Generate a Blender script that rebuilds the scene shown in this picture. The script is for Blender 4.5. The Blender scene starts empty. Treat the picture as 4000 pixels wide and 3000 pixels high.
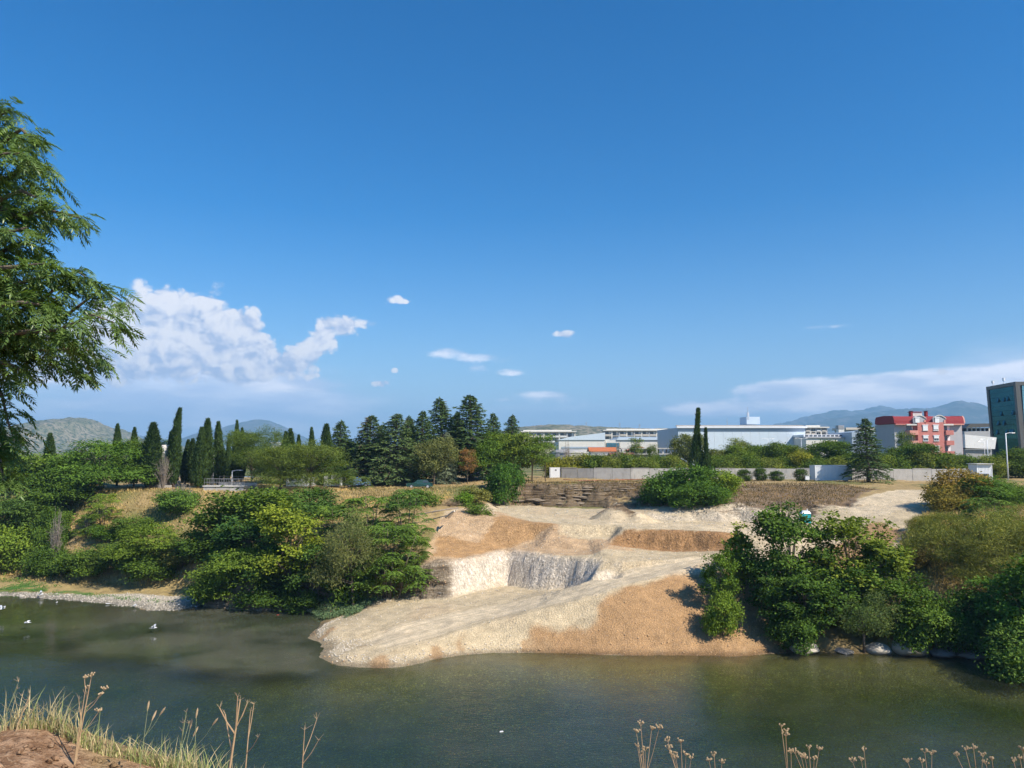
import bpy, math, random
import numpy as np
from mathutils import Vector, Matrix, geometry

random.seed(7)
rng = np.random.default_rng(7)
SC = bpy.context.scene
COL = SC.collection
R = math.radians

# ------------------------------------------------------------------ camera
F = 2910.0                      # focal length in pixels of a 4000 px wide frame
CAMZ = 18.0
PITCH = math.atan(260.0 / F)
cam_d = bpy.data.cameras.new('camera')
cam = bpy.data.objects.new('camera', cam_d)
COL.objects.link(cam)
cam_d.sensor_width = 36.0
cam_d.lens = 36.0 * F / 4000.0
cam_d.clip_start = 0.1
cam_d.clip_end = 40000.0
cam.location = (0, 0, CAMZ)
cam.rotation_euler = (R(90) + PITCH, 0, 0)
SC.camera = cam

# ------------------------------------------------------------------ world, sun, exposure
SUN_DIR = Vector((0.80, -0.60, 0.0)).normalized()
SUN_EL = R(43)
SUN_DIR = Vector((SUN_DIR.x * math.cos(SUN_EL), SUN_DIR.y * math.cos(SUN_EL), math.sin(SUN_EL)))
sun_d = bpy.data.lights.new('sun', 'SUN')
sun = bpy.data.objects.new('sun', sun_d)
COL.objects.link(sun)
sun.location = (60, -40, 90)
sun.rotation_euler = SUN_DIR.to_track_quat('Z', 'Y').to_euler()
sun_d.energy = 5.0
sun_d.angle = R(0.5)
sun_d.color = (1.0, 0.92, 0.80)

SC.view_settings.view_transform = 'Standard'
SC.view_settings.look = 'None'
SC.view_settings.exposure = 0.5
SC.view_settings.gamma = 1.0
SC.view_settings.use_curve_mapping = False
SC.render.engine = 'CYCLES'
cy = SC.cycles
cy.use_denoising = True
cy.use_adaptive_sampling = True
cy.adaptive_threshold = 0.02
cy.adaptive_min_samples = 16
cy.max_bounces = 6
cy.diffuse_bounces = 2
cy.glossy_bounces = 3
cy.transmission_bounces = 4
cy.transparent_max_bounces = 8
cy.volume_bounces = 0
cy.caustics_reflective = False
cy.caustics_refractive = False
cy.sample_clamp_indirect = 4.0


def ray(px, py):
    """direction of the photograph's pixel (4000 x 3000) in world space"""
    a, b = px - 2000.0, 1500.0 - py
    c, s = math.cos(PITCH), math.sin(PITCH)
    return Vector((a, F * c - b * s, F * s + b * c))


def G(px, py, z):
    d = ray(px, py)
    t = (z - CAMZ) / d.z
    return Vector((d.x * t, d.y * t, z))


def AT(px, py, Y):
    d = ray(px, py)
    t = Y / d.y
    return Vector((d.x * t, Y, CAMZ + d.z * t))


class NT:
    """small helper that writes shader nodes"""
    def __init__(self, tree):
        self.t = tree
        self.n = tree.nodes
        self.l = tree.links

    def node(self, typ, ins=None, **props):
        nd = self.n.new(typ)
        for k, v in props.items():
            setattr(nd, k, v)
        for k, v in (ins or {}).items():
            sock = nd.inputs[k]
            if isinstance(v, bpy.types.NodeSocket):
                self.l.new(v, sock)
            else:
                sock.default_value = v
        return nd

    def math(self, op, a, b=0.0, c=0.0, clamp=False):
        nd = self.node('ShaderNodeMath', {0: a, 1: b, 2: c}, operation=op)
        nd.use_clamp = clamp
        return nd.outputs[0]

    def mix(self, fac, a, b, blend='MIX'):
        nd = self.node('ShaderNodeMix', {0: fac, 6: a, 7: b}, data_type='RGBA', blend_type=blend)
        return nd.outputs[2]

    def ramp(self, fac, pts, interp='LINEAR'):
        nd = self.node('ShaderNodeValToRGB', {0: fac})
        cr = nd.color_ramp
        cr.interpolation = interp
        while len(cr.elements) < len(pts):
            cr.elements.new(0.5)
        for e, (p, c) in zip(cr.elements, pts):
            e.position = p
            e.color = c if len(c) == 4 else (*c, 1.0)
        return nd.outputs[0]

    def smooth(self, x, a, b):
        nd = self.node('ShaderNodeMapRange', {0: x, 1: a, 2: b, 3: 0.0, 4: 1.0}, interpolation_type='SMOOTHSTEP')
        return nd.outputs[0]

    def noise(self, vec, scale, detail=4.0, rough=0.55, out=0, **kw):
        ins = {'Scale': scale, 'Detail': detail, 'Roughness': rough}
        if vec is not None:
            ins['Vector'] = vec
        ins.update(kw)
        return self.node('ShaderNodeTexNoise', ins).outputs[out]


def build_world():
    w = bpy.data.worlds.new('World')
    SC.world = w
    w.use_nodes = True
    w.cycles.sampling_method = 'MANUAL'
    w.cycles.sample_map_resolution = 256
    w.node_tree.nodes.clear()
    N = NT(w.node_tree)
    out = N.node('ShaderNodeOutputWorld')
    sky = N.node('ShaderNodeTexSky', sky_type='NISHITA')
    sky.sun_disc = False
    sky.sun_elevation = SUN_EL
    sky.sun_rotation = math.atan2(SUN_DIR.x, SUN_DIR.y)
    sky.altitude = 0.0
    sky.air_density = 1.0
    sky.dust_density = 0.3
    sky.ozone_density = 2.2
    STR = 0.100
    hs = N.node('ShaderNodeHueSaturation', {'Hue': 0.503, 'Saturation': 1.58, 'Value': 1.0, 'Color': sky.outputs[0]}).outputs[0]
    skyc = N.mix(1.0, hs, (0.93, 1.0, 1.03, 1.0), 'MULTIPLY')
    # clouds: defined by direction (azimuth, elevation), the field repeats every 90 degrees round the horizon
    tc = N.node('ShaderNodeTexCoord')
    sep = N.node('ShaderNodeSeparateXYZ', {0: tc.outputs['Generated']})
    x, y, z = sep.outputs
    az = N.math('MULTIPLY', N.math('ARCTAN2', x, y), 57.29578)
    az = N.math('SUBTRACT', N.math('FLOORED_MODULO', N.math('ADD', az, 45.0), 90.0), 45.0)
    el = N.math('MULTIPLY', N.math('ARCSINE', z), 57.29578)
    vec = N.node('ShaderNodeCombineXYZ', {0: az, 1: N.math('MULTIPLY', el, 1.25), 2: 0.0}).outputs[0]
    warp = N.node('ShaderNodeVectorMath', {0: vec, 1: N.node('ShaderNodeVectorMath', {0: N.noise(vec, 0.5, 3.0, 0.55, 1), 1: (1.6, 1.6, 0.0)}, operation='MULTIPLY').outputs[0]}, operation='ADD').outputs[0]

    def billow(v, sc):
        d = N.node('ShaderNodeTexVoronoi', {'Vector': v, 'Scale': sc, 'Detail': 2.0, 'Roughness': 0.55, 'Lacunarity': 2.3}, feature='F1', voronoi_dimensions='2D').outputs['Distance']
        return N.math('SUBTRACT', 0.85, d)
    n_big = N.noise(vec, 0.30, 2.0, 0.5)
    n_fine = N.noise(vec, 0.85, 3.0, 0.52)
    bil = billow(warp, 0.42)
    v2 = N.node('ShaderNodeVectorMath', {0: warp, 1: (0.40, 0.60, 0.0)}, operation='ADD').outputs[0]
    bil_off = billow(v2, 0.42)

    def ang(px, py):
        d = ray(px, py).normalized()
        return math.degrees(math.atan2(d.x, d.y)), math.degrees(math.asin(d.z))

    vae = N.node('ShaderNodeCombineXYZ', {0: az, 1: el, 2: 0.0}).outputs[0]

    def field(bl):
        acc = 0.0
        for px, py, wpx, hpx, amp in bl:
            a, e = ang(px, py)
            sx = 1.0 / max(0.3, wpx * 0.0197 * math.cos(math.radians(a)) ** 2)
            sy = 1.0 / max(0.2, hpx * 0.0197)
            q = N.node('ShaderNodeVectorMath', {0: vae, 1: (sx, sy, 0), 2: (-a * sx, -e * sy, 0)}, operation='MULTIPLY_ADD').outputs[0]
            d2 = N.node('ShaderNodeVectorMath', {0: q, 1: q}, operation='DOT_PRODUCT').outputs['Value']
            acc = N.math('MULTIPLY_ADD', N.math('POWER', 0.36788, d2), amp, acc)
        return acc
    # solid cumulus
    cum = field([(640, 1225, 150, 110, 1.0), (800, 1245, 150, 110, .95), (960, 1290, 100, 90, .75), (480, 1330, 260, 160, 1.0), (760, 1390, 300, 130, 1.15),
                 (1000, 1410, 170, 80, .85), (200, 1400, 260, 110, .7), (1150, 1450, 160, 50, .7),
                 (1262, 1262, 40, 48, 1.1), (1340, 1275, 46, 50, 1.15), (1440, 1270, 62, 34, .95), (1260, 1335, 72, 50, 1.15),
                 (1195, 1390, 60, 46, .8), (1545, 1165, 46, 28, 1.2), (1595, 1180, 45, 14, .9), (2197, 1305, 50, 24, 1.15), (1480, 1497, 50, 20, 1.1),
                 (1540, 1447, 22, 14, .8), (1775, 1345, 50, 20, .7), (2045, 1640, 40, 26, .7), (2430, 1545, 20, 40, .45), (3680, 1452, 26, 14, .9)])
    dens = N.math('ADD', cum, N.math('MULTIPLY', N.math('SUBTRACT', n_big, 0.5), 0.5))
    dens = N.math('ADD', dens, N.math('MULTIPLY', N.math('SUBTRACT', bil, 0.45), 0.75))
    a_cum = N.math('MULTIPLY', N.smooth(dens, 0.36, 0.74), N.smooth(cum, 0.12, 0.4))
    # stretched cloud banks and the soft veil low over the horizon
    vst = N.node('ShaderNodeCombineXYZ', {0: N.math('MULTIPLY', az, 0.33), 1: N.math('MULTIPLY', el, 1.5), 2: 3.0}).outputs[0]
    n_st = N.noise(vst, 0.45, 4.0, 0.52)
    bank = field([(3030, 1520, 120, 30, 1.3), (3330, 1508, 260, 30, 1.1), (3600, 1490, 180, 30, 1.15), (3900, 1490, 240, 40, 1.2), (4200, 1440, 220, 60, .9), (3250, 1565, 420, 36, .95),
                  (2760, 1605, 190, 26, .95), (3700, 1560, 300, 34, .95), (1890, 1398, 120, 20, .6), (1740, 1378, 90, 22, .55), (1995, 1455, 60, 16, .5), (1860, 1440, 60, 14, .5), (2230, 1565, 190, 26, .45),
                  (3260, 1275, 170, 10, .30), (1200, 1500, 200, 32, .8), (1000, 1480, 240, 40, .7), (200, 1500, 300, 26, .6), (2110, 1540, 90, 14, .5), (1960, 1560, 60, 12, .4)])
    bd = N.math('ADD', bank, N.math('MULTIPLY', N.math('SUBTRACT', n_st, 0.5), N.math('MULTIPLY', N.smooth(bank, 0.05, 0.35), 1.3)))
    bd = N.math('ADD', bd, N.math('MULTIPLY', N.math('SUBTRACT', n_fine, 0.5), N.math('MULTIPLY', N.smooth(bank, 0.05, 0.35), 1.0)))
    a_bank = N.math('MULTIPLY', N.smooth(bd, 0.16, 0.85), 0.9)
    veil = field([(620, 1540, 620, 190, 1.0), (1200, 1580, 320, 110, .5), (3500, 1590, 620, 80, .75), (3950, 1500, 300, 130, .55), (2300, 1600, 700, 60, .3)])
    a_st = N.math('MULTIPLY', N.smooth(N.math('ADD', veil, N.math('MULTIPLY', N.math('SUBTRACT', n_st, 0.5), N.math('MULTIPLY', N.smooth(veil, 0.02, 0.3), 0.8))), 0.06, 0.95), 0.92)
    lit = N.math('MULTIPLY', N.math('SUBTRACT', bil, bil_off), 1.5)
    lit = N.math('ADD', lit, N.math('MULTIPLY', N.math('SUBTRACT', n_fine, 0.5), 0.5))
    lit = N.math('ADD', lit, N.math('MULTIPLY', N.math('SUBTRACT', el, 6.5), 0.09))
    lit = N.smooth(lit, -0.75, 0.65)
    c_cum = N.mix(lit, (0.44, 0.53, 0.73, 1), (0.90, 0.89, 0.92, 1))
    c_bank = N.mix(N.smooth(n_st, 0.38, 0.66), (0.60, 0.70, 0.90, 1), (1.15, 1.13, 1.18, 1))
    c_st = N.mix(N.smooth(n_st, 0.35, 0.7), (0.58, 0.70, 0.95, 1), (0.95, 1.0, 1.15, 1))
    inv = 0.84 / STR

    def sc(c): return N.mix(1.0, c, (inv, inv, inv, 1), 'MULTIPLY')
    # pale blue air towards the horizon, the same all round
    low = N.math('POWER', 2.71828, N.math('MULTIPLY', N.math('MAXIMUM', el, 0.0), -0.15))
    skyc = N.mix(N.math('MULTIPLY', low, 0.95), skyc, (0.36 * inv, 0.52 * inv, 0.80 * inv, 1))
    c = N.mix(a_st, skyc, sc(c_st))
    c = N.mix(a_bank, c, sc(c_bank))
    c = N.mix(N.math('MULTIPLY', a_cum, 0.95), c, sc(c_cum))
    bg = N.node('ShaderNodeBackground', {'Color': c, 'Strength': STR})
    N.l.new(bg.outputs[0], out.inputs[0])


build_world()

# ------------------------------------------------------------------ generic helpers
def tag(o, label=None, cat=None, group=None, kind=None):
    if label: o['label'] = label
    if cat: o['category'] = cat
    if group: o['group'] = group
    if kind: o['kind'] = kind
    return o


def link(name, me, parent=None, loc=None, rz=0.0):
    o = bpy.data.objects.new(name, me)
    COL.objects.link(o)
    if parent is not None: o.parent = parent
    if loc is not None: o.location = loc
    if rz: o.rotation_euler = (0, 0, rz)
    return o


def empty(name, loc=(0, 0, 0), rz=0.0):
    o = link(name, None, None, loc, rz)
    o.empty_display_size = 0.2
    return o


def mesh_np(name, verts, faces, mat=None, smooth=False, attrs=None):
    """verts (n,3), faces (m,k) with one k"""
    verts = np.ascontiguousarray(verts, dtype=np.float32)
    faces = np.ascontiguousarray(faces, dtype=np.int32)
    me = bpy.data.meshes.new(name)
    me.vertices.add(len(verts))
    me.vertices.foreach_set('co', verts.ravel())
    k = faces.shape[1]
    me.loops.add(faces.size)
    me.loops.foreach_set('vertex_index', faces.ravel())
    me.polygons.add(len(faces))
    me.polygons.foreach_set('loop_start', np.arange(0, faces.size, k, dtype=np.int32))
    me.polygons.foreach_set('loop_total', np.full(len(faces), k, dtype=np.int32))
    if smooth:
        me.polygons.foreach_set('use_smooth', np.ones(len(faces), dtype=bool))
    me.update(calc_edges=True)
    for an, (typ, data) in (attrs or {}).items():
        at = me.attributes.new(an, typ, 'POINT')
        data = np.ascontiguousarray(data, dtype=np.float32)
        at.data.foreach_set('color' if typ == 'FLOAT_COLOR' else 'value', data.ravel())
    if mat: me.materials.append(mat)
    return me


class MB:
    """collects polygons of any size for one mesh"""
    def __init__(self):
        self.v, self.f = [], []

    def add(self, vs, fs):
        b = len(self.v)
        self.v += [tuple(v) for v in vs]
        self.f += [tuple(i + b for i in f) for f in fs]
        return self

    def box(self, x0, x1, y0, y1, z0, z1):
        return self.add([(x0, y0, z0), (x1, y0, z0), (x1, y1, z0), (x0, y1, z0), (x0, y0, z1), (x1, y0, z1), (x1, y1, z1), (x0, y1, z1)],
                        [(0, 3, 2, 1), (4, 5, 6, 7), (0, 1, 5, 4), (1, 2, 6, 5), (2, 3, 7, 6), (3, 0, 4, 7)])

    def hexa(self, p):
        """eight corners: bottom ring of four, top ring of four"""
        return self.add(p, [(0, 3, 2, 1), (4, 5, 6, 7), (0, 1, 5, 4), (1, 2, 6, 5), (2, 3, 7, 6), (3, 0, 4, 7)])

    def tube(self, pts, rad, n=6, cap=True):
        pts = [Vector(p) for p in pts]
        if not hasattr(rad, '__len__'): rad = [rad] * len(pts)
        vs, fs = [], []
        for i, p in enumerate(pts):
            t = (pts[min(i + 1, len(pts) - 1)] - pts[max(i - 1, 0)])
            t = t.normalized() if t.length > 1e-9 else Vector((0, 0, 1))
            a = t.cross(Vector((0, 0, 1)) if abs(t.z) < 0.9 else Vector((1, 0, 0))).normalized()
            b = t.cross(a)
            for k in range(n):
                q = 2 * math.pi * k / n
                vs.append(p + (a * math.cos(q) + b * math.sin(q)) * rad[i])
        for i in range(len(pts) - 1):
            for k in range(n):
                k2 = (k + 1) % n
                fs.append((i * n + k, i * n + k2, (i + 1) * n + k2, (i + 1) * n + k))
        if cap:
            fs.append(tuple(range(n - 1, -1, -1)))
            fs.append(tuple((len(pts) - 1) * n + k for k in range(n)))
        return self.add(vs, fs)

    def lathe(self, prof, n=12, c=(0, 0, 0)):
        vs, fs = [], []
        for r, z in prof:
            for k in range(n):
                q = 2 * math.pi * k / n
                vs.append((c[0] + r * math.cos(q), c[1] + r * math.sin(q), c[2] + z))
        for i in range(len(prof) - 1):
            for k in range(n):
                k2 = (k + 1) % n
                fs.append((i * n + k, i * n + k2, (i + 1) * n + k2, (i + 1) * n + k))
        fs.append(tuple(range(n - 1, -1, -1)))
        fs.append(tuple((len(prof) - 1) * n + k for k in range(n)))
        return self.add(vs, fs)

    def prism(self, poly, y0, y1):
        """polygon in x,z pushed along y (poly counter-clockwise seen from -y)"""
        n = len(poly)
        vs = [(x, y0, z) for x, z in poly] + [(x, y1, z) for x, z in poly]
        fs = [tuple(range(n)), tuple(range(2 * n - 1, n - 1, -1))]
        for k in range(n):
            k2 = (k + 1) % n
            fs.append((k, n + k, n + k2, k2))
        return self.add(vs, fs)

    def mesh(self, name, mat=None, smooth=False):
        me = bpy.data.meshes.new(name)
        me.from_pydata(self.v, [], self.f)
        if smooth:
            me.polygons.foreach_set('use_smooth', np.ones(len(self.f), dtype=bool))
        me.update()
        if mat: me.materials.append(mat)
        return me

    def obj(self, name, mat, parent=None, loc=None, rz=0.0, smooth=False):
        return link(name, self.mesh(name, mat, smooth), parent, loc, rz)


# ------------------------------------------------------------------ numpy noise
def _hash(ix, iy, seed):
    h = (ix.astype(np.int64) * 374761393 + iy.astype(np.int64) * 668265263 + seed * 1442695041) & 0xFFFFFFFF
    h = ((h ^ (h >> 13)) * 1274126177) & 0xFFFFFFFF
    h = h ^ (h >> 16)
    return (h & 0xFFFF) / 65535.0


def vnoise(x, y, seed=0):
    x = np.asarray(x, dtype=np.float64); y = np.asarray(y, dtype=np.float64)
    ix, iy = np.floor(x), np.floor(y)
    fx, fy = x - ix, y - iy
    fx = fx * fx * (3 - 2 * fx); fy = fy * fy * (3 - 2 * fy)
    a, b = _hash(ix, iy, seed), _hash(ix + 1, iy, seed)
    c, d = _hash(ix, iy + 1, seed), _hash(ix + 1, iy + 1, seed)
    return (a * (1 - fx) + b * fx) * (1 - fy) + (c * (1 - fx) + d * fx) * fy - 0.5


def fbm(x, y, seed=0, octaves=4, gain=0.5):
    v, amp, fr = 0.0, 1.0, 1.0
    for o in range(octaves):
        v = v + amp * vnoise(np.asarray(x) * fr, np.asarray(y) * fr, seed + o * 17)
        amp *= gain; fr *= 2.03
    return v


def in_poly(x, y, poly):
    ins = np.zeros(np.shape(x), dtype=bool)
    n = len(poly)
    for i in range(n):
        x0, y0 = poly[i][:2]; x1, y1 = poly[(i + 1) % n][:2]
        if y0 == y1: continue
        c = ((y0 > y) != (y1 > y)) & (x < (x1 - x0) * (y - y0) / (y1 - y0) + x0)
        ins ^= c
    return ins


def sstep(x, a, b):
    t = np.clip((x - a) / (b - a), 0, 1)
    return t * t * (3 - 2 * t)


# ------------------------------------------------------------------ materials
MATS = {}


def new_mat(name):
    m = bpy.data.materials.new(name)
    m.use_nodes = True
    m.node_tree.nodes.clear()
    N = NT(m.node_tree)
    out = N.node('ShaderNodeOutputMaterial')
    MATS[name] = m
    return m, N, out


def plain(name, col, rough=0.8, metal=0.0, var=0.12, scale=3.0, bump=0.0, stain=None, spec=0.4):
    """painted / cast surface with mottled wear"""
    m, N, out = new_mat(name)
    tc = N.node('ShaderNodeTexCoord').outputs['Object']
    n = N.noise(tc, scale, 5.0, 0.6)
    c = N.mix(n, (*[max(0, k * (1 - var * 1.6)) for k in col], 1), (*[min(1, k * (1 + var)) for k in col], 1))
    if stain:
        n2 = N.noise(N.node('ShaderNodeMapping', {0: tc, 3: (1.0, 1.0, 0.25)}).outputs[0], 1.7, 5.0, 0.65)
        c = N.mix(N.math('MULTIPLY', N.smooth(n2, 0.5, 0.72), stain[1]), c, (*stain[0], 1))
    b = N.node('ShaderNodeBsdfPrincipled', {'Base Color': c, 'Roughness': rough, 'Metallic': metal, 'Specular IOR Level': spec})
    if bump:
        bp = N.node('ShaderNodeBump', {'Height': N.noise(tc, scale * 4, 4.0, 0.6), 'Strength': bump, 'Distance': 0.05})
        N.l.new(bp.outputs[0], b.inputs['Normal'])
    N.l.new(b.outputs[0], out.inputs[0])
    return m


# ------------------------------------------------------------------ terrain of the far bank: a triangulated survey, resampled on a grid
TP, TE = [], []


def line(pts, closed=False):
    b = len(TP)
    for p in pts:
        TP.append(G(*p) if len(p) == 3 else Vector(p[:3]))
    for i in range(len(pts) - 1):
        TE.append((b + i, b + i + 1))


def free(pts):
    for p in pts: TP.append(G(*p))


def freexyz(pts):
    for p in pts: TP.append(Vector(p))


SHORE = [(-500, 2302, 0), (-200, 2318, 0), (0, 2325, 0), (150, 2335, 0), (300, 2345, 0), (450, 2362, 0), (600, 2385, 0), (700, 2384, 0), (822, 2356, 0),
         (917, 2365, 0), (1000, 2372, 0), (1089, 2379, 0), (1229, 2390, 0), (1274, 2419, 0), (1256, 2433, 0), (1220, 2472, 0), (1217, 2489, 0),
         (1263, 2517, 0), (1250, 2548, 0), (1256, 2572, 0), (1300, 2595, 0), (1452, 2607, 0), (1585, 2602, 0), (1705, 2573, 0), (1806, 2557, 0), (1996, 2548, 0),
         (2250, 2551, 0), (2503, 2559, 0), (2700, 2556, 0), (2853, 2566, 0), (3011, 2549, 0), (3100, 2545, 0), (3233, 2549, 0), (3423, 2553, 0),
         (3644, 2560, 0), (3803, 2569, 0), (4000, 2588, 0), (4400, 2620, 0)]
line(SHORE)
shore_xy = [G(*p) for p in SHORE]
SHX = [Vector((-150, 108, 0))] + shore_xy + [Vector((100, 55, 0)), Vector((150, 50, 0))]
freexyz([(-130, 104, 0), (-130, 118, 1.0), (-130, 131, 11.6), (-130, 165, 12.6), (100, 56, 0), (135, 54, 0), (135, 64, 6), (135, 90, 12), (135, 165, 12.6)])
for p in shore_xy[::2]:
    if p.y > 60:
        for dy, z in ((2.0, -0.28), (6.0, -0.9), (13.0, -1.7)):
            q = Vector((p.x, p.y - dy, z))
            if not (-26 < p.x < -15 and p.y > 66): TP.append(q)
freexyz([(x, 34, -1.9) for x in range(-130, 140, 30)] + [(x, 44, -1.9) for x in range(-115, 140, 30)])
freexyz([(-130, 90, -1), (-100, 80, -1.6), (-70, 75, -1.6), (-45, 75, -1.4), (-30, 74, -1.1)])
# beach and foot of the left slope
line([(-500, 2215, 1.0), (0, 2230, 1.0), (300, 2260, 1.0), (600, 2292, 1.0), (780, 2296, 1.1), (830, 2325, 0.9)])
free([(0, 2290, .35), (300, 2310, .35), (600, 2345, .35), (740, 2345, .4), (820, 2340, .7)])
# edge of the upper plateau
PE = [(-600, 1915, 11.6), (0, 1920, 11.6), (300, 1920, 11.6), (600, 1920, 11.7), (800, 1922, 11.7), (950, 1925, 11.6), (1150, 1930, 11.5), (1300, 1922, 11.7),
      (1500, 1915, 11.8), (1650, 1915, 11.8), (1800, 1905, 12.1), (1900, 1895, 12.4), (1990, 1889, 12.6), (2200, 1888, 12.6), (2520, 1888, 12.6), (2700, 1888, 12.6),
      (2880, 1885, 12.6), (3100, 1888, 12.6), (3300, 1895, 12.4), (3420, 1905, 12.2)]
line(PE)
line([(3473, 1914, 12.0), (3657, 1911, 12.0)])
free([(3800, 1930, 11.8), (4000, 1960, 11.5), (4400, 1990, 11.5)])
freexyz([(x, 165, 12.6) for x in range(-110, 130, 20)] + [(x, 140, 12.6) for x in range(-10, 130, 20)] + [(x, 140, 12.2) for x in range(-120, -10, 20)])
# cliff foot, rubble toe
line([(1900, 1972, 9.5), (1990, 1975, 9.1), (2200, 1976, 9.1), (2350, 1981, 9.0), (2480, 1989, 9.05), (2600, 1991, 9.6), (2800, 1992, 9.8), (2962, 1996, 9.8), (3050, 2003, 9.6)])
line([(1960, 1995, 9.3), (2050, 2015, 8.9), (2200, 2025, 8.7), (2350, 2030, 8.6), (2543, 2035, 8.4), (2700, 2040, 8.3), (2900, 2043, 8.3), (3040, 2043, 8.4)])
free([(2853, 1950, 11.0), (3000, 1955, 10.9), (3150, 1955, 11.0), (3300, 1945, 11.2), (3180, 1992, 9.9), (3240, 1975, 10.6)])
# rim of the orange slope and of the brown cut
line([(1741, 1996, 10.0), (1850, 1990, 9.9), (1920, 1995, 9.6), (1980, 2013, 9.2), (2061, 2040, 8.8), (2170, 2048, 8.7), (2300, 2047, 8.7), (2414, 2050, 8.65),
      (2436, 2064, 8.6), (2577, 2067, 8.6), (2700, 2072, 8.55), (2800, 2080, 8.5), (2900, 2085, 8.3), (3000, 2090, 8.2)])
line([(1700, 2195, 5.5), (1850, 2165, 5.8), (1980, 2140, 6.1), (2088, 2112, 6.8), (2143, 2090, 7.6), (2300, 2094, 7.4), (2395, 2097, 7.3), (2365, 2121, 7.05),
      (2468, 2135, 6.6), (2620, 2151, 6.3), (2740, 2146, 6.55), (2850, 2140, 6.9), (3000, 2135, 7.2)])
# chiselled pit face: top and foot
line([(1654, 2219, 4.9), (1817, 2186, 5.55), (1980, 2154, 5.8), (2088, 2159, 6.0), (2208, 2178, 5.85), (2349, 2186, 6.1), (2430, 2192, 6.1)])
line([(1763, 2335, 1.9), (1820, 2316, 2.05), (1890, 2300, 2.1), (1980, 2284, 2.1), (2050, 2296, 2.2), (2115, 2306, 2.25), (2208, 2300, 2.55)])
freexyz([(9.2, 79.6, 3.0), (11.6, 78.9, 4.9), (7.4, 80.2, 2.7)])
free([(2100, 2140, 6.3), (2300, 2150, 6.2), (2500, 2165, 6.2)])
# haul road: far edge, near crest
line([(1860, 2371, 1.9), (2000, 2345, 2.3), (2120, 2320, 3.0), (2218, 2295, 3.9), (2305, 2265, 4.6), (2430, 2224, 5.3), (2740, 2181, 6.3)])
line([(1500, 2550, 0.75), (1700, 2500, 1.15), (1904, 2430, 2.0), (2115, 2382, 3.0), (2305, 2327, 4.15), (2468, 2284, 5.0), (2740, 2203, 6.2), (2850, 2207, 6.1), (3000, 2200, 6.3), (3200, 2150, 7.0),
      (3400, 2080, 8.5), (3540, 2030, 9.7)])
free([(1350, 2545, .65), (1300, 2470, .7), (1310, 2440, .8), (1450, 2400, 1.2), (1600, 2370, 1.6), (1750, 2352, 1.8), (1900, 2335, 2.0), (1600, 2460, 1.3), (1750, 2420, 1.7)])
# cave cliff and its continuation under the trees
line([(830, 2330, .9), (1000, 2347, .9), (1250, 2352, 1.0), (1350, 2346, 1.2), (1480, 2338, 1.4), (1600, 2332, 1.6), (1700, 2338, 1.7), (1763, 2335, 1.9)])
line([(830, 2228, 4.0), (1000, 2225, 4.4), (1250, 2213, 4.7), (1400, 2212, 4.85), (1480, 2215, 4.75), (1600, 2220, 4.7), (1654, 2219, 4.9)])
free([(1600, 1960, 10.8), (1680, 1990, 10.2), (1640, 2100, 7.4), (1400, 2050, 8.6), (1200, 2050, 8.5), (1000, 2050, 8.3), (1500, 2140, 6.4)])
# right bank
free([(3200, 2050, 8.8), (3423, 2009, 10.0), (3296, 1983, 10.2), (3690, 1960, 11.0), (3560, 2050, 9.3), (3560, 2180, 7.0), (3750, 2050, 9.6), (4000, 2050, 10.0), (4000, 2200, 6.8),
      (3400, 2300, 4.2), (3100, 2400, 2.4), (2900, 2350, 3.4), (3700, 2350, 3.4), (4000, 2400, 2.8), (3250, 2500, 1.0), (3500, 2500, 1.1), (3750, 2510, 1.1), (4000, 2530, 1.2), (4400, 2300, 5.5), (4400, 2500, 1.5)])

GX0, GX1, GY0, GY1, GS = -125.0, 125.0, 33.0, 160.0, 0.36
NX = int((GX1 - GX0) / GS) + 1
NY = int((GY1 - GY0) / GS) + 1


def survey():
    cv, ce, cf, ov, oe, of = geometry.delaunay_2d_cdt([Vector((p.x, p.y)) for p in TP], TE, [], 0, 1e-5)
    zz = []
    for i, v in enumerate(cv):
        if ov[i]:
            zz.append(sum(TP[k].z for k in ov[i]) / len(ov[i]))
        else:
            best = min(range(len(TP)), key=lambda k: (TP[k].x - v.x) ** 2 + (TP[k].y - v.y) ** 2)
            zz.append(TP[best].z)
    gx = GX0 + GS * np.arange(NX); gy = GY0 + GS * np.arange(NY)
    Z = np.full((NY, NX), np.nan)
    for f in cf:
        (x0, y0), (x1, y1), (x2, y2) = [(cv[i].x, cv[i].y) for i in f]
        z0, z1, z2 = [zz[i] for i in f]
        den = (y1 - y2) * (x0 - x2) + (x2 - x1) * (y0 - y2)
        if abs(den) < 1e-9: continue
        i0 = max(0, int(math.ceil((min(x0, x1, x2) - GX0) / GS))); i1 = min(NX - 1, int(math.floor((max(x0, x1, x2) - GX0) / GS)))
        j0 = max(0, int(math.ceil((min(y0, y1, y2) - GY0) / GS))); j1 = min(NY - 1, int(math.floor((max(y0, y1, y2) - GY0) / GS)))
        if i1 < i0 or j1 < j0: continue
        X, Y = np.meshgrid(gx[i0:i1 + 1], gy[j0:j1 + 1])
        a = ((y1 - y2) * (X - x2) + (x2 - x1) * (Y - y2)) / den
        b = ((y2 - y0) * (X - x2) + (x0 - x2) * (Y - y2)) / den
        c = 1 - a - b
        m = (a >= -1e-6) & (b >= -1e-6) & (c >= -1e-6)
        sub = Z[j0:j1 + 1, i0:i1 + 1]
        sub[m] = (a * z0 + b * z1 + c * z2)[m]
    Z = np.where(np.isnan(Z), 0.5, Z)
    return gx, gy, Z


gx, gy, Z = survey()


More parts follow.
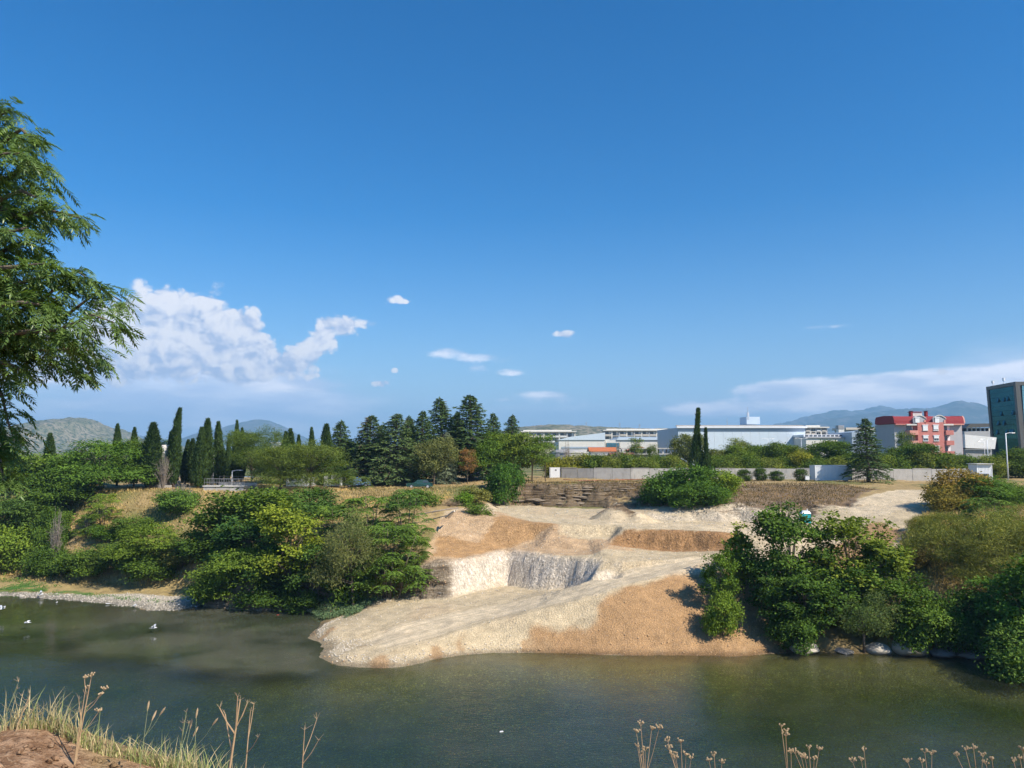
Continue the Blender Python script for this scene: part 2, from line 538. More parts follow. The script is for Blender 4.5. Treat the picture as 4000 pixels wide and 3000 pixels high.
def blur(A, n=1):
    for _ in range(n):
        A = np.pad(A, 1, mode='edge')
        A = (A[:-2, 1:-1] + A[2:, 1:-1] + A[1:-1, :-2] + A[1:-1, 2:] + 2 * A[1:-1, 1:-1]) / 6.0
    return A


def bilin(A, x, y):
    fx = np.clip((x - GX0) / GS, 0, NX - 1.001); fy = np.clip((y - GY0) / GS, 0, NY - 1.001)
    i = fx.astype(int); j = fy.astype(int); fx = fx - i; fy = fy - j
    return (A[j, i] * (1 - fx) + A[j, i + 1] * fx) * (1 - fy) + (A[j + 1, i] * (1 - fx) + A[j + 1, i + 1] * fx) * fy


XX, YY = np.meshgrid(gx, gy)
# gravel cone with its shoulder
for cx, cy_, zt, s in ((*AT(2410, 1965, 103.0)[:2], AT(2410, 1965, 103.0).z + .30, .70), (*AT(2495, 1996, 101.0)[:2], AT(2495, 1996, 101.0).z + .12, .58), (*AT(2460, 1985, 103.5)[:2], AT(2460, 1985, 103.5).z + .1, .6)):
    d = np.hypot(XX - cx, YY - cy_) * (1 + 0.12 * fbm(XX * .5, YY * .5, 91, 3))
    Z = np.maximum(Z, zt - s * np.sqrt(d * d + 0.15))
Z = blur(Z, 1)
gyz, gxz = np.gradient(Z, GS)
slope = np.hypot(gxz, gyz)


def poly_px(pts): return [G(*p) for p in pts]


pit_poly = [(-22, 74), (-20, 100), (-8, 104), (8, 97), (32, 92), (32, 78), (12, 76), (2, 74), (-6, 79)]
inpit = blur(in_poly(XX, YY, pit_poly).astype(float), 4)
cliff_poly = [(p.x, p.y + 3) for p in [G(*q) for q in PE[10:]]] + [(46, 99), (22, 98), (0, 108), (-6, 118)]
incliff = blur(in_poly(XX, YY, cliff_poly).astype(float), 3)
# bucket-tooth flutes: push the faces in and out along the face
fl = (.4 * vnoise(XX * .9, YY * .6, 5) + .9 * vnoise(XX * 2.4, YY * 1.8, 6))
steep = sstep(blur(slope, 3), .35, .9)
w = fl * .38 * inpit * steep
Z = bilin(Z, XX + w * .5, YY + w)
# layered natural cliff: ledges
wl = (fbm(XX * .35, YY * .35, 33, 4)) * 2.4 * incliff
Z = bilin(Z, XX + wl * .3, YY + wl)
lev = Z + .35 * fbm(XX * .12, YY * .12, 8, 2)
terr = (np.floor(lev / .62) + sstep((lev / .62) % 1.0, .62, 1.0)) * .62 - .35 * fbm(XX * .12, YY * .12, 8, 2) + .2
kc = incliff * sstep(slope, .45, 1.0) * .85
Z = Z * (1 - kc) + terr * kc
# general unevenness
land = sstep(Z, .05, .8)
Z = Z + land * (.30 * fbm(XX * .16, YY * .16, 1, 4) + .10 * fbm(XX * .9, YY * .9, 2, 3)) * (1 - .7 * inpit) + land * .07 * fbm(XX * 1.6, YY * 1.6, 3, 2)
Z = Z + (1 - land) * .12 * fbm(XX * .5, YY * .5, 4, 3)
# wheel ruts on the haul road and on the bench
road_c = [G(1560, 2480, 1.1), G(1860, 2400, 1.9), G(2115, 2350, 2.9), G(2305, 2296, 4.35), G(2468, 2250, 5.2), G(2740, 2192, 6.25)]


def dist_line(pts):
    best = np.full(XX.shape, 1e9); side = np.zeros(XX.shape)
    for a, b in zip(pts[:-1], pts[1:]):
        dx, dy = b.x - a.x, b.y - a.y
        L2 = dx * dx + dy * dy
        t = np.clip(((XX - a.x) * dx + (YY - a.y) * dy) / L2, 0, 1)
        ex, ey = XX - (a.x + t * dx), YY - (a.y + t * dy)
        d = np.hypot(ex, ey)
        s = (dx * ey - dy * ex) / math.sqrt(L2)
        m = d < best
        best = np.where(m, d, best); side = np.where(m, s, side)
    return best, side


rd, rs = dist_line(road_c)
roadm = sstep(-rd, -3.3, -2.3)
rut = 0
for o in (-1.9, -.4, .5, 1.7):
    rut = rut + np.exp(-((rs - o + .25 * vnoise(XX * .3, YY * .3, 71)) / .30) ** 2)
Z = Z - .07 * rut * roadm
bench = in_poly(XX, YY, [tuple(G(*p)[:2]) for p in ((1930, 1990, 9.3), (2400, 2046, 8.7), (2800, 2076, 8.5), (3040, 2085, 8.3), (3040, 2046, 8.4), (2550, 2037, 8.4), (2050, 2016, 8.9))])
benchm = blur(bench.astype(float), 2)
Z = Z + benchm * .07 * np.sin(YY * 3.1 + 3.0 * fbm(XX * .08, YY * .08, 12, 2) * 6)
gyz, gxz = np.gradient(Z, GS)
slope = np.hypot(gxz, gyz)


def ground_z(x, y):
    return float(bilin(Z, np.array([x]), np.array([y]))[0])

# ------------------------------------------------------------------ ground colours (albedo), by what the ground is made of
def zone(pts, soft=3, amp=.9, seed=50):
    P = [tuple(G(*p)[:2]) for p in pts]
    nx = fbm(XX * .35, YY * .35, seed, 4) * amp * 2
    ny = fbm(XX * .35 + 40, YY * .35, seed + 1, 4) * amp * 2
    m = blur(in_poly(XX + nx, YY + ny, P).astype(float), soft)
    return sstep(m + .55 * fbm(XX * .8, YY * .8, seed + 9, 4) * 4 * m * (1 - m), .2, .8)


def lay(C, m, col):
    m = np.clip(m, 0, 1)[..., None]
    return C * (1 - m) + np.array(col) * m


GRAV, PALE, ORANGE, BROWN = (.565, .46, .30), (.625, .515, .355), (.42, .262, .132), (.27, .15, .07)
C = np.zeros((NY, NX, 3)) + np.array((.345, .25, .115))
patch = fbm(XX * .11, YY * .11, 20, 4)
C = lay(C, sstep(patch, .05, .35) * .8, (.13, .145, .045))
C = lay(C, sstep(-patch, .1, .4) * .6, (.42, .32, .19))
# left slope and beach
C = lay(C, zone([(-700, 2330, 0), (0, 2330, 0), (700, 2392, 0), (835, 2360, 0), (835, 2300, 1), (600, 2275, 1), (0, 2215, 1), (-700, 2190, 1)], 3, .6), (.36, .27, .12))
bm = zone([(-700, 2330, 0), (0, 2330, 0), (700, 2392, 0), (1250, 2420, 0), (1250, 2360, .6), (835, 2335, .6), (740, 2335, .4), (450, 2325, .3), (0, 2305, .3), (-700, 2290, .3)], 2, .5, 54) * sstep(-Z, -1.3, -.8)
C = lay(C, bm, (.52, .47, .38))
C = lay(C, zone([(-100, 2275, .5), (100, 2280, .5), (350, 2315, .4), (560, 2335, .4), (700, 2350, .4), (450, 2330, .3), (150, 2308, .3), (-100, 2300, .3)], 2, .9, 57) * sstep(fbm(XX * .5, YY * .5, 58, 3), -.1, .12), (.09, .17, .04))
# excavation
digs = zone([(1640, 2225, 4.8), (1690, 2120, 7), (1735, 1998, 10), (1850, 1980, 10), (1990, 1972, 9.2), (2480, 1986, 9.1), (2800, 1989, 9.8), (3060, 2000, 9.6), (3180, 1990, 10), (3440, 1925, 11.8),
             (3700, 1905, 12.1), (3700, 1960, 11), (3520, 2080, 8.8), (3500, 2250, 5.5), (3050, 2400, 2.5), (3120, 2560, 0), (2850, 2590, -.3), (2000, 2575, -.3), (1450, 2640, -.4), (1200, 2600, -.4), (1180, 2470, -.2),
             (1290, 2420, .4), (1480, 2338, 1.4), (1765, 2336, 1.9)], 2, .35, 60)
C = lay(C, digs, GRAV)
gn = fbm(XX * .22, YY * .22, 61, 4)
C = lay(C, digs * sstep(gn, .1, .45) * .5, (.58, .44, .28))
C = lay(C, zone([(1640, 2222, 4.8), (1690, 2120, 7), (1735, 1998, 10), (1850, 1985, 10), (1960, 2000, 9.4), (2061, 2038, 8.8), (2180, 2046, 8.7), (2160, 2088, 7.6), (2100, 2112, 6.8), (2350, 2110, 7.1), (2480, 2150, 6.4),
                 (2300, 2168, 6.1), (2100, 2163, 5.9), (1980, 2157, 5.8), (1820, 2190, 5.5)], 2, .45, 63) * .85, (.53, .36, .21))
C = lay(C, zone([(1690, 2170, 6.0), (1720, 2090, 7.6), (1850, 2100, 7.4), (1960, 2030, 8.7), (2080, 2045, 8.6), (2180, 2052, 8.5), (2100, 2105, 7.0), (1960, 2140, 6.1), (1820, 2175, 5.7)], 3, .5, 64) * .9, (.43, .258, .118))
C = lay(C, zone([(2350, 2122, 7.1), (2436, 2064, 8.6), (2600, 2066, 8.6), (2900, 2085, 8.3), (2900, 2150, 6.9), (2620, 2155, 6.3), (2468, 2138, 6.6)], 1, .15, 65), (.36, .21, .10))
C = lay(C, zone([(2740, 2200, 6.2), (2560, 2262, 5.3), (2440, 2330, 3.8), (2330, 2420, 2.4), (2080, 2470, 1.2), (2080, 2570, -.1), (2700, 2580, -.2), (3110, 2560, 0), (3110, 2380, 2.6), (3400, 2250, 5.0), (3530, 2060, 9.2), (3420, 2040, 9.3), (3300, 2110, 7.8), (3100, 2180, 6.5)], 3, 1.1, 66), ORANGE)
C = lay(C, digs * sstep(fbm(XX * .45, YY * .45, 81, 4), .22, .4) * sstep(-Z, -1.6, -.8) * .9, (.44, .29, .155))
C = lay(C, roadm * .8, PALE)
C = lay(C, zone([(3240, 1990, 10.1), (3473, 1916, 12), (3670, 1913, 12), (3680, 1950, 11.2), (3423, 2012, 10), (3330, 2020, 9.7)], 3, .7, 67) * .9, PALE)
C = lay(C, benchm * .5, PALE)
C = lay(C, zone([(2700, 2175, 6.4), (2500, 2160, 6.3), (2380, 2180, 6.1), (2250, 2200, 5.6), (2440, 2225, 5.2)], 3, .5, 68), GRAV)
# natural cliff band below the plateau
cl = incliff * sstep(slope, .2, .5) * (1 - zone([(2480, 1989, 9.1), (2600, 1990, 9.7), (3060, 2000, 9.7), (3060, 2060, 8.3), (2480, 2050, 8.3)], 1, .2, 69))
C = lay(C, zone([(2850, 1890, 12.5), (3300, 1897, 12.3), (3430, 1912, 12.0), (3330, 1962, 10.8), (3050, 1998, 9.8), (2850, 1988, 9.9)], 2, .5, 72), (.22, .155, .095))
C = lay(C, cl * .95, (.165, .125, .085))
# wet margin and river bed
wet = sstep(-Z, -.34 - .0, -.06) * sstep(Z, -.5, -.05)
C = C * (1 - .48 * wet[..., None])
C = lay(C, sstep(-Z, .03, .55), (.34, .30, .15))
C = lay(C, sstep(-Z, .5, 1.5), (.078, .108, .026))
C = np.clip(C * (1 + .22 * fbm(XX * 1.3, YY * 1.3, 90, 3))[..., None], 0, .9)

pf_, _s = dist_line([G(*p) for p in ((1720, 2330, 2.0), (1820, 2316, 2.05), (1980, 2284, 2.1), (2115, 2306, 2.25), (2208, 2300, 2.55))] + [Vector((9.2, 79.8, 3))])
pitface = blur(((pf_ < 3.0) & (slope > .8) & (Z < 6.3)).astype(float), 2)
C = lay(C, pitface, (.69, .61, .50))
sc_, _s = dist_line([G(*p) for p in ((2480, 2000, 8.9), (2600, 2010, 9.0), (2800, 2015, 9.0), (3040, 2020, 9.0))])
scoop = blur(((sc_ < 3.0) & (slope > .3)).astype(float), 2)
C = lay(C, scoop, (.62, .53, .40))
facem = np.clip(np.maximum(inpit * np.maximum(sstep(slope, .55, 1.3), .75 * sstep(slope, .22, .5)), scoop), 0, 1)
cd_, cs_ = dist_line([G(*p) for p in ((830, 2330, .9), (1000, 2347, .9), (1250, 2352, 1.0), (1350, 2346, 1.2), (1480, 2338, 1.4), (1600, 2332, 1.6), (1740, 2338, 1.7))])
cavem = blur(((cd_ < 3.2) & (slope > .7) & (XX < -6.8)).astype(float), 2)
C = lay(C, cavem, (.20, .165, .12))
strat = np.clip(np.maximum(cl, cavem), 0, 1)
gravelly = np.clip(digs * (1 - .5 * roadm) + bm + 1.7 * sstep(-Z, .1, .6), 0, 1.7)


def terrain_material():
    m, N, out = new_mat('terrain_ground')
    col = N.node('ShaderNodeAttribute', attribute_name='Col').outputs['Color']
    face = N.node('ShaderNodeAttribute', attribute_name='face').outputs['Fac']
    strata = N.node('ShaderNodeAttribute', attribute_name='strata').outputs['Fac']
    grav = N.node('ShaderNodeAttribute', attribute_name='gravel').outputs['Fac']
    p = N.node('ShaderNodeNewGeometry').outputs['Position']
    n1 = N.noise(p, 1.1, 6.0, 0.65)
    c = N.mix(1.0, col, N.ramp(n1, [(.25, (.72, .72, .72)), (.75, (1.22, 1.2, 1.17))]), 'MULTIPLY')
    vo = N.node('ShaderNodeTexVoronoi', {'Vector': p, 'Scale': 6.5, 'Randomness': 1.0})
    stone = N.ramp(vo.outputs['Color'], [(0, (.62, .62, .62)), (1, (1.3, 1.28, 1.24))])
    edge = N.smooth(vo.outputs['Distance'], .62, .25)
    stone = N.mix(N.math('SUBTRACT', 1.0, edge), stone, (.5, .47, .43, 1))
    c = N.mix(N.math('MULTIPLY', grav, .28), c, N.mix(1.0, c, stone, 'MULTIPLY'))
    bedm = N.math('SUBTRACT', grav, 1.0, clamp=True)
    bright = N.smooth(N.node('ShaderNodeSeparateColor', {0: vo.outputs['Color']}).outputs[1], .86, .93)
    c = N.mix(N.math('MULTIPLY', bedm, bright), c, N.mix(1.0, c, (1.9, 1.9, 1.6, 1), 'MULTIPLY'))
    # vertical tooth marks on dug faces
    ps = N.node('ShaderNodeMapping', {0: p, 3: (2.6, 2.6, .42)}).outputs[0]
    ns = N.noise(ps, 2.0, 3.0, .55)
    nlump = N.noise(p, 3.2, 4.0, .65)
    c = N.mix(N.math('MULTIPLY', face, .7), c, N.mix(1.0, c, N.ramp(nlump, [(.34, (.74, .73, .72)), (.55, (1.05, 1.05, 1.05)), (.7, (1.2, 1.2, 1.2))]), 'MULTIPLY'))
    tooth = N.ramp(ns, [(.30, (.70, .68, .66)), (.50, (1, 1, 1)), (.58, (1.02, 1.02, 1.02)), (.66, (1.40, 1.42, 1.46))])
    c = N.mix(face, c, N.mix(1.0, c, tooth, 'MULTIPLY'))
    # bedding of the natural cliff
    pl = N.node('ShaderNodeMapping', {0: p, 3: (.35, .35, 3.4)}).outputs[0]
    nl = N.noise(pl, 1.0, 5.0, .6)
    band = N.ramp(nl, [(.34, (.28, .26, .25)), (.46, (.85, .8, .75)), (.58, (1.1, 1.1, 1.08)), (.68, (1.75, 1.75, 1.75))])
    c = N.mix(strata, c, N.mix(1.0, c, band, 'MULTIPLY'))
    # tyre and bucket tracks: thin stripes wandering along the dug floors
    rdm = N.node('ShaderNodeAttribute', attribute_name='track').outputs['Fac']
    trk = N.node('ShaderNodeAttribute', attribute_name='lane').outputs['Fac']
    nt = N.noise(N.node('ShaderNodeCombineXYZ', {0: N.math('MULTIPLY', trk, 3.2), 1: N.math('MULTIPLY', N.node('ShaderNodeSeparateXYZ', {0: p}).outputs[0], .12), 2: 0.0}).outputs[0], 1.0, 3.0, .6)
    c = N.mix(rdm, c, N.mix(1.0, c, N.ramp(nt, [(.35, (.85, .83, .80)), (.5, (1, 1, 1)), (.65, (1.10, 1.09, 1.08))]), 'MULTIPLY'))
    # fine grain
    ng = N.noise(p, 9.0, 3.0, .7)
    c = N.mix(1.0, c, N.ramp(ng, [(.3, (.78, .78, .78)), (.7, (1.2, 1.2, 1.2))]), 'MULTIPLY')
    h = N.math('ADD', N.math('MULTIPLY', n1, .5), N.math('MULTIPLY', N.math('MULTIPLY', vo.outputs['Distance'], grav), -.35))
    h = N.math('ADD', h, N.math('MULTIPLY', N.math('MULTIPLY', N.math('ADD', N.math('MULTIPLY', ns, .6), nlump), face), 1.2))
    h = N.math('ADD', h, N.math('MULTIPLY', N.math('MULTIPLY', nl, strata), 3.0))
    bp = N.node('ShaderNodeBump', {'Height': h, 'Strength': .55, 'Distance': .35})
    b = N.node('ShaderNodeBsdfPrincipled', {'Base Color': c, 'Roughness': .95, 'Specular IOR Level': .15, 'Normal': bp.outputs[0]})
    N.l.new(b.outputs[0], out.inputs[0])
    return m


def grid_faces(nx, ny):
    idx = np.arange(nx * ny).reshape(ny, nx)
    return np.stack([idx[:-1, :-1], idx[:-1, 1:], idx[1:, 1:], idx[1:, :-1]], -1).reshape(-1, 4)


M_TERR = terrain_material()
ca = np.concatenate([C, np.ones((NY, NX, 1))], -1)
me = mesh_np('far_bank', np.stack([XX, YY, Z], -1).reshape(-1, 3), grid_faces(NX, NY), M_TERR, True,
             {'Col': ('FLOAT_COLOR', ca), 'face': ('FLOAT', facem), 'strata': ('FLOAT', strat), 'gravel': ('FLOAT', gravelly),
              'track': ('FLOAT', np.clip(np.maximum(sstep(-rd, -6.5, -3.0), benchm) * digs * (1 - steep), 0, 1)), 'lane': ('FLOAT', np.where(benchm > .3, YY * .8 + 60, rs))})
tag(link('terrain', me), 'excavated far river bank with pale gravel pits and grassy plateau', kind='structure')


def simple_ground(name, c0, c1, c2, scale, bump=.3):
    m, N, out = new_mat(name)
    p = N.node('ShaderNodeNewGeometry').outputs['Position']
    n1 = N.noise(p, scale, 7.0, .62)
    n2 = N.noise(p, scale * 9, 5.0, .6)
    c = N.mix(N.smooth(n1, .38, .62), (*c0, 1), (*c1, 1))
    c = N.mix(N.smooth(n2, .47, .56), c, (*c2, 1))
    bp = N.node('ShaderNodeBump', {'Height': n2, 'Strength': bump, 'Distance': .5})
    b = N.node('ShaderNodeBsdfPrincipled', {'Base Color': c, 'Roughness': .95, 'Specular IOR Level': .1, 'Normal': bp.outputs[0]})
    N.l.new(b.outputs[0], out.inputs[0])
    return m


M_PLAIN = simple_ground('plain_ground', (.30, .23, .11), (.14, .15, .06), (.09, .12, .04), .02)
E = 15000.0
gm = MB()
gm.add([(-E, 159.6, 12.5), (E, 159.6, 12.5), (E, E, 12.5), (-E, E, 12.5)], [(0, 1, 2, 3)])
tag(gm.obj('ground', M_PLAIN), kind='structure')


# ------------------------------------------------------------------ water
def water_material():
    m, N, out = new_mat('river_water')
    murk = N.node('ShaderNodeAttribute', attribute_name='murk').outputs['Fac']
    calm = N.node('ShaderNodeAttribute', attribute_name='calm').outputs['Fac']
    p = N.node('ShaderNodeNewGeometry').outputs['Position']
    pm = N.node('ShaderNodeMapping', {0: p, 3: (1.0, 1.7, 1.0)}).outputs[0]
    nA = N.noise(pm, 2.6, 4.0, .6)
    nB = N.noise(pm, .35, 3.0, .5)
    amp = N.math('ADD', N.math('MULTIPLY', calm, -.85), 1.0)
    h = N.math('ADD', N.math('MULTIPLY', N.math('MULTIPLY', nA, amp), .6), N.math('MULTIPLY', nB, .6))
    bp = N.node('ShaderNodeBump', {'Height': h, 'Strength': .42, 'Distance': .12})
    fr = N.node('ShaderNodeFresnel', {'IOR': 1.33, 'Normal': bp.outputs[0]}).outputs[0]
    gl = N.node('ShaderNodeBsdfGlossy', {'Color': (1, 1, 1, 1), 'Roughness': .04, 'Normal': bp.outputs[0]}).outputs[0]
    tr = N.node('ShaderNodeBsdfTransparent', {'Color': (.76, .85, .60, 1)}).outputs[0]
    nm = N.smooth(N.noise(p, .10, 5.0, .6), .3, .7)
    df = N.node('ShaderNodeBsdfDiffuse', {'Color': N.mix(nm, (.044, .056, .034, 1), (.110, .108, .074, 1))}).outputs[0]  # uneven silt, with paler patches that also paint in reflections on the water
    mf = N.math('MULTIPLY', murk, N.math('ADD', .72, N.math('MULTIPLY', nm, .5)), clamp=True)
    body = N.node('ShaderNodeMixShader', {0: mf, 1: tr, 2: df}).outputs[0]
    s = N.node('ShaderNodeMixShader', {0: fr, 1: body, 2: gl}).outputs[0]
    N.l.new(s, out.inputs[0])
    return m


wx = np.arange(-160, 161, 1.0); wy = np.arange(20, 121, 1.0)
WX, WY = np.meshgrid(wx, wy)


def wzone(pts, soft, seed):
    P = [tuple(G(*p, 0)[:2]) for p in pts]
    a = in_poly(WX + 3 * fbm(WX * .12, WY * .12, seed, 3), WY + 2 * fbm(WX * .12, WY * .12, seed + 1, 3), P).astype(float)
    return blur(a, soft)


murk = .22 + .75 * wzone([(560, 2360), (830, 2320), (1300, 2380), (1330, 2560), (1420, 2625), (1100, 2625), (650, 2590), (250, 2560), (250, 2480), (480, 2420)], 3, 3)
murk = np.maximum(murk, .55 * wzone([(-800, 2280), (600, 2340), (700, 2600), (0, 2540), (-800, 2480)], 3, 5))
calm = wzone([(-900, 2250), (1300, 2330), (1380, 2620), (600, 2600), (-900, 2520)], 4, 7)
me = mesh_np('river', np.stack([WX, WY, 0 * WX], -1).reshape(-1, 3), grid_faces(len(wx), len(wy)), water_material(), True,
             {'murk': ('FLOAT', murk), 'calm': ('FLOAT', calm)})
tag(link('river', me), kind='structure')


# ------------------------------------------------------------------ hills and mountains
def ridge(name, prof, D, depth, mat, rough, seed, nu=220, nv=60, base=11.0):
    px = np.linspace(prof[0][0], prof[-1][0], nu)
    py = np.interp(px, [p[0] for p in prof], [p[1] for p in prof])
    xs, hs = [], []
    for a, b in zip(px, py):
        q = AT(a, b, D); xs.append(q.x); hs.append(q.z)
    xs, hs = np.array(xs), np.array(hs)
    k = np.ones(5) / 5
    hs = np.convolve(np.pad(hs, 2, mode='edge'), k, 'valid')
    v = np.linspace(-1, 1, nv)
    U, V = np.meshgrid(np.arange(nu), v)
    H = np.maximum(hs[U.astype(int)] - base, 0)
    X = xs[U.astype(int)]; Y = D + V * depth
    fall = 1 - np.abs(V) ** 1.15
    sp = 9.0 / (xs[-1] - xs[0])
    n = fbm(X * sp * 2 + V * 3, Y / depth * 2.2, seed, 6, .55)
    Zr = base + H * fall * (1 + .0 * n) + rough * n * np.clip(1 - fall, 0, 1) * H.max() * fall * 3
    Zr = Zr + .02 * H * fbm(X * sp * 9, Y / depth * 8, seed + 5, 4, .6) * 2
    Zr = np.where(np.abs(V) > .999, base - 2, Zr)
    me = mesh_np(name, np.stack([X, Y, Zr], -1).reshape(-1, 3), grid_faces(nu, nv), mat, True)
    return tag(link(name, me), kind='structure')


M_HILL = simple_ground('scrub_hill', (.27, .235, .17), (.17, .17, .10), (.06, .08, .04), .012, .5)
M_MTN = simple_ground('mountain_side', (.065, .085, .055), (.05, .07, .05), (.13, .13, .11), .0012, .5)
ridge('hill_rocky', [(-500, 1745), (-150, 1725), (0, 1700), (60, 1672), (130, 1650), (200, 1637), (310, 1630), (345, 1637), (390, 1665), (425, 1693), (480, 1722), (560, 1752), (620, 1768)], 2200, 500, M_HILL, .35, 3)
ridge('hill_scrubby', [(1500, 1750), (1800, 1705), (1950, 1683), (2030, 1668), (2150, 1657), (2300, 1663), (2420, 1669), (2620, 1674), (2900, 1690), (3300, 1705), (3700, 1740)], 1500, 420, M_HILL, .25, 4)
ridge('mountain_dome', [(-300, 1735), (100, 1716), (400, 1708), (470, 1703), (560, 1701), (640, 1714), (720, 1716), (830, 1690), (900, 1664), (950, 1648), (1015, 1638), (1060, 1644), (1110, 1668), (1180, 1715), (1260, 1745), (1400, 1757)], 7000, 1500, M_MTN, .3, 5)
ridge('mountain_range_high', [(2800, 1700), (2940, 1672), (3066, 1650), (3180, 1618), (3267, 1600), (3343, 1604), (3413, 1588), (3451, 1586), (3505, 1601), (3620, 1640), (3800, 1690), (3950, 1740)], 7600, 1200, M_MTN, .3, 6)
ridge('mountain_range_front', [(2850, 1715), (3000, 1690), (3153, 1661), (3234, 1634), (3397, 1612), (3532, 1596), (3646, 1596), (3700, 1578), (3750, 1562), (3804, 1574), (3858, 1590), (4000, 1606), (4200, 1640), (4500, 1690), (4800, 1740)], 6200, 1500, M_MTN, .3, 7)

# ------------------------------------------------------------------ haze: one box of even, thin air
hz = MB()
hz.box(-12000, 12000, -600, 11000, -4.0, 560.0)
m, N, out = new_mat('haze_air')
pv = N.node('ShaderNodeVolumePrincipled', {'Color': (.36, .67, 1.0, 1), 'Density': 1.5e-4, 'Anisotropy': 0.0})
N.l.new(pv.outputs[0], out.inputs['Volume'])
tag(hz.obj('haze', m), kind='stuff')

# ------------------------------------------------------------------ vegetation: templates
def leaf_material(name, transl=.28, var=.45, gloss=0.0):
    m, N, out = new_mat(name)
    oc = N.node('ShaderNodeObjectInfo').outputs['Color']
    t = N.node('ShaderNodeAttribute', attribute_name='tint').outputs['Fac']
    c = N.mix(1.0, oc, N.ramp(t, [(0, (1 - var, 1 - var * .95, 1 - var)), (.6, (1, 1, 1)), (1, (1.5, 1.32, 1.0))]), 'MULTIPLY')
    df = N.node('ShaderNodeBsdfDiffuse', {'Color': c}).outputs[0]
    tl = N.node('ShaderNodeBsdfTranslucent', {'Color': N.mix(1.0, c, (1.15, 1.25, .6, 1), 'MULTIPLY')}).outputs[0]
    s = N.node('ShaderNodeMixShader', {0: transl, 1: df, 2: tl}).outputs[0]
    if gloss:
        g = N.node('ShaderNodeBsdfGlossy', {'Color': (1, 1, 1, 1), 'Roughness': .45}).outputs[0]
        s = N.node('ShaderNodeMixShader', {0: gloss, 1: s, 2: g}).outputs[0]
    N.l.new(s, out.inputs[0])
    return m


M_LEAF = leaf_material('leaf', .25, .55)
M_NEEDLE = leaf_material('needle', .12, .5)
M_BARK = plain('bark', (.16, .125, .09), .95, var=.35, scale=5, bump=.4)
M_TWIG = plain('dead_twig', (.30, .25, .20), .95, var=.3, scale=4)


def unit(a):
    return a / np.maximum(np.linalg.norm(a, axis=-1, keepdims=True), 1e-9)


def leaf_quads(pos, d, nrm, L, W):
    d = unit(d)
    s = unit(np.cross(nrm, d))
    L = np.broadcast_to(np.asarray(L, float), (len(pos),))[:, None]
    W = np.broadcast_to(np.asarray(W, float), (len(pos),))[:, None]
    v = np.stack([pos, pos + d * L * .5 + s * W * .5, pos + d * L, pos + d * L * .5 - s * W * .5], 1)
    return v.reshape(-1, 3)


class Leaves:
    def __init__(self):
        self.v, self.t = [], []

    def add(self, pos, d, nrm, L, W, tint):
        self.v.append(leaf_quads(pos, d, nrm, L, W))
        self.t.append(np.repeat(np.broadcast_to(tint, (len(pos),)), 4))

    def mesh(self, name, mat):
        v = np.concatenate(self.v); t = np.concatenate(self.t)
        f = np.arange(len(v)).reshape(-1, 4)
        return mesh_np(name, v, f, mat, False, {'tint': ('FLOAT', np.clip(t, 0, 1))})


def rdir(r, n):
    return unit(r.normal(size=(n, 3)))


def lobes_points(r, lobes, n, shell=(.72, 1.0), low=-.55):
    """clump centres near the surface of a union of ellipsoids"""
    L = np.array(lobes, float)
    w = L[:, 3] * L[:, 4] + L[:, 3] * L[:, 5]
    out, nr = [], []
    while len(out) < n:
        k = r.choice(len(L), p=w / w.sum())
        d = rdir(r, 1)[0]
        if d[2] < low: continue
        q = L[k, :3] + d * L[k, 3:] * r.uniform(*shell)
        inside = (((q - L[:, :3]) / L[:, 3:]) ** 2).sum(1)
        inside[k] = 9
        if (inside < .42).any() or q[2] < 0.02: continue
        out.append(q); nr.append(d)
    return np.array(out), np.array(nr)


def limbs(mb, base, targets, r0, r, n=6, fork=.35):
    for t in targets:
        t = Vector(t); b = Vector(base)
        s = b.lerp(Vector((b.x, b.y, t.z)), fork)
        m = s.lerp(t, .5) + Vector((r.normal() * .06, r.normal() * .06, .05 * (t - b).length))
        k = r0 * r.uniform(.3, .55)
        mb.tube([s, m, s.lerp(t, .95)], [k, k * .6, k * .2], n)


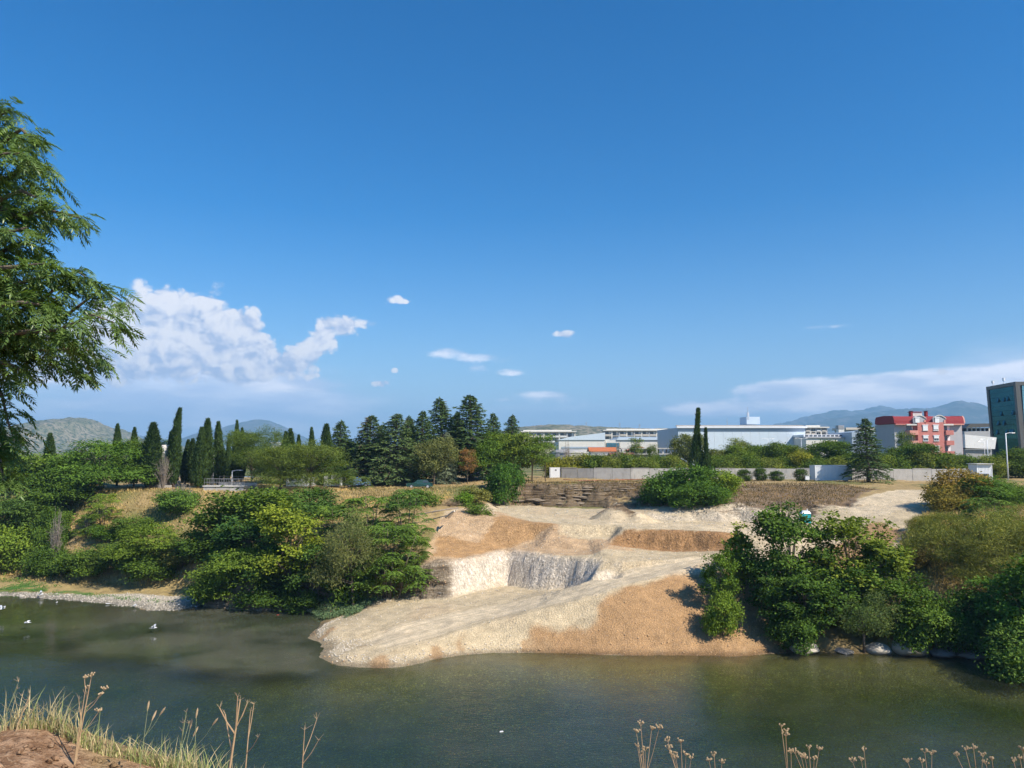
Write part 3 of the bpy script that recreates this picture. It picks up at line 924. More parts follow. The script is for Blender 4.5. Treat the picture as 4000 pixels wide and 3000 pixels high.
def broad(seed, W, H, lobes, n_clump, n_leaf, cr, L, Wd, flat=.6, up=.5, droop=0.0, low=-.55, trunk=.02, crown0=.12, shell=(.72, 1.0), mat=None, jitter=.7, tip=0.0):
    """lobes in unit box: x,y in -.5..5, z 0..1"""
    r = np.random.default_rng(seed)
    S = np.array((W, W, H))
    P, Dn = lobes_points(r, lobes, n_clump, shell, low)
    lv = Leaves()
    shade = r.uniform(.15, .75, n_clump)
    for k in range(n_clump):
        n = int(n_leaf * r.uniform(.6, 1.3))
        o = Dn[k] * np.array((1, 1, .8)) + (0, 0, .25)
        q = r.normal(size=(n, 3)) * cr * r.uniform(.7, 1.25) * np.array((1, 1, flat))
        pos = P[k] * S + q
        nr_ = unit(o * .7 + np.array((0, 0, up)) + r.normal(size=(n, 3)) * jitter)
        d = unit(np.cross(nr_, rdir(r, n)) + np.array((0, 0, -droop)) + unit(q + 1e-6) * .35)
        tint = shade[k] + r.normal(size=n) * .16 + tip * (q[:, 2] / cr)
        lv.add(pos, d, nr_, L * r.uniform(.5, 1.45, n), Wd * r.uniform(.6, 1.3, n), tint)
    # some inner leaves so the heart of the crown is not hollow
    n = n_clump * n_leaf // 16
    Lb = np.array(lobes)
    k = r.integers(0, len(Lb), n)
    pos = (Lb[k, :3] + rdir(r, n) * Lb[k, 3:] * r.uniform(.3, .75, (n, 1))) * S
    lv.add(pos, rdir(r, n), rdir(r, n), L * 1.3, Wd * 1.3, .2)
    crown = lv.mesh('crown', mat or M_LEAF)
    mb = MB()
    tr = trunk * H
    top = max(l[2] for l in lobes) * H * .8
    bend = r.normal(size=2) * .02 * H
    mb.tube([(0, 0, -.5), (bend[0] * .3, bend[1] * .3, crown0 * H), (bend[0], bend[1], top * .6), (bend[0] * 1.6, bend[1] * 1.4, top)], [tr * 1.25, tr, tr * .6, tr * .15], 7)
    pick = r.choice(n_clump, min(n_clump, 22), replace=False)
    limbs(mb, (bend[0] * .5, bend[1] * .5, crown0 * H * .8), P[pick] * S, tr, r)
    return crown, mb.mesh('trunk', M_BARK, True), W, H


def rnd_lobes(seed, n, zc=(.35, .8), rad=(.16, .26), spread=.3, zr=None):
    r = np.random.default_rng(seed)
    out = [(0, 0, .55, .30, .30, .34)]
    for k in range(n):
        a = 2 * math.pi * (k + r.uniform(-.3, .3)) / n
        q = r.uniform(*rad)
        z = r.uniform(*zc)
        s = spread * (1 - .55 * max(0, z - .5))
        out.append((math.cos(a) * s, math.sin(a) * s, z, q, q, q * (zr or r.uniform(.7, 1.0))))
    return out


def bush_lobes(seed, n=6):
    r = np.random.default_rng(seed)
    out = [(0, 0, .38, .36, .36, .55)]
    for k in range(n):
        a = 2 * math.pi * (k + r.uniform(-.35, .35)) / n
        q = r.uniform(.17, .25)
        out.append((math.cos(a) * .28, math.sin(a) * .28, r.uniform(.22, .62), q, q, q * r.uniform(1.0, 1.5)))
    return out


def conifer(seed, H, Rm, nb, kind):
    """cedar: tiers of spreading branches with drooping sprays"""
    r = np.random.default_rng(seed)
    lv = Leaves(); mb = MB()
    lean = r.normal(size=2) * .012 * H
    mb.tube([(0, 0, -.5), (0, 0, .1 * H), (lean[0], lean[1], .6 * H), (lean[0] * 2, lean[1] * 2, H)], [.028 * H, .022 * H, .012 * H, .002 * H], 7)
    for k in range(nb):
        u = (k + r.uniform(-.4, .4)) / nb
        u = min(max(u, 0), 1) ** .85
        z = (.09 + .90 * u) * H
        a = k * 2.39996 + r.uniform(-.3, .3)
        Lb = Rm * (1.02 * (1 - u) ** .72 + .02) * r.uniform(.72, 1.15)
        if u > .8: Lb *= r.uniform(.7, 1.35)
        up = .10 + .45 * u
        ca, sa = math.cos(a), math.sin(a)
        n = max(8, int(18 + 84 * Lb / Rm))
        t = np.sqrt(r.uniform(.02, 1, n))
        rise = up * t - (.42 - .2 * u) * t ** 2
        c = np.stack([ca * t * Lb, sa * t * Lb, z + rise * Lb], -1) + np.array((lean[0] * 2 * u, lean[1] * 2 * u, 0))
        lat = r.normal(size=n) * .20 * Lb * (1.05 - t * .75) + r.normal(size=n) * .06
        c += np.stack([-sa * lat, ca * lat, -np.abs(lat) * .35 + r.normal(size=n) * .05], -1)
        sd = np.sign(lat)
        d = np.stack([ca * .7 - sa * sd * .8, sa * .7 + ca * sd * .8, np.full(n, -.28 if kind == 'cedar' else .15) + r.normal(size=n) * .25], -1) + r.normal(size=(n, 3)) * .25
        nr_ = np.array((ca * .45, sa * .45, .9)) + r.normal(size=(n, 3)) * .5
        tint = .25 + .45 * t + r.normal(size=n) * .14
        lv.add(c, d, nr_, r.uniform(.45, .85, n) * (.55 + .45 * Lb / Rm), r.uniform(.10, .18, n), tint)
        if Lb > .5:
            mb.tube([(lean[0] * 2 * u, lean[1] * 2 * u, z), (ca * Lb * .5, sa * Lb * .5, z + (up * .5 - .1) * Lb), (ca * Lb * .95, sa * Lb * .95, z + (up * .95 - .38) * Lb)], [.006 * H, .004 * H, .001 * H], 4, False)
    lv.add(np.stack([r.normal(size=20) * .05 + lean[0] * 2, r.normal(size=20) * .05 + lean[1] * 2, r.uniform(.93, 1.0, 20) * H], -1), np.array((0, 0, 1.)) + r.normal(size=(20, 3)) * .35, rdir(r, 20), .4, .1, .5)
    return lv.mesh('crown', M_NEEDLE), mb.mesh('trunk', M_BARK, True), 2 * Rm, H


def cypress(seed, H, Rm, bend=0.0, sparse=1.0, shape=(.45, .8, 1.0, .84, .52, .22, .02)):
    r = np.random.default_rng(seed)
    lv = Leaves()
    n = int(5200 * sparse)
    u = r.uniform(0, 1, n) ** .9
    a = r.uniform(0, 2 * math.pi, n)
    prof = np.interp(u, [0, .06, .25, .5, .75, .92, 1], shape)
    lump = 1 + .45 * vnoise(a * 1.6 + 9 * u, u * 13, seed) + .22 * vnoise(a * 4, u * 34, seed + 1)
    rad = Rm * prof * lump * np.sqrt(r.uniform(.45, 1.0, n))
    z = (.05 + .93 * u) * H
    bx = bend * H * u ** 3
    pos = np.stack([np.cos(a) * rad + bx, np.sin(a) * rad, z], -1)
    d = np.stack([np.cos(a) * .35, np.sin(a) * .35, np.ones(n)], -1) + r.normal(size=(n, 3)) * .22
    nr_ = np.stack([np.cos(a), np.sin(a), np.full(n, .25)], -1) + r.normal(size=(n, 3)) * .45
    tint = .45 + .9 * (lump - 1) + r.normal(size=n) * .12
    lv.add(pos, d, nr_, r.uniform(.35, .7, n), r.uniform(.10, .2, n), tint)
    mb = MB()
    mb.tube([(0, 0, -.5), (0, 0, .4 * H), (bend * H * .5, 0, .8 * H)], [.02 * H, .012 * H, .003 * H], 6)
    return lv.mesh('crown', M_NEEDLE), mb.mesh('trunk', M_BARK, True), 2 * Rm, H


def ailanthus(seed, W, H, n_ros, stems=5):
    """upright stems carrying rosettes of long drooping pinnate leaves"""
    r = np.random.default_rng(seed)
    lv = Leaves(); mb = MB()
    for k in range(stems):
        a = 2 * math.pi * k / stems + r.uniform(-.4, .4)
        rr = W * .42 * r.uniform(.15, 1)
        tp = Vector((math.cos(a) * rr, math.sin(a) * rr, H * r.uniform(.65, .98)))
        mb.tube([(tp.x * .35, tp.y * .35, -.5), (tp.x * .6, tp.y * .6, tp.z * .5), tp], [.07, .05, .015], 5)
    for k in range(n_ros):
        a = r.uniform(0, 2 * math.pi); u = r.uniform(.0, 1)
        z = H * (.18 + .80 * u)
        rr = W * .47 * math.sqrt(r.uniform(.15, 1)) * (1 - .45 * max(0, u - .45) / .55)
        c = np.array((math.cos(a) * rr, math.sin(a) * rr, z * (1 - .18 * (rr / (W * .5)) ** 2)))
        nl = r.integers(7, 11)
        sh = r.uniform(.2, .8)
        for q in range(nl):
            b = 2 * math.pi * q / nl + r.uniform(-.3, .3)
            L = r.uniform(.55, .95)
            t = np.linspace(.2, 1, 7)
            out_ = np.array((math.cos(b), math.sin(b), 0))
            line_ = c + out_ * (t * L)[:, None] + np.array((0, 0, 1.)) * ((.35 * t - .75 * t ** 2) * L)[:, None]
            side = np.array((-math.sin(b), math.cos(b), 0))
            for s in (-1, 1):
                d = side * s + out_ * .45 + np.array((0, 0, -.35))
                lv.add(line_, np.broadcast_to(d, (7, 3)), np.array((0, 0, 1.)) + r.normal(size=(7, 3)) * .3, .26, .10, sh + r.normal(size=7) * .12)
    return lv.mesh('crown', M_LEAF), mb.mesh('trunk', M_BARK, True), W, H


def twiggy(seed, W, H, n=60, col_mat=None):
    """bare dead shrub"""
    r = np.random.default_rng(seed)
    mb = MB()
    for k in range(n):
        a = r.uniform(0, 2 * math.pi); t = r.uniform(.1, .5) * W
        h = H * r.uniform(.5, 1) * (1 - .5 * (t / (W * .5)) ** 2)
        p1 = Vector((math.cos(a) * t * .5, math.sin(a) * t * .5, h * .6)); p2 = Vector((math.cos(a) * t, math.sin(a) * t, h))
        mb.tube([(r.normal() * .1, r.normal() * .1, -.2), p1, p2], [.035, .025, .012], 3, False)
        for q in range(3):
            e = p1.lerp(p2, r.uniform(.2, .9))
            mb.tube([e, e + Vector(tuple(r.normal(size=3) * .3)) + Vector((0, 0, .2))], [.018, .008], 3, False)
    return mb.mesh('branches', col_mat or M_TWIG)


T = {}


def tpl():
    B = broad
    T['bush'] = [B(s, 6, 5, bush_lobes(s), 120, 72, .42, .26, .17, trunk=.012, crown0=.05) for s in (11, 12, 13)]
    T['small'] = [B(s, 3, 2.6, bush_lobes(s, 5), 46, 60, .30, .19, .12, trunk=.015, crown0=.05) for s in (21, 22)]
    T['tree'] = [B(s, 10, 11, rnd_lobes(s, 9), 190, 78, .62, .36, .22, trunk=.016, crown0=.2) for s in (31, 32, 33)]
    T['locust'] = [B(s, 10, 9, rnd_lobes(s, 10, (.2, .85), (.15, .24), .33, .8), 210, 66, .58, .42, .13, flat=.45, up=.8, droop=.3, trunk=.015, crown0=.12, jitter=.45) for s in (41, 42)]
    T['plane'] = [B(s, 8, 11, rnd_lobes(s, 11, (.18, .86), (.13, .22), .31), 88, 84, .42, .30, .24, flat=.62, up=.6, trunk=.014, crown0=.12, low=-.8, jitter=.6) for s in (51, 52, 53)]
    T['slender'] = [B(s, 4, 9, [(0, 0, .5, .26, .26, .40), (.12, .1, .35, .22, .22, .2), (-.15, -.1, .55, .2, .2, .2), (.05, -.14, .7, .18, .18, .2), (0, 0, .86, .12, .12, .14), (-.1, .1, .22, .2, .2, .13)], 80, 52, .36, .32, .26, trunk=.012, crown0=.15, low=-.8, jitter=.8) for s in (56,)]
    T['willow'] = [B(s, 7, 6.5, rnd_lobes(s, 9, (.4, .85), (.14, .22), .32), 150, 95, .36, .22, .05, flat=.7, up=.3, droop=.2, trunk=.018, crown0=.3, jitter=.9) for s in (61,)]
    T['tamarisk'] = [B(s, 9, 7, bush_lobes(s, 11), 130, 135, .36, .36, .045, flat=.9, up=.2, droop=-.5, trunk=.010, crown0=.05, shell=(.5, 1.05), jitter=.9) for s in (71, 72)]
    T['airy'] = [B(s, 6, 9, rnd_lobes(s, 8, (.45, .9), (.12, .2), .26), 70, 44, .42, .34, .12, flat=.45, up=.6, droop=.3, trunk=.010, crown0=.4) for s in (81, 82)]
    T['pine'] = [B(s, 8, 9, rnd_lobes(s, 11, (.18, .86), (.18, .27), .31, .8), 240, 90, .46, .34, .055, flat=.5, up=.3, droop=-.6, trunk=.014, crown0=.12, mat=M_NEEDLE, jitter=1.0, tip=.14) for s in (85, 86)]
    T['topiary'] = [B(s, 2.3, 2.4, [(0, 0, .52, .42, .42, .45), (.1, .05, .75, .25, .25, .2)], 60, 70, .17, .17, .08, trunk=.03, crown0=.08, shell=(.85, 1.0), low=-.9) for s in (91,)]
    T['cedar'] = [conifer(s, 15, 4.2, 150, 'cedar') for s in (101, 102, 103)]
    T['cypress'] = [cypress(111, 13, 1.15), cypress(112, 12, 1.05), cypress(113, 14, .95, .045), cypress(114, 13, 1.2, -.02, .75, (.5, .9, 1.0, .45, .2, .15, .05))]
    T['ailanthus'] = [ailanthus(s, 6, 5, 60) for s in (121, 122)]


tpl()

G_KIND = {}


def place_xyz(species, base, w, h, col, label, name, cat, group=None, var=0, rz=None, sink=.15, kids=None):
    crown, trunk, W0, H0 = T[species][var % len(T[species])]
    root = empty(name, (base[0], base[1], base[2] - sink), random.uniform(0, 6.28) if rz is None else rz)
    root.scale = (w / W0 * random.uniform(.93, 1.07), w / W0 * random.uniform(.93, 1.07), h / H0)
    root.rotation_euler = (random.uniform(-.035, .035), random.uniform(-.035, .035), root.rotation_euler[2])
    tr = link('trunk', trunk, root)
    cr = link('crown', crown, root)
    g = (1.45, 1.30, .95) if crown.materials[0] is M_NEEDLE else (1.68, 1.50, 1.0)
    cr.color = (col[0] * g[0], col[1] * g[1], col[2] * g[2], 1)
    tag(root, label, cat, group)
    return root


def plant(species, px, Y, top, wpx, col, label, name, cat, group=None, var=0, rz=None, base=None):
    """a plant whose middle stands at the photograph's column px, Y metres away, rooted on the ground there"""
    x = AT(px, 1800, Y).x
    z = ground_z(x, Y) if Y < GY1 - 1 else 12.5
    if base is not None: z = base
    h = AT(px, top, Y).z - z
    w = wpx / F * math.hypot(x, Y) * (.93 if px < 800 and Y < 122 else 1.06)
    need = {'ailanthus': .85, 'bush': .46, 'small': .5, 'plane': .9, 'tree': .7, 'locust': .6, 'tamarisk': .5}.get(species, 0) * w
    k = 0
    while base is None and h < need and k < 8 and Y < 118:      # step down the slope until the plant has room to stand
        Y -= .8; k += 1
        x = AT(px, 1800, Y).x
        z = ground_z(x, Y)
        if z < .3: break
        h = AT(px, top, Y).z - z
    h = max(h, need)
    z = min(z, AT(px, top, Y).z - h)
    return place_xyz(species, (x, Y, z), w, max(h, .5), col, label, name, cat, group, var, rz)


DK, MID, LIT, YEL, OLV, GRY, BLU = (.060, .115, .032), (.085, .150, .038), (.120, .195, .042), (.185, .235, .045), (.150, .170, .070), (.155, .185, .105), (.055, .105, .055)
CED, CYP, PIN = (.060, .108, .048), (.046, .085, .034), (.078, .130, .040)

GC = 'cypress trees on the far plateau'
for px, Y, top, w, v, lab in [
        (198, 128, 1690, 46, 0, 'dark cypress poking out of the leafy trees below the rocky hill'),
        (461, 131, 1655, 40, 1, 'short pointed cypress tip above the broad feathery tree'),
        (527, 129, 1668, 40, 0, 'narrow cypress between the feathery tree and the stout cypress'),
        (594, 122, 1650, 70, 1, 'stout free-standing cypress just before the rusty white tank'),
        (664, 127, 1684, 26, 0, 'thin very dark cypress hugging the tall curved one'),
        (680, 124, 1590, 46, 2, 'tallest cypress with its tip curving to one side'),
        (725, 132, 1715, 40, 0, 'low cypress right behind the tallest curved cypress'),
        (752, 130, 1712, 44, 1, 'low bushy cypress between the curved one and the double one'),
        (778, 122, 1666, 52, 0, 'shorter half of the double cypress by the concrete chimney'),
        (802, 124, 1634, 56, 1, 'taller half of the double cypress by the concrete chimney'),
        (856, 128, 1645, 48, 0, 'pointed cypress just beyond the concrete chimney'),
        (891, 133, 1694, 24, 1, 'tiny thin cypress between two pointed cypresses'),
        (922, 134, 1640, 30, 0, 'tall thin cypress rising behind the first pine'),
        (944, 137, 1670, 30, 1, 'twin cypress with its tip just above the first pine'),
        (1109, 138, 1684, 42, 1, 'first of three blunt cypresses beside the white gable'),
        (1139, 140, 1672, 48, 0, 'tallest of three blunt cypresses beside the white gable'),
        (1166, 139, 1697, 34, 1, 'smallest of three blunt cypresses beside the white gable'),
        (1221, 137, 1668, 34, 0, 'lone narrow cypress between the blunt trio and the cedars'),
        (1269, 133, 1655, 58, 1, 'broad cypress touching the first cedar of the row'),
        (2717, 127, 1592, 74, 3, 'tall ragged cypress standing behind the big cliff-edge bush'),
        (2760, 126, 1668, 52, 3, 'shorter cypress leaning on the tall ragged one')]:
    plant('cypress', px, Y, top, w * (.72 if px > 2000 else .9), CYP, lab, 'cypress', 'cypress', GC, v)

GCE = 'cedars along the far plateau'
for px, Y, top, w, v, lab in [
        (1318, 136, 1640, 120, 0, 'first cedar of the row, above the small guard house'),
        (1432, 133, 1617, 160, 1, 'broad cedar shading the orange-flowered shrub'),
        (1530, 131, 1611, 170, 2, 'broad pale cedar with branches down to the parked cars'),
        (1577, 138, 1620, 95, 0, 'thin-topped cedar squeezed between two broad cedars'),
        (1612, 142, 1630, 90, 1, 'low cedar deep in the middle of the cedar row'),
        (1652, 136, 1601, 130, 2, 'cedar with open tiers before the two tallest'),
        (1732, 139, 1551, 160, 0, 'second tallest cedar with a bare thin tip'),
        (1775, 143, 1605, 110, 2, 'cedar filling the gap between the two tallest'),
        (1841, 137, 1540, 215, 1, 'tallest cedar with wide dark tiers'),
        (1936, 141, 1610, 115, 2, 'small-crowned cedar next to the tallest one'),
        (1990, 144, 1618, 110, 0, 'last cedar of the row, before the apartment block'),
        (1480, 141, 1655, 110, 1, 'cedar half hidden between the two broad ones'),
        (3390, 130.5, 1630, 116, 2, 'lone cedar with a bare trunk beside the white container')]:
    plant('cedar', px, Y, top, w * 1.3, CED if px != 1530 else (.085, .14, .07), lab, 'cedar', 'cedar', GCE, v)
plant('cedar', 1738, 129, 1683, 95, (.17, .23, .20), 'pale blue-grey conifer in front of the cedar row', 'spruce', 'conifer', None, 1)

for px, Y, top, w, v, c, lab in [
        (985, 124, 1672, 190, 0, PIN, 'open-crowned pine with a crooked top, behind the basin railings'),
        (1095, 118, 1738, 210, 1, (.095, .145, .040), 'light green pine with two bare trunks'),
        (1215, 120, 1728, 230, 0, (.100, .150, .042), 'wide light green pine beside the white site cabin'),
        (1345, 124, 1830, 90, 1, PIN, 'small pine in front of the guard house')]:
    plant('pine', px, Y, top, w, c, lab, 'pine', 'pine', 'pines by the treatment basins', v)

GB = 'bushes on the left river slope'
for sp, px, Y, top, w, v, c, lab in [
        ('tree', 140, 121, 1738, 330, 0, MID, 'broad leafy tree at the head of the slope, below the rocky hill'),
        ('locust', 400, 119, 1694, 350, 0, (.075, .150, .036), 'wide feathery tree with layered foliage beside the stout cypress'),
        ('locust', 575, 126, 1706, 190, 1, MID, 'feathery tree filling the gap behind the stout cypress'),
        ('tree', 20, 126, 1830, 260, 1, OLV, 'pale tree at the edge, under the hanging branch'),
        ('tree', 250, 117, 1800, 250, 1, (.058, .112, .030), 'dark tree with its skirt on the grassy slope'),
        ('locust', 60, 114, 1930, 260, 1, (.062, .118, .042), 'dark blue-green thicket at the slope edge'),
        ('bush', 215, 108, 1962, 130, 0, DK, 'upright dark bush alone on the dry slope'),
        ('bush', 190, 112, 1940, 190, 1, MID, 'loose bush just above the upright dark one'),
        ('bush', 20, 106, 2035, 210, 2, LIT, 'yellow-green bush above the pebble beach'),
        ('small', 175, 104.5, 2110, 120, 0, MID, 'low bush behind the beach, next to the yellow-green one'),
        ('bush', 225, 103.5, 2115, 150, 1, DK, 'dark spreading bush on the beach edge'),
        ('ailanthus', 415, 113, 1918, 130, 0, LIT, 'tall leafy weeds on the crest of the dry slope'),
        ('ailanthus', 355, 109, 2000, 100, 1, MID, 'leafy weeds halfway down the dry slope'),
        ('bush', 705, 111, 1903, 170, 2, (.085, .165, .048), 'rounded dense bush under the double cypress'),
        ('bush', 430, 109, 2040, 130, 0, (.07, .14, .03), 'dark low bush in the middle of the dry slope'),
        ('bush', 545, 110, 2005, 150, 1, MID, 'low spreading bush above the big feathery one'),
        ('locust', 615, 103, 2025, 290, 0, (.115, .185, .040), 'big feathery light green bush over the beach'),
        ('bush', 470, 101, 2110, 190, 2, (.075, .13, .04), 'dark ragged bush overhanging the dry beach grass'),
        ('bush', 350, 102.5, 2130, 190, 1, MID, 'matt green bush in the row behind the beach'),
        ('bush', 610, 98.5, 2150, 220, 0, (.08, .145, .038), 'lowest big bush casting shade on the beach'),
        ('bush', 750, 97.5, 2110, 180, 1, OLV, 'olive bush beside the dry brown shrub'),
        ('tree', 955, 103, 1892, 340, 2, (.088, .150, .036), 'large bushy tree below the basin railings'),
        ('bush', 830, 98, 2060, 220, 0, DK, 'dark bush at the foot of the large bushy tree'),
        ('plane', 985, 94, 2000, 280, 1, (.052, .118, .045), 'shaded broad-leaved tree with deep green clumps'),
        ('bush', 1190, 108, 1895, 250, 1, (.065, .130, .040), 'rounded dark bush below the white site cabin'),
        ('bush', 1060, 105, 1945, 200, 2, MID, 'bush wedged between the large tree and the rounded one'),
        ('plane', 1150, 87, 1962, 300, 0, (.165, .225, .042), 'bright yellow-green tree rising from the waterline'),
        ('locust', 960, 88.5, 2120, 300, 1, (.105, .175, .040), 'wide bush hanging over the rocky shore'),
        ('bush', 880, 89.5, 2200, 190, 0, MID, 'rounded bush above the grey outfall rocks'),
        ('bush', 1080, 87.5, 2240, 210, 1, (.05, .10, .03), 'dark bush under the bright yellow-green tree'),
        ('small', 1200, 85.2, 2290, 120, 0, DK, 'dark low shrub at the water below the bright tree'),
        ('plane', 1255, 89, 2090, 200, 2, (.06, .12, .04), 'dark tree squeezed between the bright tree and the willow'),
        ('ailanthus', 1320, 101, 1960, 200, 0, MID, 'long-leaved shrub behind the willow'),
        ('ailanthus', 1450, 99, 1915, 280, 1, (.082, .15, .042), 'tall long-leaved thicket topped with yellow seed heads'),
        ('ailanthus', 1590, 98, 1905, 200, 0, (.075, .15, .05), 'long-leaved shrub next to the orange dirt slope'),
        ('ailanthus', 1530, 91, 2020, 280, 1, (.088, .16, .045), 'long-leaved shrub with pale stems above the cave'),
        ('ailanthus', 1400, 93, 2040, 220, 0, DK, 'shaded long-leaved shrub between the willow and the cave top'),
        ('ailanthus', 1630, 92, 2080, 130, 1, MID, 'thin long-leaved shrub at the edge of the digging'),
        ('ailanthus', 1500, 85.6, 2130, 190, 0, LIT, 'drooping pale-leaved shrub on the rim of the cave'),
        ('small', 1390, 85.3, 2150, 150, 1, MID, 'small bush on the cave rim behind the willow trunk'),
        ('small', 1660, 106, 1905, 120, 0, MID, 'dusty bush on the plateau edge by the dark car'),
        ('ailanthus', 1600, 110, 1895, 150, 1, (.07, .14, .05), 'feathery shrub below the parked dark car'),
        ('ailanthus', 1400, 121, 1850, 120, 1, (.10, .15, .05), 'shrub with orange seed clusters near the guard house'),
        ('bush', 1970, 119, 1793, 140, 2, (.052, .118, .032), 'dense round tree clinging to the cliff edge'),
        ('small', 1812, 108, 1912, 70, 0, (.11, .21, .04), 'fresh green plant on top of the orange dirt heap'),
        ('small', 1880, 107, 1958, 100, 1, MID, 'flattened shrub lying on the rim of the digging'),
        ('small', 1850, 117, 1890, 130, 1, OLV, 'dry scrub hanging over the low cliff')]:
    plant(sp, px, Y, top, w, c, lab, {'tree': 'leafy_tree', 'plane': 'leafy_tree', 'locust': 'feathery_tree', 'ailanthus': 'leafy_shrub'}.get(sp, 'bush'),
          {'tree': 'tree', 'plane': 'tree', 'locust': 'tree', 'ailanthus': 'shrub'}.get(sp, 'bush'), GB, v)

# leaning willow by the cave
wl_ = plant('willow', 1390, 83.6, 2015, 270, (.135, .165, .085), 'grey-green willow with bare forked trunk leaning over the inlet', 'willow_tree', 'tree', None, 0, 1.0)

GP = 'trees at the back of the far plateau'
for sp, px, Y, top, w, v, c, lab in [
        ('tree', 1695, 127, 1690, 150, 0, (.12, .145, .075), 'thin grey-olive tree in front of the cedars'),
        ('airy', 1826, 127, 1745, 80, 0, (.20, .125, .07), 'small withered tree with brown leaves'),
        ('tree', 1900, 134, 1690, 190, 1, (.085, .155, .036), 'green leafy tree next to the withered brown one'),
        ('tree', 2015, 136, 1678, 190, 2, (.110, .165, .040), 'wide leafy tree before the pale apartment block'),
        ('airy', 2078, 132, 1700, 150, 1, (.105, .175, .045), 'slim-trunked tree at the end of the grove'),
        ('airy', 2130, 134, 1685, 100, 0, (.09, .16, .04), 'slender tree beside the white gate panel'),
        ('tree', 1780, 140, 1690, 150, 1, (.085, .15, .035), 'green tree hidden behind the grey-olive one'),
        ('tree', 1040, 134, 1728, 170, 0, (.062, .115, .034), 'dark tree filling the gap between the first two pines'),
        ('tree', 1165, 136, 1735, 170, 1, (.060, .112, .034), 'dark tree below the blunt cypress trio'),
        ('tree', 1290, 131, 1752, 130, 2, (.055, .105, .034), 'dark tree beside the guard house roof'),
        ('tree', 738, 138, 1742, 130, 1, (.055, .105, .034), 'dark tree hidden behind the low cypresses'),
        ('tree', 885, 139, 1738, 150, 2, (.060, .112, .036), 'dark tree closing the gap behind the basin railings'),
        ('tree', 1395, 138, 1700, 150, 0, (.055, .105, .036), 'dark tree between the first two cedars'),
        ('airy', 2484, 160, 1700, 70, 0, (.10, .15, .05), 'wispy tree before the concrete frame building'),
        ('airy', 2545, 162, 1712, 62, 1, (.10, .15, .05), 'second wispy tree beside the gabled shed'),
        ('tree', 2690, 158, 1685, 130, 2, (.11, .14, .06), 'dusty pale tree behind the ragged cypress'),
        ('tree', 2810, 156, 1742, 130, 0, (.10, .13, .05), 'thin dusty tree against the blue warehouse'),
        ('airy', 2880, 158, 1684, 120, 1, (.125, .165, .06), 'airy tree rising above its neighbours at the warehouse'),
        ('tree', 2900, 153, 1740, 140, 1, (.10, .16, .04), 'leafy tree under the airy one by the warehouse'),
        ('tree', 2975, 157, 1728, 130, 2, MID, 'rounded tree behind the second clipped shrub'),
        ('tree', 3050, 155, 1714, 150, 0, (.085, .14, .034), 'dark rounded tree at the middle of the warehouse'),
        ('tree', 3105, 152, 1745, 110, 1, (.14, .17, .05), 'yellowish tree left of the white container'),
        ('tree', 3220, 153, 1712, 170, 2, (.070, .125, .032), 'dense round tree behind the white container'),
        ('tree', 3310, 156, 1748, 130, 0, MID, 'low tree between the round one and the lone cedar'),
        ('tree', 3470, 154, 1748, 150, 1, (.085, .14, .036), 'leafy tree between the lone cedar and the red house'),
        ('airy', 3535, 160, 1678, 80, 0, (.10, .15, .05), 'wispy tree against the corner of the red house'),
        ('tree', 3570, 152, 1722, 150, 2, (.070, .125, .035), 'dark tree hiding the lower red house'),
        ('airy', 3615, 165, 1718, 60, 1, (.26, .17, .08), 'thin brown-leaved tree before the red house'),
        ('tree', 3700, 153, 1755, 150, 0, (.09, .15, .04), 'low tree before the pink corner of the red house'),
        ('tree', 3975, 150, 1752, 150, 1, (.080, .135, .038), 'tree at the edge below the glass tower')]:
    plant(sp, px, Y, top, w, c, lab, 'airy_tree' if sp == 'airy' else 'leafy_tree', 'tree', GP, v)

# hedge-like scrub right behind the concrete wall
r_ = np.random.default_rng(5)
spots = [(2170, 'yellowing scrub behind the white gate panel'), (2245, 'yellow-flecked scrub drooping over the dark wall panel'), (2310, 'scrub below the orange roof'), (2375, 'tall scrub below the brown roofs'),
         (2440, 'scrub in front of the gabled shed'), (2505, 'bright scrub by the wispy trees'), (2570, 'scrub below the concrete frame building'), (2630, 'scrub beside the big cliff-edge bush'),
         (2800, 'scrub behind the first clipped shrub'), (2860, 'scrub below the thin dusty tree'), (2930, 'scrub between the first two clipped shrubs'), (2995, 'scrub behind the second clipped shrub'),
         (3060, 'scrub behind the third clipped shrub'), (3120, 'yellow scrub behind the fourth clipped shrub'), (3190, 'scrub just left of the white container roof'), (3265, 'scrub over the white container roof'),
         (3330, 'scrub at the lone cedar trunk'), (3430, 'scrub just right of the lone cedar'), (3500, 'scrub below the grey side of the red house'), (3570, 'scrub in front of the red house door side'),
         (3640, 'dusty scrub below the red house windows'), (3710, 'scrub below the pink balconies'), (3780, 'scrub before the slanted white hall'), (3850, 'scrub beside the small white kiosk'),
         (3920, 'scrub at the foot of the tall white lamp'), (3990, 'scrub at the picture edge below the glass tower')]
for k, (px, lab) in enumerate(spots):
    c = [(.095, .155, .040), (.115, .165, .045), (.080, .135, .036), (.13, .17, .05)][k % 4]
    if 'yellow' in lab: c = (.20, .22, .045)
    top = {0: 1768, 1: 1760, 2: 1772}[k % 3] + r_.uniform(-8, 10)
    plant('bush', px, 148 + r_.uniform(-1, 2), top, 118, c, lab, 'scrub_bush', 'bush', 'scrub behind the concrete wall', k)

for px, top, w, lab in [(2908, 1829, 54, 'first clipped shrub, next to the yellow-green bush'), (2972, 1823, 50, 'second clipped shrub, slightly taller than its neighbours'),
                        (3032, 1835, 56, 'third clipped shrub with a hole showing its stem'), (3132, 1827, 50, 'fourth clipped shrub beside the white electric box')]:
    plant('topiary', px, 131.5, top, w, (.050, .092, .032), lab, 'clipped_shrub', 'bush', 'clipped shrubs before the wall', 0)

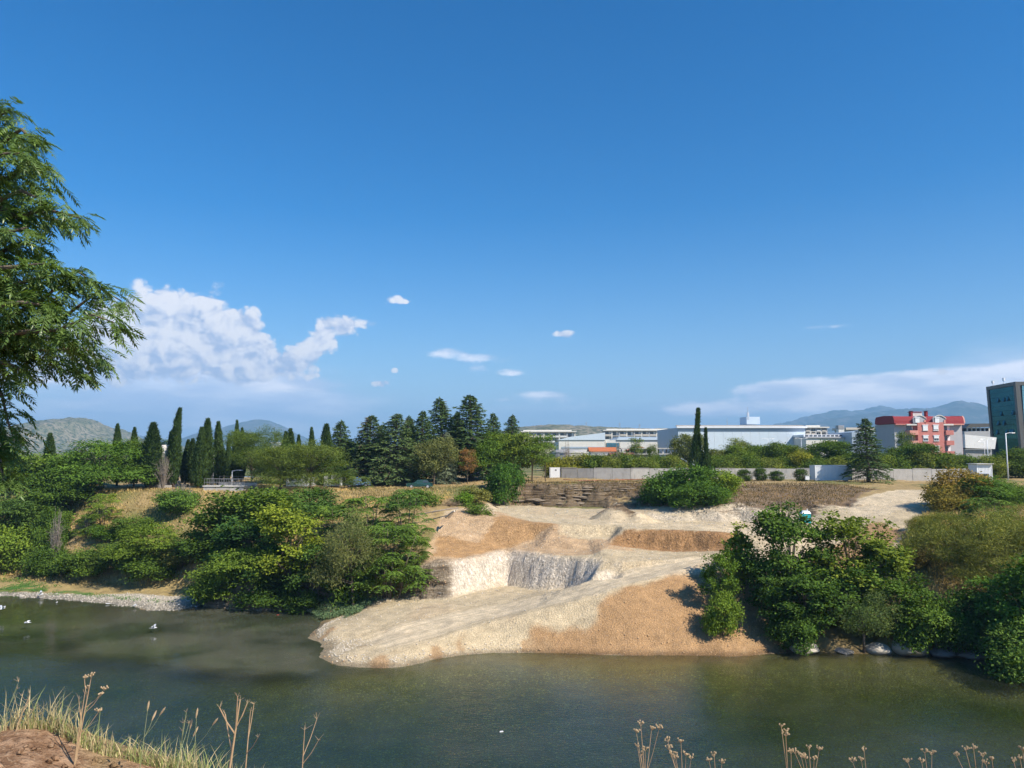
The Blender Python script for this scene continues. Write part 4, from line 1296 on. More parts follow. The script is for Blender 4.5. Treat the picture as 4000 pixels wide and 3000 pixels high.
for sp, px, Y, top, w, v, c, lab in [
        ('bush', 2600, 116, 1822, 190, 0, (.060, .125, .034), 'dark half of the big bush at the cliff edge'),
        ('bush', 2665, 113, 1800, 220, 1, (.065, .135, .036), 'highest dome of the big bush at the cliff edge'),
        ('bush', 2720, 108, 1870, 200, 2, (.058, .122, .034), 'low front dome of the big cliff-edge bush'),
        ('bush', 2805, 114, 1820, 170, 0, (.135, .205, .042), 'yellow-green end of the big cliff-edge bush'),
        ('bush', 2770, 110, 1885, 170, 1, (.085, .160, .038), 'mid-green part below the yellow-green dome')]:
    x = AT(px, 1800, Y).x
    plant(sp, px, Y, top, w, c, lab, 'bush', 'bush', 'domes of the cliff-edge bush', v, None, max(ground_z(x, Y) - .6, 8.8))

GR = 'trees on the right river slope'
for sp, px, Y, top, w, v, c, lab in [
        ('slender', 2885, 75, 2040, 140, 0, (.155, .215, .045), 'slender bright tree beside the orange dirt slope'),
        ('plane', 2800, 72, 2125, 130, 1, (.095, .17, .04), 'small tree with its shadow on the orange dirt'),
        ('bush', 2805, 69.6, 2285, 125, 0, (.115, .19, .042), 'low bright bush on the orange slope'),
        ('plane', 3075, 73, 1972, 300, 0, (.072, .135, .038), 'tallest broad-leaved tree, before the portable toilet'),
        ('plane', 2990, 72, 2090, 200, 2, (.068, .13, .038), 'dark broad-leaved tree beside the slender bright one'),
        ('plane', 3310, 77, 1985, 330, 1, (.130, .185, .042), 'lighter broad-leaved tree with reddish tips'),
        ('plane', 3420, 74, 2100, 210, 0, (.095, .165, .040), 'leafy tree beside the bare dirt track'),
        ('plane', 3120, 70, 2200, 270, 1, (.062, .122, .036), 'dark lower tree over the limestone slab'),
        ('plane', 3290, 71, 2170, 240, 2, (.075, .145, .040), 'broad lower tree in the middle of the thicket'),
        ('bush', 3090, 69, 2370, 170, 2, (.060, .12, .034), 'shaded bush at the water beside the limestone slab'),
        ('willow', 3345, 68.3, 2310, 240, 0, (.105, .160, .075), 'grey-green willow bush dipping to the water'),
        ('plane', 3480, 71, 2230, 220, 1, (.075, .14, .038), 'deep green tree above the big boulder'),
        ('bush', 3570, 68.3, 2310, 210, 0, (.085, .155, .042), 'leafy bush overhanging the big boulder'),
        ('bush', 3710, 68.3, 2290, 190, 1, (.060, .12, .036), 'dark bush between the boulders'),
        ('tamarisk', 3670, 86, 1980, 180, 0, (.155, .18, .062), 'olive feathery shrub at the head of the dirt track'),
        ('tamarisk', 3790, 82, 1965, 380, 1, (.150, .175, .065), 'widest olive feathery shrub'),
        ('tamarisk', 3900, 76, 2060, 360, 0, (.158, .182, .070), 'olive feathery shrub drooping over the dark bank'),
        ('tamarisk', 3990, 84, 1955, 300, 1, (.14, .17, .06), 'olive feathery shrub at the picture edge'),
        ('plane', 3900, 67.5, 2220, 230, 2, (.085, .165, .045), 'bright-leaved tree over the waterline boulders'),
        ('plane', 3990, 64.5, 2170, 280, 0, (.070, .145, .038), 'broad-leaved tree at the lower picture edge'),
        ('bush', 3960, 62.2, 2400, 240, 1, (.075, .14, .045), 'dark bush touching the water at the picture edge'),
        ('plane', 4120, 66, 2100, 300, 1, MID, 'tree just leaving the picture above the river'),
        ('bush', 3800, 67, 2400, 170, 2, DK, 'shaded bush behind the last boulders'),
        ('bush', 3735, 98, 1812, 200, 0, (.21, .165, .060), 'shrub with rusty orange leaf tips by the pale track'),
        ('bush', 3705, 95, 1885, 160, 1, (.175, .160, .055), 'rusty low shrub at the edge of the pale track'),
        ('locust', 3855, 103, 1838, 210, 0, (.068, .135, .036), 'dark green tree below the white kiosk'),
        ('locust', 3960, 104, 1880, 200, 1, MID, 'feathery tree beside the curved concrete wall'),
        ('ailanthus', 3850, 93, 1930, 190, 0, (.085, .15, .05), 'dark long-leaved shrub before the curved wall'),
        ('tamarisk', 3600, 92, 2000, 110, 0, (.16, .17, .06), 'tuft of olive scrub beside the track'),
        ('bush', 3540, 82, 2130, 120, 2, (.17, .15, .07), 'dry brownish bush beside the dirt gully')]:
    plant(sp, px, Y, top, w, c, lab, {'plane': 'leafy_tree', 'slender': 'leafy_tree', 'locust': 'feathery_tree', 'bush': 'bush', 'willow': 'willow_bush', 'tamarisk': 'feathery_shrub', 'ailanthus': 'leafy_shrub'}[sp],
          {'plane': 'tree', 'slender': 'tree', 'locust': 'tree', 'bush': 'bush', 'willow': 'bush'}.get(sp, 'shrub'), GR, v)

# dead and dry shrubs
M_DRY = plain('dry_shrub', (.27, .20, .12), .95, var=.3)
for px, Y, top, w, m_, lab in [(710, 113, 1870, 120, M_TWIG, 'grey leafless shrub above the rounded dense bush'), (640, 121, 1765, 80, M_TWIG, 'bare bleached tree in front of the rusty tank'),
                               (800, 92, 2185, 100, M_DRY, 'brown withered shrub at the end of the beach'), (235, 104, 1950, 60, M_TWIG, 'bare grey twigs beside the upright dark bush'),
                               (2415, 150, 1700, 60, M_TWIG, 'leafless tree in front of the white hall'), (2215, 155, 1705, 50, M_TWIG, 'leafless sapling before the blue sloping roof'),
                               (1760, 106, 1970, 110, M_DRY, 'heap of dry branches on the orange dirt heap'), (3590, 86, 2190, 110, M_DRY, 'dead brush beside the dirt gully')]:
    x = AT(px, 1800, Y).x
    z = ground_z(x, Y)
    h = AT(px, top, Y).z - z
    wd = w / F * Y
    o = link('dead_shrub', twiggy(int(px), wd, max(h, .8), 70, m_), None, (x, Y, z - .1))
    tag(o, lab, 'dead shrub', 'leafless shrubs')

# ------------------------------------------------------------------ buildings and yard things
M_WHITE = plain('white_render', (.74, .73, .70), .8, var=.08, scale=.5, stain=((.45, .42, .38), .35))
M_CREAM = plain('cream_render', (.72, .69, .62), .85, var=.07, scale=.4, stain=((.5, .46, .4), .3))
M_BLUEPANEL = plain('blue_metal_panel', (.58, .66, .72), .5, var=.05, scale=.2)
M_GREYBLUE = plain('grey_blue_metal', (.36, .43, .50), .5, var=.06, scale=.3)
M_ROOFTAN = plain('tan_roof_sheet', (.42, .38, .34), .8, var=.1, scale=.3)
M_METALW = plain('white_metal', (.78, .79, .80), .4, var=.04, scale=1.0, stain=((.5, .42, .33), .12))
M_CONC = plain('concrete', (.50, .475, .43), .9, var=.18, scale=1.2, bump=.3, stain=((.22, .21, .19), .55))
M_CONCD = plain('dark_concrete', (.36, .35, .335), .9, var=.2, scale=1.2, bump=.3, stain=((.15, .14, .13), .5))
M_GREY = plain('grey_render', (.42, .42, .43), .85, var=.06, scale=.5)
M_RED = plain('red_render', (.54, .195, .16), .85, var=.07, scale=.6)
M_PINK = plain('salmon_render', (.66, .30, .235), .85, var=.06, scale=.6)
M_REDROOF = plain('red_metal_roof', (.27, .035, .04), .65, var=.06, scale=.6, spec=.15)
M_ORROOF = plain('orange_tile_roof', (.50, .155, .055), .85, var=.2, scale=1.5, bump=.4)
M_BRROOF = plain('brown_tile_roof', (.22, .09, .065), .85, var=.2, scale=1.5, bump=.4)
M_GLASS = plain('window_glass', (.05, .06, .07), .12, var=.2, spec=.8)
M_BLIND = plain('white_shutter', (.78, .78, .77), .6, var=.04, scale=2)
M_DARK = plain('dark_opening', (.035, .035, .04), .7, var=.3)


def tinted_glass(name, col, dcol, rough=.14):
    m, N, out = new_mat(name)
    tc = N.node('ShaderNodeNewGeometry').outputs['Position']
    n = N.noise(tc, .22, 4.0, .6)
    g = N.node('ShaderNodeBsdfGlossy', {'Color': N.mix(n, (*[k * .55 for k in col], 1), (*[k * 1.4 for k in col], 1)), 'Roughness': rough}).outputs[0]
    d = N.node('ShaderNodeBsdfDiffuse', {'Color': (*dcol, 1)}).outputs[0]
    N.l.new(N.node('ShaderNodeMixShader', {0: .75, 1: d, 2: g}).outputs[0], out.inputs[0])
    return m


M_TEAL = tinted_glass('teal_glass', (.045, .16, .17), (.012, .06, .07))
M_SKYGL = tinted_glass('pale_blue_glass', (.25, .45, .48), (.06, .16, .22))
M_FRAMEG = plain('bronze_frame', (.10, .095, .085), .5, var=.1)
M_STEEL = plain('galvanised_steel', (.55, .56, .57), .45, metal=.5, var=.08)
M_RUST = plain('rusty_white_steel', (.70, .68, .64), .8, var=.1, scale=.8, stain=((.42, .17, .06), .85))
M_SLAB = plain('pale_slab', (.66, .63, .57), .85, var=.08, scale=.5)
M_TIMBER = plain('old_timber', (.24, .18, .12), .9, var=.25)
M_GROOVE = plain('beige_render', (.60, .53, .44), .85, var=.07)


def X(px, D): return AT(px, 1760, D).x
def Zp(py, D, px=2000): return AT(px, py, D).z


def root(name, px, D, label, cat, z=12.5, group=None):
    e = empty(name, (X(px, D), D, z))
    return tag(e, label, cat, group)


def part(name, par, mat, fn, smooth=False):
    """fn fills an MB in world coordinates; the mesh is stored relative to the parent's base"""
    mb = MB(); fn(mb)
    o = par.location if par.parent is None else par.location + par.parent.location
    mb.v = [(v[0] - o.x, v[1] - o.y, v[2] - o.z) for v in mb.v]
    return mb.obj(name, mat, par, None, 0, smooth)


def bx(par, name, mat, px0, px1, y0, y1, D, depth, back=0.0):
    """box whose front face covers the photograph's px0..px1, y0..y1 at distance D"""
    x0, x1 = X(px0, D), X(px1, D)
    return part(name, par, mat, lambda m: m.box(x0, x1, D - back, D + depth, Zp(y1, D), Zp(y0, D)))


# --- light blue warehouse
w_ = root('warehouse', 2900, 280, 'long light blue metal warehouse with a pale overhanging roof', 'warehouse')
D = 280.0
x0, x1 = X(2650, D), X(3147, D)
zt = Zp(1669, D)
npan = 14
for k in range(npan):
    a, b = x0 + (x1 - x0) * k / npan, x0 + (x1 - x0) * (k + 1) / npan
    part('wall_panel', w_, M_BLUEPANEL, lambda m: m.box(a + .02, b - .02, D, D + .25, 12.4, zt - 1.4))
part('wall', w_, M_GREYBLUE, lambda m: m.box(x0, x1, D + .26, D + 40, 12.4, zt - .1))
part('fascia', w_, M_METALW, lambda m: m.box(x0 - .6, x1 + .6, D - .9, D + .2, zt - .3, zt + .35))
part('eaves_band', w_, M_GREYBLUE, lambda m: m.box(x0 + .1, x1 - .1, D - .25, D + .24, zt - 1.35, zt - .32))
rf = part('roof', w_, M_ROOFTAN, lambda m: m.prism([(0, 0)] * 0 or [(x0 - .6, zt + .3), (x1 + .6, zt + .3), (x1 - 1.0, zt + .8), (x0 - .6, zt + .8)], D + .22, D + 1) or m.hexa(
    [(x0 - .6, D + .9, zt + .3), (x1 + .6, D + .9, zt + .3), (x1 + .6, D + 40, zt + .3), (x0 - .6, D + 40, zt + .3), (x0 - .6, D + .9, zt + .45), (x1 + .6, D + .9, zt + .45), (x1 - 8, D + 22, zt + 2.1), (x0 - .6, D + 22, zt + 2.0)]))
bx(w_, 'roof_cabin', M_BLUEPANEL, 2920, 2972, 1628, 1657, 296, 9)
part('mast', w_, M_STEEL, lambda m: m.tube([(X(2926, 294), 294, Zp(1640, 294)), (X(2926, 294), 294, Zp(1590, 294))], [.25, .08], 5))
bx(w_, 'antenna_box', M_METALW, 2923, 2930, 1611, 1628, 296, .8)
part('aerial', w_, M_STEEL, lambda m: m.tube([(X(2843, 297), 297, Zp(1660, 297)), (X(2843, 297), 297, Zp(1633, 297))], [.12, .05], 4))


# --- apartment blocks with loggias
def flats(px0, px1, ytop, ybot, D, bays, floors, label, slope=0):
    r = root('apartment_block', (px0 + px1) / 2, D, label, 'apartment block')
    x0, x1 = X(px0, D), X(px1, D)
    z1, z0 = Zp(ytop, D), Zp(ybot, D)
    part('wall', r, M_GROOVE, lambda m: m.box(x0, x1, D + 1.6, D + 14, 12.4, z1))
    part('roof', r, M_SLAB, lambda m: m.box(x0 - 1.2, x1 + 1.2, D - 1.0, D + 14.5, z1 + .02, z1 + .75))
    part('parapet', r, M_CREAM, lambda m: m.box(x0 + 2, x1 - 2, D + 4, D + 12, z1 + .76, z1 + 1.7))
    fh = (z1 - z0) / floors
    for f in range(floors + 1):
        zz = z1 - f * fh
        if f: part('floor_slab', r, M_SLAB, lambda m: m.box(x0, x1, D, D + 1.59, zz - .25, zz + .15))
    bw = (x1 - x0) / bays
    rr = np.random.default_rng(int(px0))
    for b in range(bays + 1):
        xx = x0 + b * bw
        part('pier', r, M_SLAB if b % 2 else M_GREY, lambda m: m.box(xx - .45, xx + .45, D + .05, D + 1.58, z0 - .2, z1))
    for f in range(floors):
        for b in range(bays):
            a = x0 + b * bw + .5; c = a + bw - 1.0; zz = z1 - (f + 1) * fh + .16
            kind = rr.integers(0, 3)
            if kind != 1:
                part('balcony', r, M_WHITE if kind else M_GROOVE, lambda m: m.box(a, c, D - .15, D + .03, zz, zz + 1.0))
            w = part('window', r, M_GLASS, lambda m: m.box(a + .3, a + (c - a) * .62, D + 1.5, D + 1.585, zz + .1, zz + fh - .75))
            if kind != 2: part('door_panel', r, M_BLIND, lambda m: m.box(a + (c - a) * .66, c - .25, D + 1.46, D + 1.585, zz + .1, zz + fh - .75))
    return r


flats(2362, 2625, 1683, 1722, 560, 9, 2, 'long apartment block with loggias behind the white factory hall')
flats(2034, 2246, 1688, 1728, 540, 7, 2, 'white apartment block with dark loggias beside the last cedar')
flats(3148, 3232, 1672, 1700, 430, 4, 2, 'cream flats with an overhanging roof at the end of the blue warehouse')

# --- white factory hall with the sloping pale blue roof
h_ = root('factory_hall', 2400, 330, 'white factory hall with a wedge-shaped pale blue roof', 'factory')
D = 330.0
part('wall', h_, M_CREAM, lambda m: m.box(X(2183, D), X(2363, D), D, D + 30, 12.4, Zp(1719, D)))
part('roof_wedge', h_, M_BLUEPANEL, lambda m: m.prism([(X(2175, D), Zp(1719, D) + .02), (X(2364, D), Zp(1719, D) + .02), (X(2364, D), Zp(1690, D)), (X(2230, D), Zp(1706, D))], D - .4, D + 30))
part('link_wall', h_, M_CREAM, lambda m: m.box(X(2365, D) + .1, X(2643, D), D + .8, D + 28, 12.4, Zp(1719, D)))
part('link_roof', h_, M_BLUEPANEL, lambda m: m.box(X(2412, D), X(2648, D), D + .3, D + 26, Zp(1719, D) + .02, Zp(1712, D)))
part('clerestory', h_, M_GREYBLUE, lambda m: m.box(X(2420, D), X(2630, D), D + 3, D + 24, Zp(1712, D) + .01, Zp(1706, D)))
part('low_band', h_, M_GREYBLUE, lambda m: m.box(X(2195, D), X(2360, D), D - .25, D - .01, Zp(1752, D), Zp(1745, D)))
wn = part('window_band', h_, M_FRAMEG, lambda m: m.box(X(2370, D), X(2421, D), D + .55, D + .79, Zp(1747, D), Zp(1730, D)))
for i in range(6):
    for j in range(2):
        a = X(2371, D) + (X(2420, D) - X(2371, D)) * i / 6; b = a + (X(2420, D) - X(2371, D)) / 6 - .12
        zz = Zp(1747, D) + .1 + j * .95
        part('pane', wn, M_SKYGL, lambda m: m.box(a, b, D + .48, D + .54, zz, zz + .85))
bx(h_, 'small_window', M_GLASS, 2586, 2600, 1742, 1750, D + .6, .15)

# --- low tiled houses in front of the hall
for nm, px0, px1, ye, yr, yb, D, mat, lab in [
        ('orange', 2302, 2414, 1762, 1747, 1805, 236, M_ORROOF, 'low house with a long bright orange tiled roof'),
        ('brown', 2384, 2482, 1781, 1768, 1812, 222, M_BRROOF, 'low shed with a dull brown tiled roof')]:
    t = root('low_house', (px0 + px1) / 2, D, lab, 'house')
    xa, xb = X(px0, D), X(px1, D)
    ze, zr = Zp(ye, D), Zp(yr, D + 4)
    part('wall', t, M_CREAM, lambda m: m.box(xa + .5, xb - .5, D + .6, D + 7.4, 12.4, ze - .02))
    rfo = part('roof', t, mat, lambda m: m.add([(xa, D, ze), (xb, D, ze), (xb, D + 4, zr), (xa, D + 4, zr), (xb, D + 8, ze), (xa, D + 8, ze), (xa, D, ze - .18), (xb, D, ze - .18), (xb, D + 8, ze - .18), (xa, D + 8, ze - .18)],
                                               [(0, 1, 2, 3), (3, 2, 4, 5), (6, 7, 1, 0), (9, 5, 4, 8), (0, 3, 5, 9, 6), (1, 7, 8, 4, 2), (6, 9, 8, 7)]))
    n = 5
    for k in range(n):
        a = xa + 1.0 + (xb - xa - 2) * k / n
        part('window', t, M_GLASS, lambda m: m.box(a + .3, a + 1.3, D + .52, D + .59, 13.6, 14.9))
    part('porch_roof', t, M_SLAB, lambda m: m.box(xa + .6, xb - 1, D - 1.2, D + .5, ze - 1.35, ze - 1.2))
t = root('gabled_shed', 2500, 232, 'small gabled shed with orange roof edges', 'shed')
D = 232.0
xa, xb, xm = X(2452, D), X(2550, D), X(2501, D)
part('wall', t, M_CREAM, lambda m: m.prism([(xa + .6, 12.4), (xb - .6, 12.4), (xb - .6, Zp(1765, D)), (xm, Zp(1750, D)), (xa + .6, Zp(1765, D))], D, D + 8))
part('roof', t, M_ORROOF, lambda m: m.prism([(xa, Zp(1765, D) + .1), (xm, Zp(1749, D) + .1), (xb, Zp(1765, D) + .1), (xb, Zp(1765, D) + .35), (xm, Zp(1749, D) + .4), (xa, Zp(1765, D) + .35)], D - .5, D + 8.5))
part('doorway', t, M_DARK, lambda m: m.box(xm - 1.3, xm + 1.6, D - .06, D - .005, 12.5, 15.6))
t = root('unfinished_building', 2600, 226, 'unfinished concrete frame of posts and slabs', 'building')
D = 226.0
for k in range(8):
    xx = X(2428, D) + (X(2655, D) - X(2428, D)) * k / 7
    part('post', t, M_CONC, lambda m: m.box(xx - .2, xx + .2, D, D + .4, 12.4, Zp(1755, D)))
    part('post', t, M_CONC, lambda m: m.box(xx - .2, xx + .2, D + 7, D + 7.4, 12.4, Zp(1755, D)))
for yy in (1754, 1776):
    part('slab', t, M_CONC, lambda m: m.box(X(2424, D), X(2660, D), D - .5, D + 8, Zp(yy, D) + .01, Zp(yy, D) + .35))
tk = root('round_tank', 2225, 200, 'wide grey round tank behind the yellow-flecked scrub', 'tank')
part('shell', tk, M_CONCD, lambda m: m.lathe([(5.2, 12.4), (5.2, Zp(1768, 200)), (4.4, Zp(1760, 200)), (2.0, Zp(1755, 200)), (.1, Zp(1754, 200))], 24, (X(2225, 200), 204, 0)), True)
part('rim', tk, M_CONC, lambda m: m.lathe([(5.35, Zp(1770, 200)), (5.35, Zp(1767, 200))], 24, (X(2225, 200), 204, 0)))

# --- buildings right of the warehouse
t = root('flat_hall', 3240, 268, 'low white flat-roofed hall right of the blue warehouse', 'hall')
D = 268.0
part('wall', t, M_CREAM, lambda m: m.box(X(3150, D), X(3345, D), D, D + 18, 12.4, Zp(1711, D)))
part('roof', t, M_GREY, lambda m: m.box(X(3148, D), X(3346, D), D - .5, D + 18.4, Zp(1711, D) + .02, Zp(1706, D)))
part('roof_step', t, M_METALW, lambda m: m.box(X(3150, D), X(3302, D), D + 2, D + 17, Zp(1706, D) + .02, Zp(1697, D)))
for k in range(9):
    a = X(3156, D) + k * 1.55
    part('skylight', t, M_GLASS, lambda m: m.box(a, a + 1.1, D + 1.92, D + 1.99, Zp(1704, D), Zp(1699, D)))
bx(t, 'window', M_GLASS, 3288, 3306, 1735, 1743, D - .1, .09)
t = root('vent_tower', 3290, 330, 'square white vent tower with grey louvred top', 'tower')
bx(t, 'shaft', M_WHITE, 3279, 3301, 1676, 1740, 330, 2.6)
for k in range(5):
    bx(t, 'louvre', M_GREY, 3278.5, 3301.5, 1661.5 + k * 2.9, 1663.6 + k * 2.9, 329.8, 3.0)
bx(t, 'louvre_core', M_DARK, 3281, 3299, 1661.4, 1675.9, 330.3, 2.0)
t = root('brick_flats', 3380, 390, 'tan-roofed flats half hidden by the lone cedar', 'apartment block')
bx(t, 'wall', M_GREY, 3312, 3502, 1679, 1760, 390, 15)
bx(t, 'roof', M_GROOVE, 3308, 3504, 1670, 1678.6, 389, 17)
for k in range(7):
    bx(t, 'window', M_GLASS, 3318 + k * 26, 3334 + k * 26, 1683, 1693, 389.85, .12)
t = root('grey_hall', 3440, 262, 'grey-blue hall with a gridded glass front beside the red house', 'hall')
D = 262.0
part('wall', t, M_GREYBLUE, lambda m: m.prism([(X(3330, D), 12.4), (X(3500, D), 12.4), (X(3500, D), Zp(1675, D)), (X(3456, D), Zp(1676, D)), (X(3400, D), Zp(1682, D)), (X(3330, D), Zp(1688, D))], D, D + 20))
part('side_wall', t, M_WHITE, lambda m: m.box(X(3457, D), X(3501, D), D - .3, D - .02, 12.4, Zp(1673, D)))
gf = part('glass_front', t, M_FRAMEG, lambda m: m.box(X(3400, D), X(3456, D), D - .25, D - .05, Zp(1745, D), Zp(1701, D)))
for i in range(6):
    for j in range(7):
        a = 3401 + i * 9.2; c = 1702 + j * 6.1
        bx(gf, 'pane', M_SKYGL if (i + j) % 3 else M_BLUEPANEL, a, a + 8.2, c, c + 5.2, D - .3, .04)

# --- red house
rh = root('red_house', 3635, 208, 'red and grey apartment house with red metal roof and two dormers', 'house')
D = 208.0
part('grey_wing', rh, M_GREY, lambda m: m.box(X(3503, D), X(3576, D), D + .8, D + 12, 12.4, Zp(1656, D)))
part('grey_wing', rh, M_GREY, lambda m: m.box(X(3690, D), X(3768, D), D + .8, D + 12, 12.4, Zp(1654, D)))
part('side_strip', rh, M_PINK, lambda m: m.box(X(3768, D) + .01, X(3772, D), D + 1.2, D + 11, 12.4, Zp(1650, D)))
part('red_bay', rh, M_RED, lambda m: m.box(X(3582, D), X(3684, D), D - .9, D + 11.9, 12.4, Zp(1650, D)))
part('bay_side', rh, M_RED, lambda m: m.box(X(3575, D), X(3582, D) - .01, D, D + 11.8, 12.4, Zp(1652, D)))
part('bay_side', rh, M_RED, lambda m: m.box(X(3684, D) + .01, X(3692, D), D, D + 11.8, 12.4, Zp(1652, D)))
# curved mansard roof
prof = [(0.0, 0.0), (.12, .8), (.35, 1.55), (.9, 2.05), (5.6, 2.3), (10.3, 2.05), (10.85, 1.55), (11.08, .8), (11.2, 0.0)]


def roof_strip(m, xa, xb, z0):
    n = len(prof)
    vs = [(xa, D - .3 + a, z0 + b) for a, b in prof] + [(xb, D - .3 + a, z0 + b) for a, b in prof]
    fs = [(k, k + n, k + n + 1, k + 1) for k in range(n - 1)] + [tuple(range(n)), tuple(range(2 * n - 1, n - 1, -1)), (0, n - 1, 2 * n - 1, n)]
    m.add(vs, fs)


ze = Zp(1655, D)
mr = part('roof', rh, M_REDROOF, lambda m: roof_strip(m, X(3501, D), X(3769, D), ze), False)
part('eaves_gutter', rh, M_RED, lambda m: m.box(X(3500, D), X(3576, D), D - .45, D + .2, ze - .35, ze - .02))
part('eaves_gutter', rh, M_PINK, lambda m: m.box(X(3686, D), X(3769, D), D - .45, D + .2, ze - .35, ze - .02))
part('gable_trim', rh, M_PINK, lambda m: roof_strip(m, X(3769, D) + .02, X(3769, D) + .35, ze + .12))
part('gable_trim', rh, M_REDROOF, lambda m: roof_strip(m, X(3501, D) - .35, X(3501, D) - .02, ze + .12))
for a, b in ((3568, 3616), (3645, 3693)):
    xa, xb = X(a, D), X(b, D)
    arch = [(xa, ze + .05), (xb, ze + .05), (xb, ze + 1.4)] + [(xb + (xa - xb) * (k + 1) / 8, ze + 1.4 + .8 * math.sin(math.pi * (k + 1) / 8)) for k in range(7)] + [(xa, ze + 1.4)]
    dm = part('dormer', rh, M_GREY, lambda m: m.prism(arch, D - .75, D + 3.4))
    rim = [(xa - .15, ze + 1.35)] + [(xa + (xb - xa) * k / 8, ze + 1.62 + .8 * math.sin(math.pi * k / 8)) for k in range(9)] + [(xb + .15, ze + 1.35)]
    rim2 = [(x, z - .2) for x, z in rim][::-1]
    part('rim', dm, M_SLAB, lambda m: m.prism((rim + rim2)[::-1], D - .95, D - .76))
    part('cheek', dm, M_PINK, lambda m: m.box(xb - .5, xb - .05, D - .9, D - .76, ze + .05, ze + 1.0))
    wn = part('window', dm, M_BLIND, lambda m: m.box(xa + .45, xa + 1.6, D - .92, D - .77, ze + .25, ze + 1.75))
    part('shutter_box', dm, M_METALW, lambda m: m.box(xa + .35, xa + 1.7, D - 1.02, D - .93, ze + 1.6, ze + 1.85))
for a in (3599, 3659):
    ch = part('chimney', rh, M_REDROOF, lambda m: m.box(X(a - 4, D), X(a + 4, D), D + 4, D + 5, ze + 1.9, Zp(1606, D + 4)))
    part('cap', ch, M_FRAMEG, lambda m: m.box(X(a - 5, D), X(a + 5, D), D + 3.8, D + 5.2, Zp(1606, D + 4) + .01, Zp(1604.5, D + 4)))
part('roof_box', rh, M_SLAB, lambda m: m.box(X(3604, D), X(3641, D), D + 4.2, D + 6.5, ze + 1.9, Zp(1610, D + 4)))
part('roof_box_lid', rh, M_REDROOF, lambda m: m.box(X(3602, D), X(3642, D), D + 4.0, D + 6.7, Zp(1610, D + 4) + .01, Zp(1608, D + 4)))
part('aerial', rh, M_STEEL, lambda m: m.tube([(X(3668, D), D + 5, ze + 1.9), (X(3668, D), D + 5, Zp(1592, D + 5))], .05, 4))
for j, yy in enumerate((1662, 1702.5, 1743.5)):
    for i, a in enumerate((3601, 3642.5)):
        xa, xb = X(a, D), X(a + 20, D)
        zb, zt_ = Zp(yy + 20, D), Zp(yy, D)
        shut = 1.0 if (i, j) in ((0, 0),) else (.8 if (i, j) == (1, 0) else .5)
        wn = part('window', rh, M_METALW, lambda m: m.box(xa, xb, D - 1.0, D - .905, zb, zt_))
        part('pane', wn, M_GLASS, lambda m: m.box(xa + .1, (xa + xb) / 2 - .04, D - 1.03, D - 1.004, zb + .12, zt_ - .12))
        part('pane', wn, M_GLASS, lambda m: m.box((xa + xb) / 2 + .04, xb - .1, D - 1.03, D - 1.004, zb + .12, zt_ - .12))
        part('shutter', wn, M_BLIND, lambda m: m.box(xa + .04, xb - .04, D - 1.09, D - 1.035, zt_ - (zt_ - zb) * shut, zt_ - .02))
        part('shutter_box', wn, M_METALW, lambda m: m.box(xa - .12, xb + .12, D - 1.14, D - .906, zt_ + .01, zt_ + .2))
        part('sill', wn, M_SLAB, lambda m: m.box(xa - .1, xb + .1, D - 1.12, D - .907, zb - .1, zb - .01))
for s, a, b in ((0, 3545, 3583), (1, 3686, 3722)):
    for j, yy in enumerate((1681, 1721, 1762)):
        xa, xb = X(a, D), X(b, D)
        zb = Zp(yy + 18, D)
        fr_ = [(xa, -.9), (xa + .25, -1.25), (xb - .25, -1.25), (xb, -.9), (xb, .8), (xa, .8)]
        bl = part('balcony', rh, M_PINK if s == 0 else M_RED, lambda m: m.add([(x, D + y, zb) for x, y in fr_] + [(x, D + y, zb + 1.25) for x, y in fr_],
             [(5, 4, 3, 2, 1, 0), (6, 7, 8, 9, 10, 11)] + [(k, (k + 1) % 6, 6 + (k + 1) % 6, 6 + k) for k in range(6)]))
        part('door', bl, M_GLASS, lambda m: m.box(xa + .4, xb - .5, D + .72, D + .79, zb + 1.26, zb + 2.6))
        part('blind', bl, M_BLIND, lambda m: m.box(xb - .9, xb - .2, D + .66, D + .715, zb + 1.26, zb + 2.6))
    part('balcony_canopy', rh, M_SLAB, lambda m: m.box(X(a - 4, D), X(b + 2, D), D - .8, D + .79, Zp(1662, D), Zp(1656.5, D)))
# right side end balconies
for yy in (1668, 1702, 1740):
    part('end_balcony', rh, M_PINK, lambda m: m.box(X(3772, D) + .02, X(3776, D) + .2, D + 2, D + 5, Zp(yy + 16, D), Zp(yy, D)))

# --- slanted white hall and the dark-roofed hall behind it
t = root('slanted_hall', 3835, 232, 'white hall with a slanting end wall beside the red house', 'hall')
D = 232.0
part('upper_box', t, M_WHITE, lambda m: m.hexa([(X(3772, D), D, Zp(1750, D)), (X(3887, D), D, Zp(1754, D)), (X(3887, D), D + 16, Zp(1754, D)), (X(3772, D), D + 16, Zp(1750, D)),
                                                (X(3772, D), D, Zp(1697, D)), (X(3896, D), D, Zp(1709, D)), (X(3896, D), D + 16, Zp(1709, D)), (X(3772, D), D + 16, Zp(1697, D))]))
part('base', t, M_CONCD, lambda m: m.box(X(3780, D), X(3878, D), D + 1, D + 15, 12.4, Zp(1751, D) - .4))
t = root('dark_hall', 3825, 305, 'dark-roofed hall with white columns next to the glass tower', 'hall')
D = 305.0
part('roof', t, M_FRAMEG, lambda m: m.prism([(X(3772, D), Zp(1672, D)), (X(3876, D), Zp(1667, D)), (X(3876, D), Zp(1654, D)), (X(3792, D), Zp(1655, D))], D - .8, D + 20))
part('wall', t, M_DARK, lambda m: m.box(X(3776, D), X(3876, D), D + 1, D + 18, Zp(1684, D), Zp(1672, D) - .02))
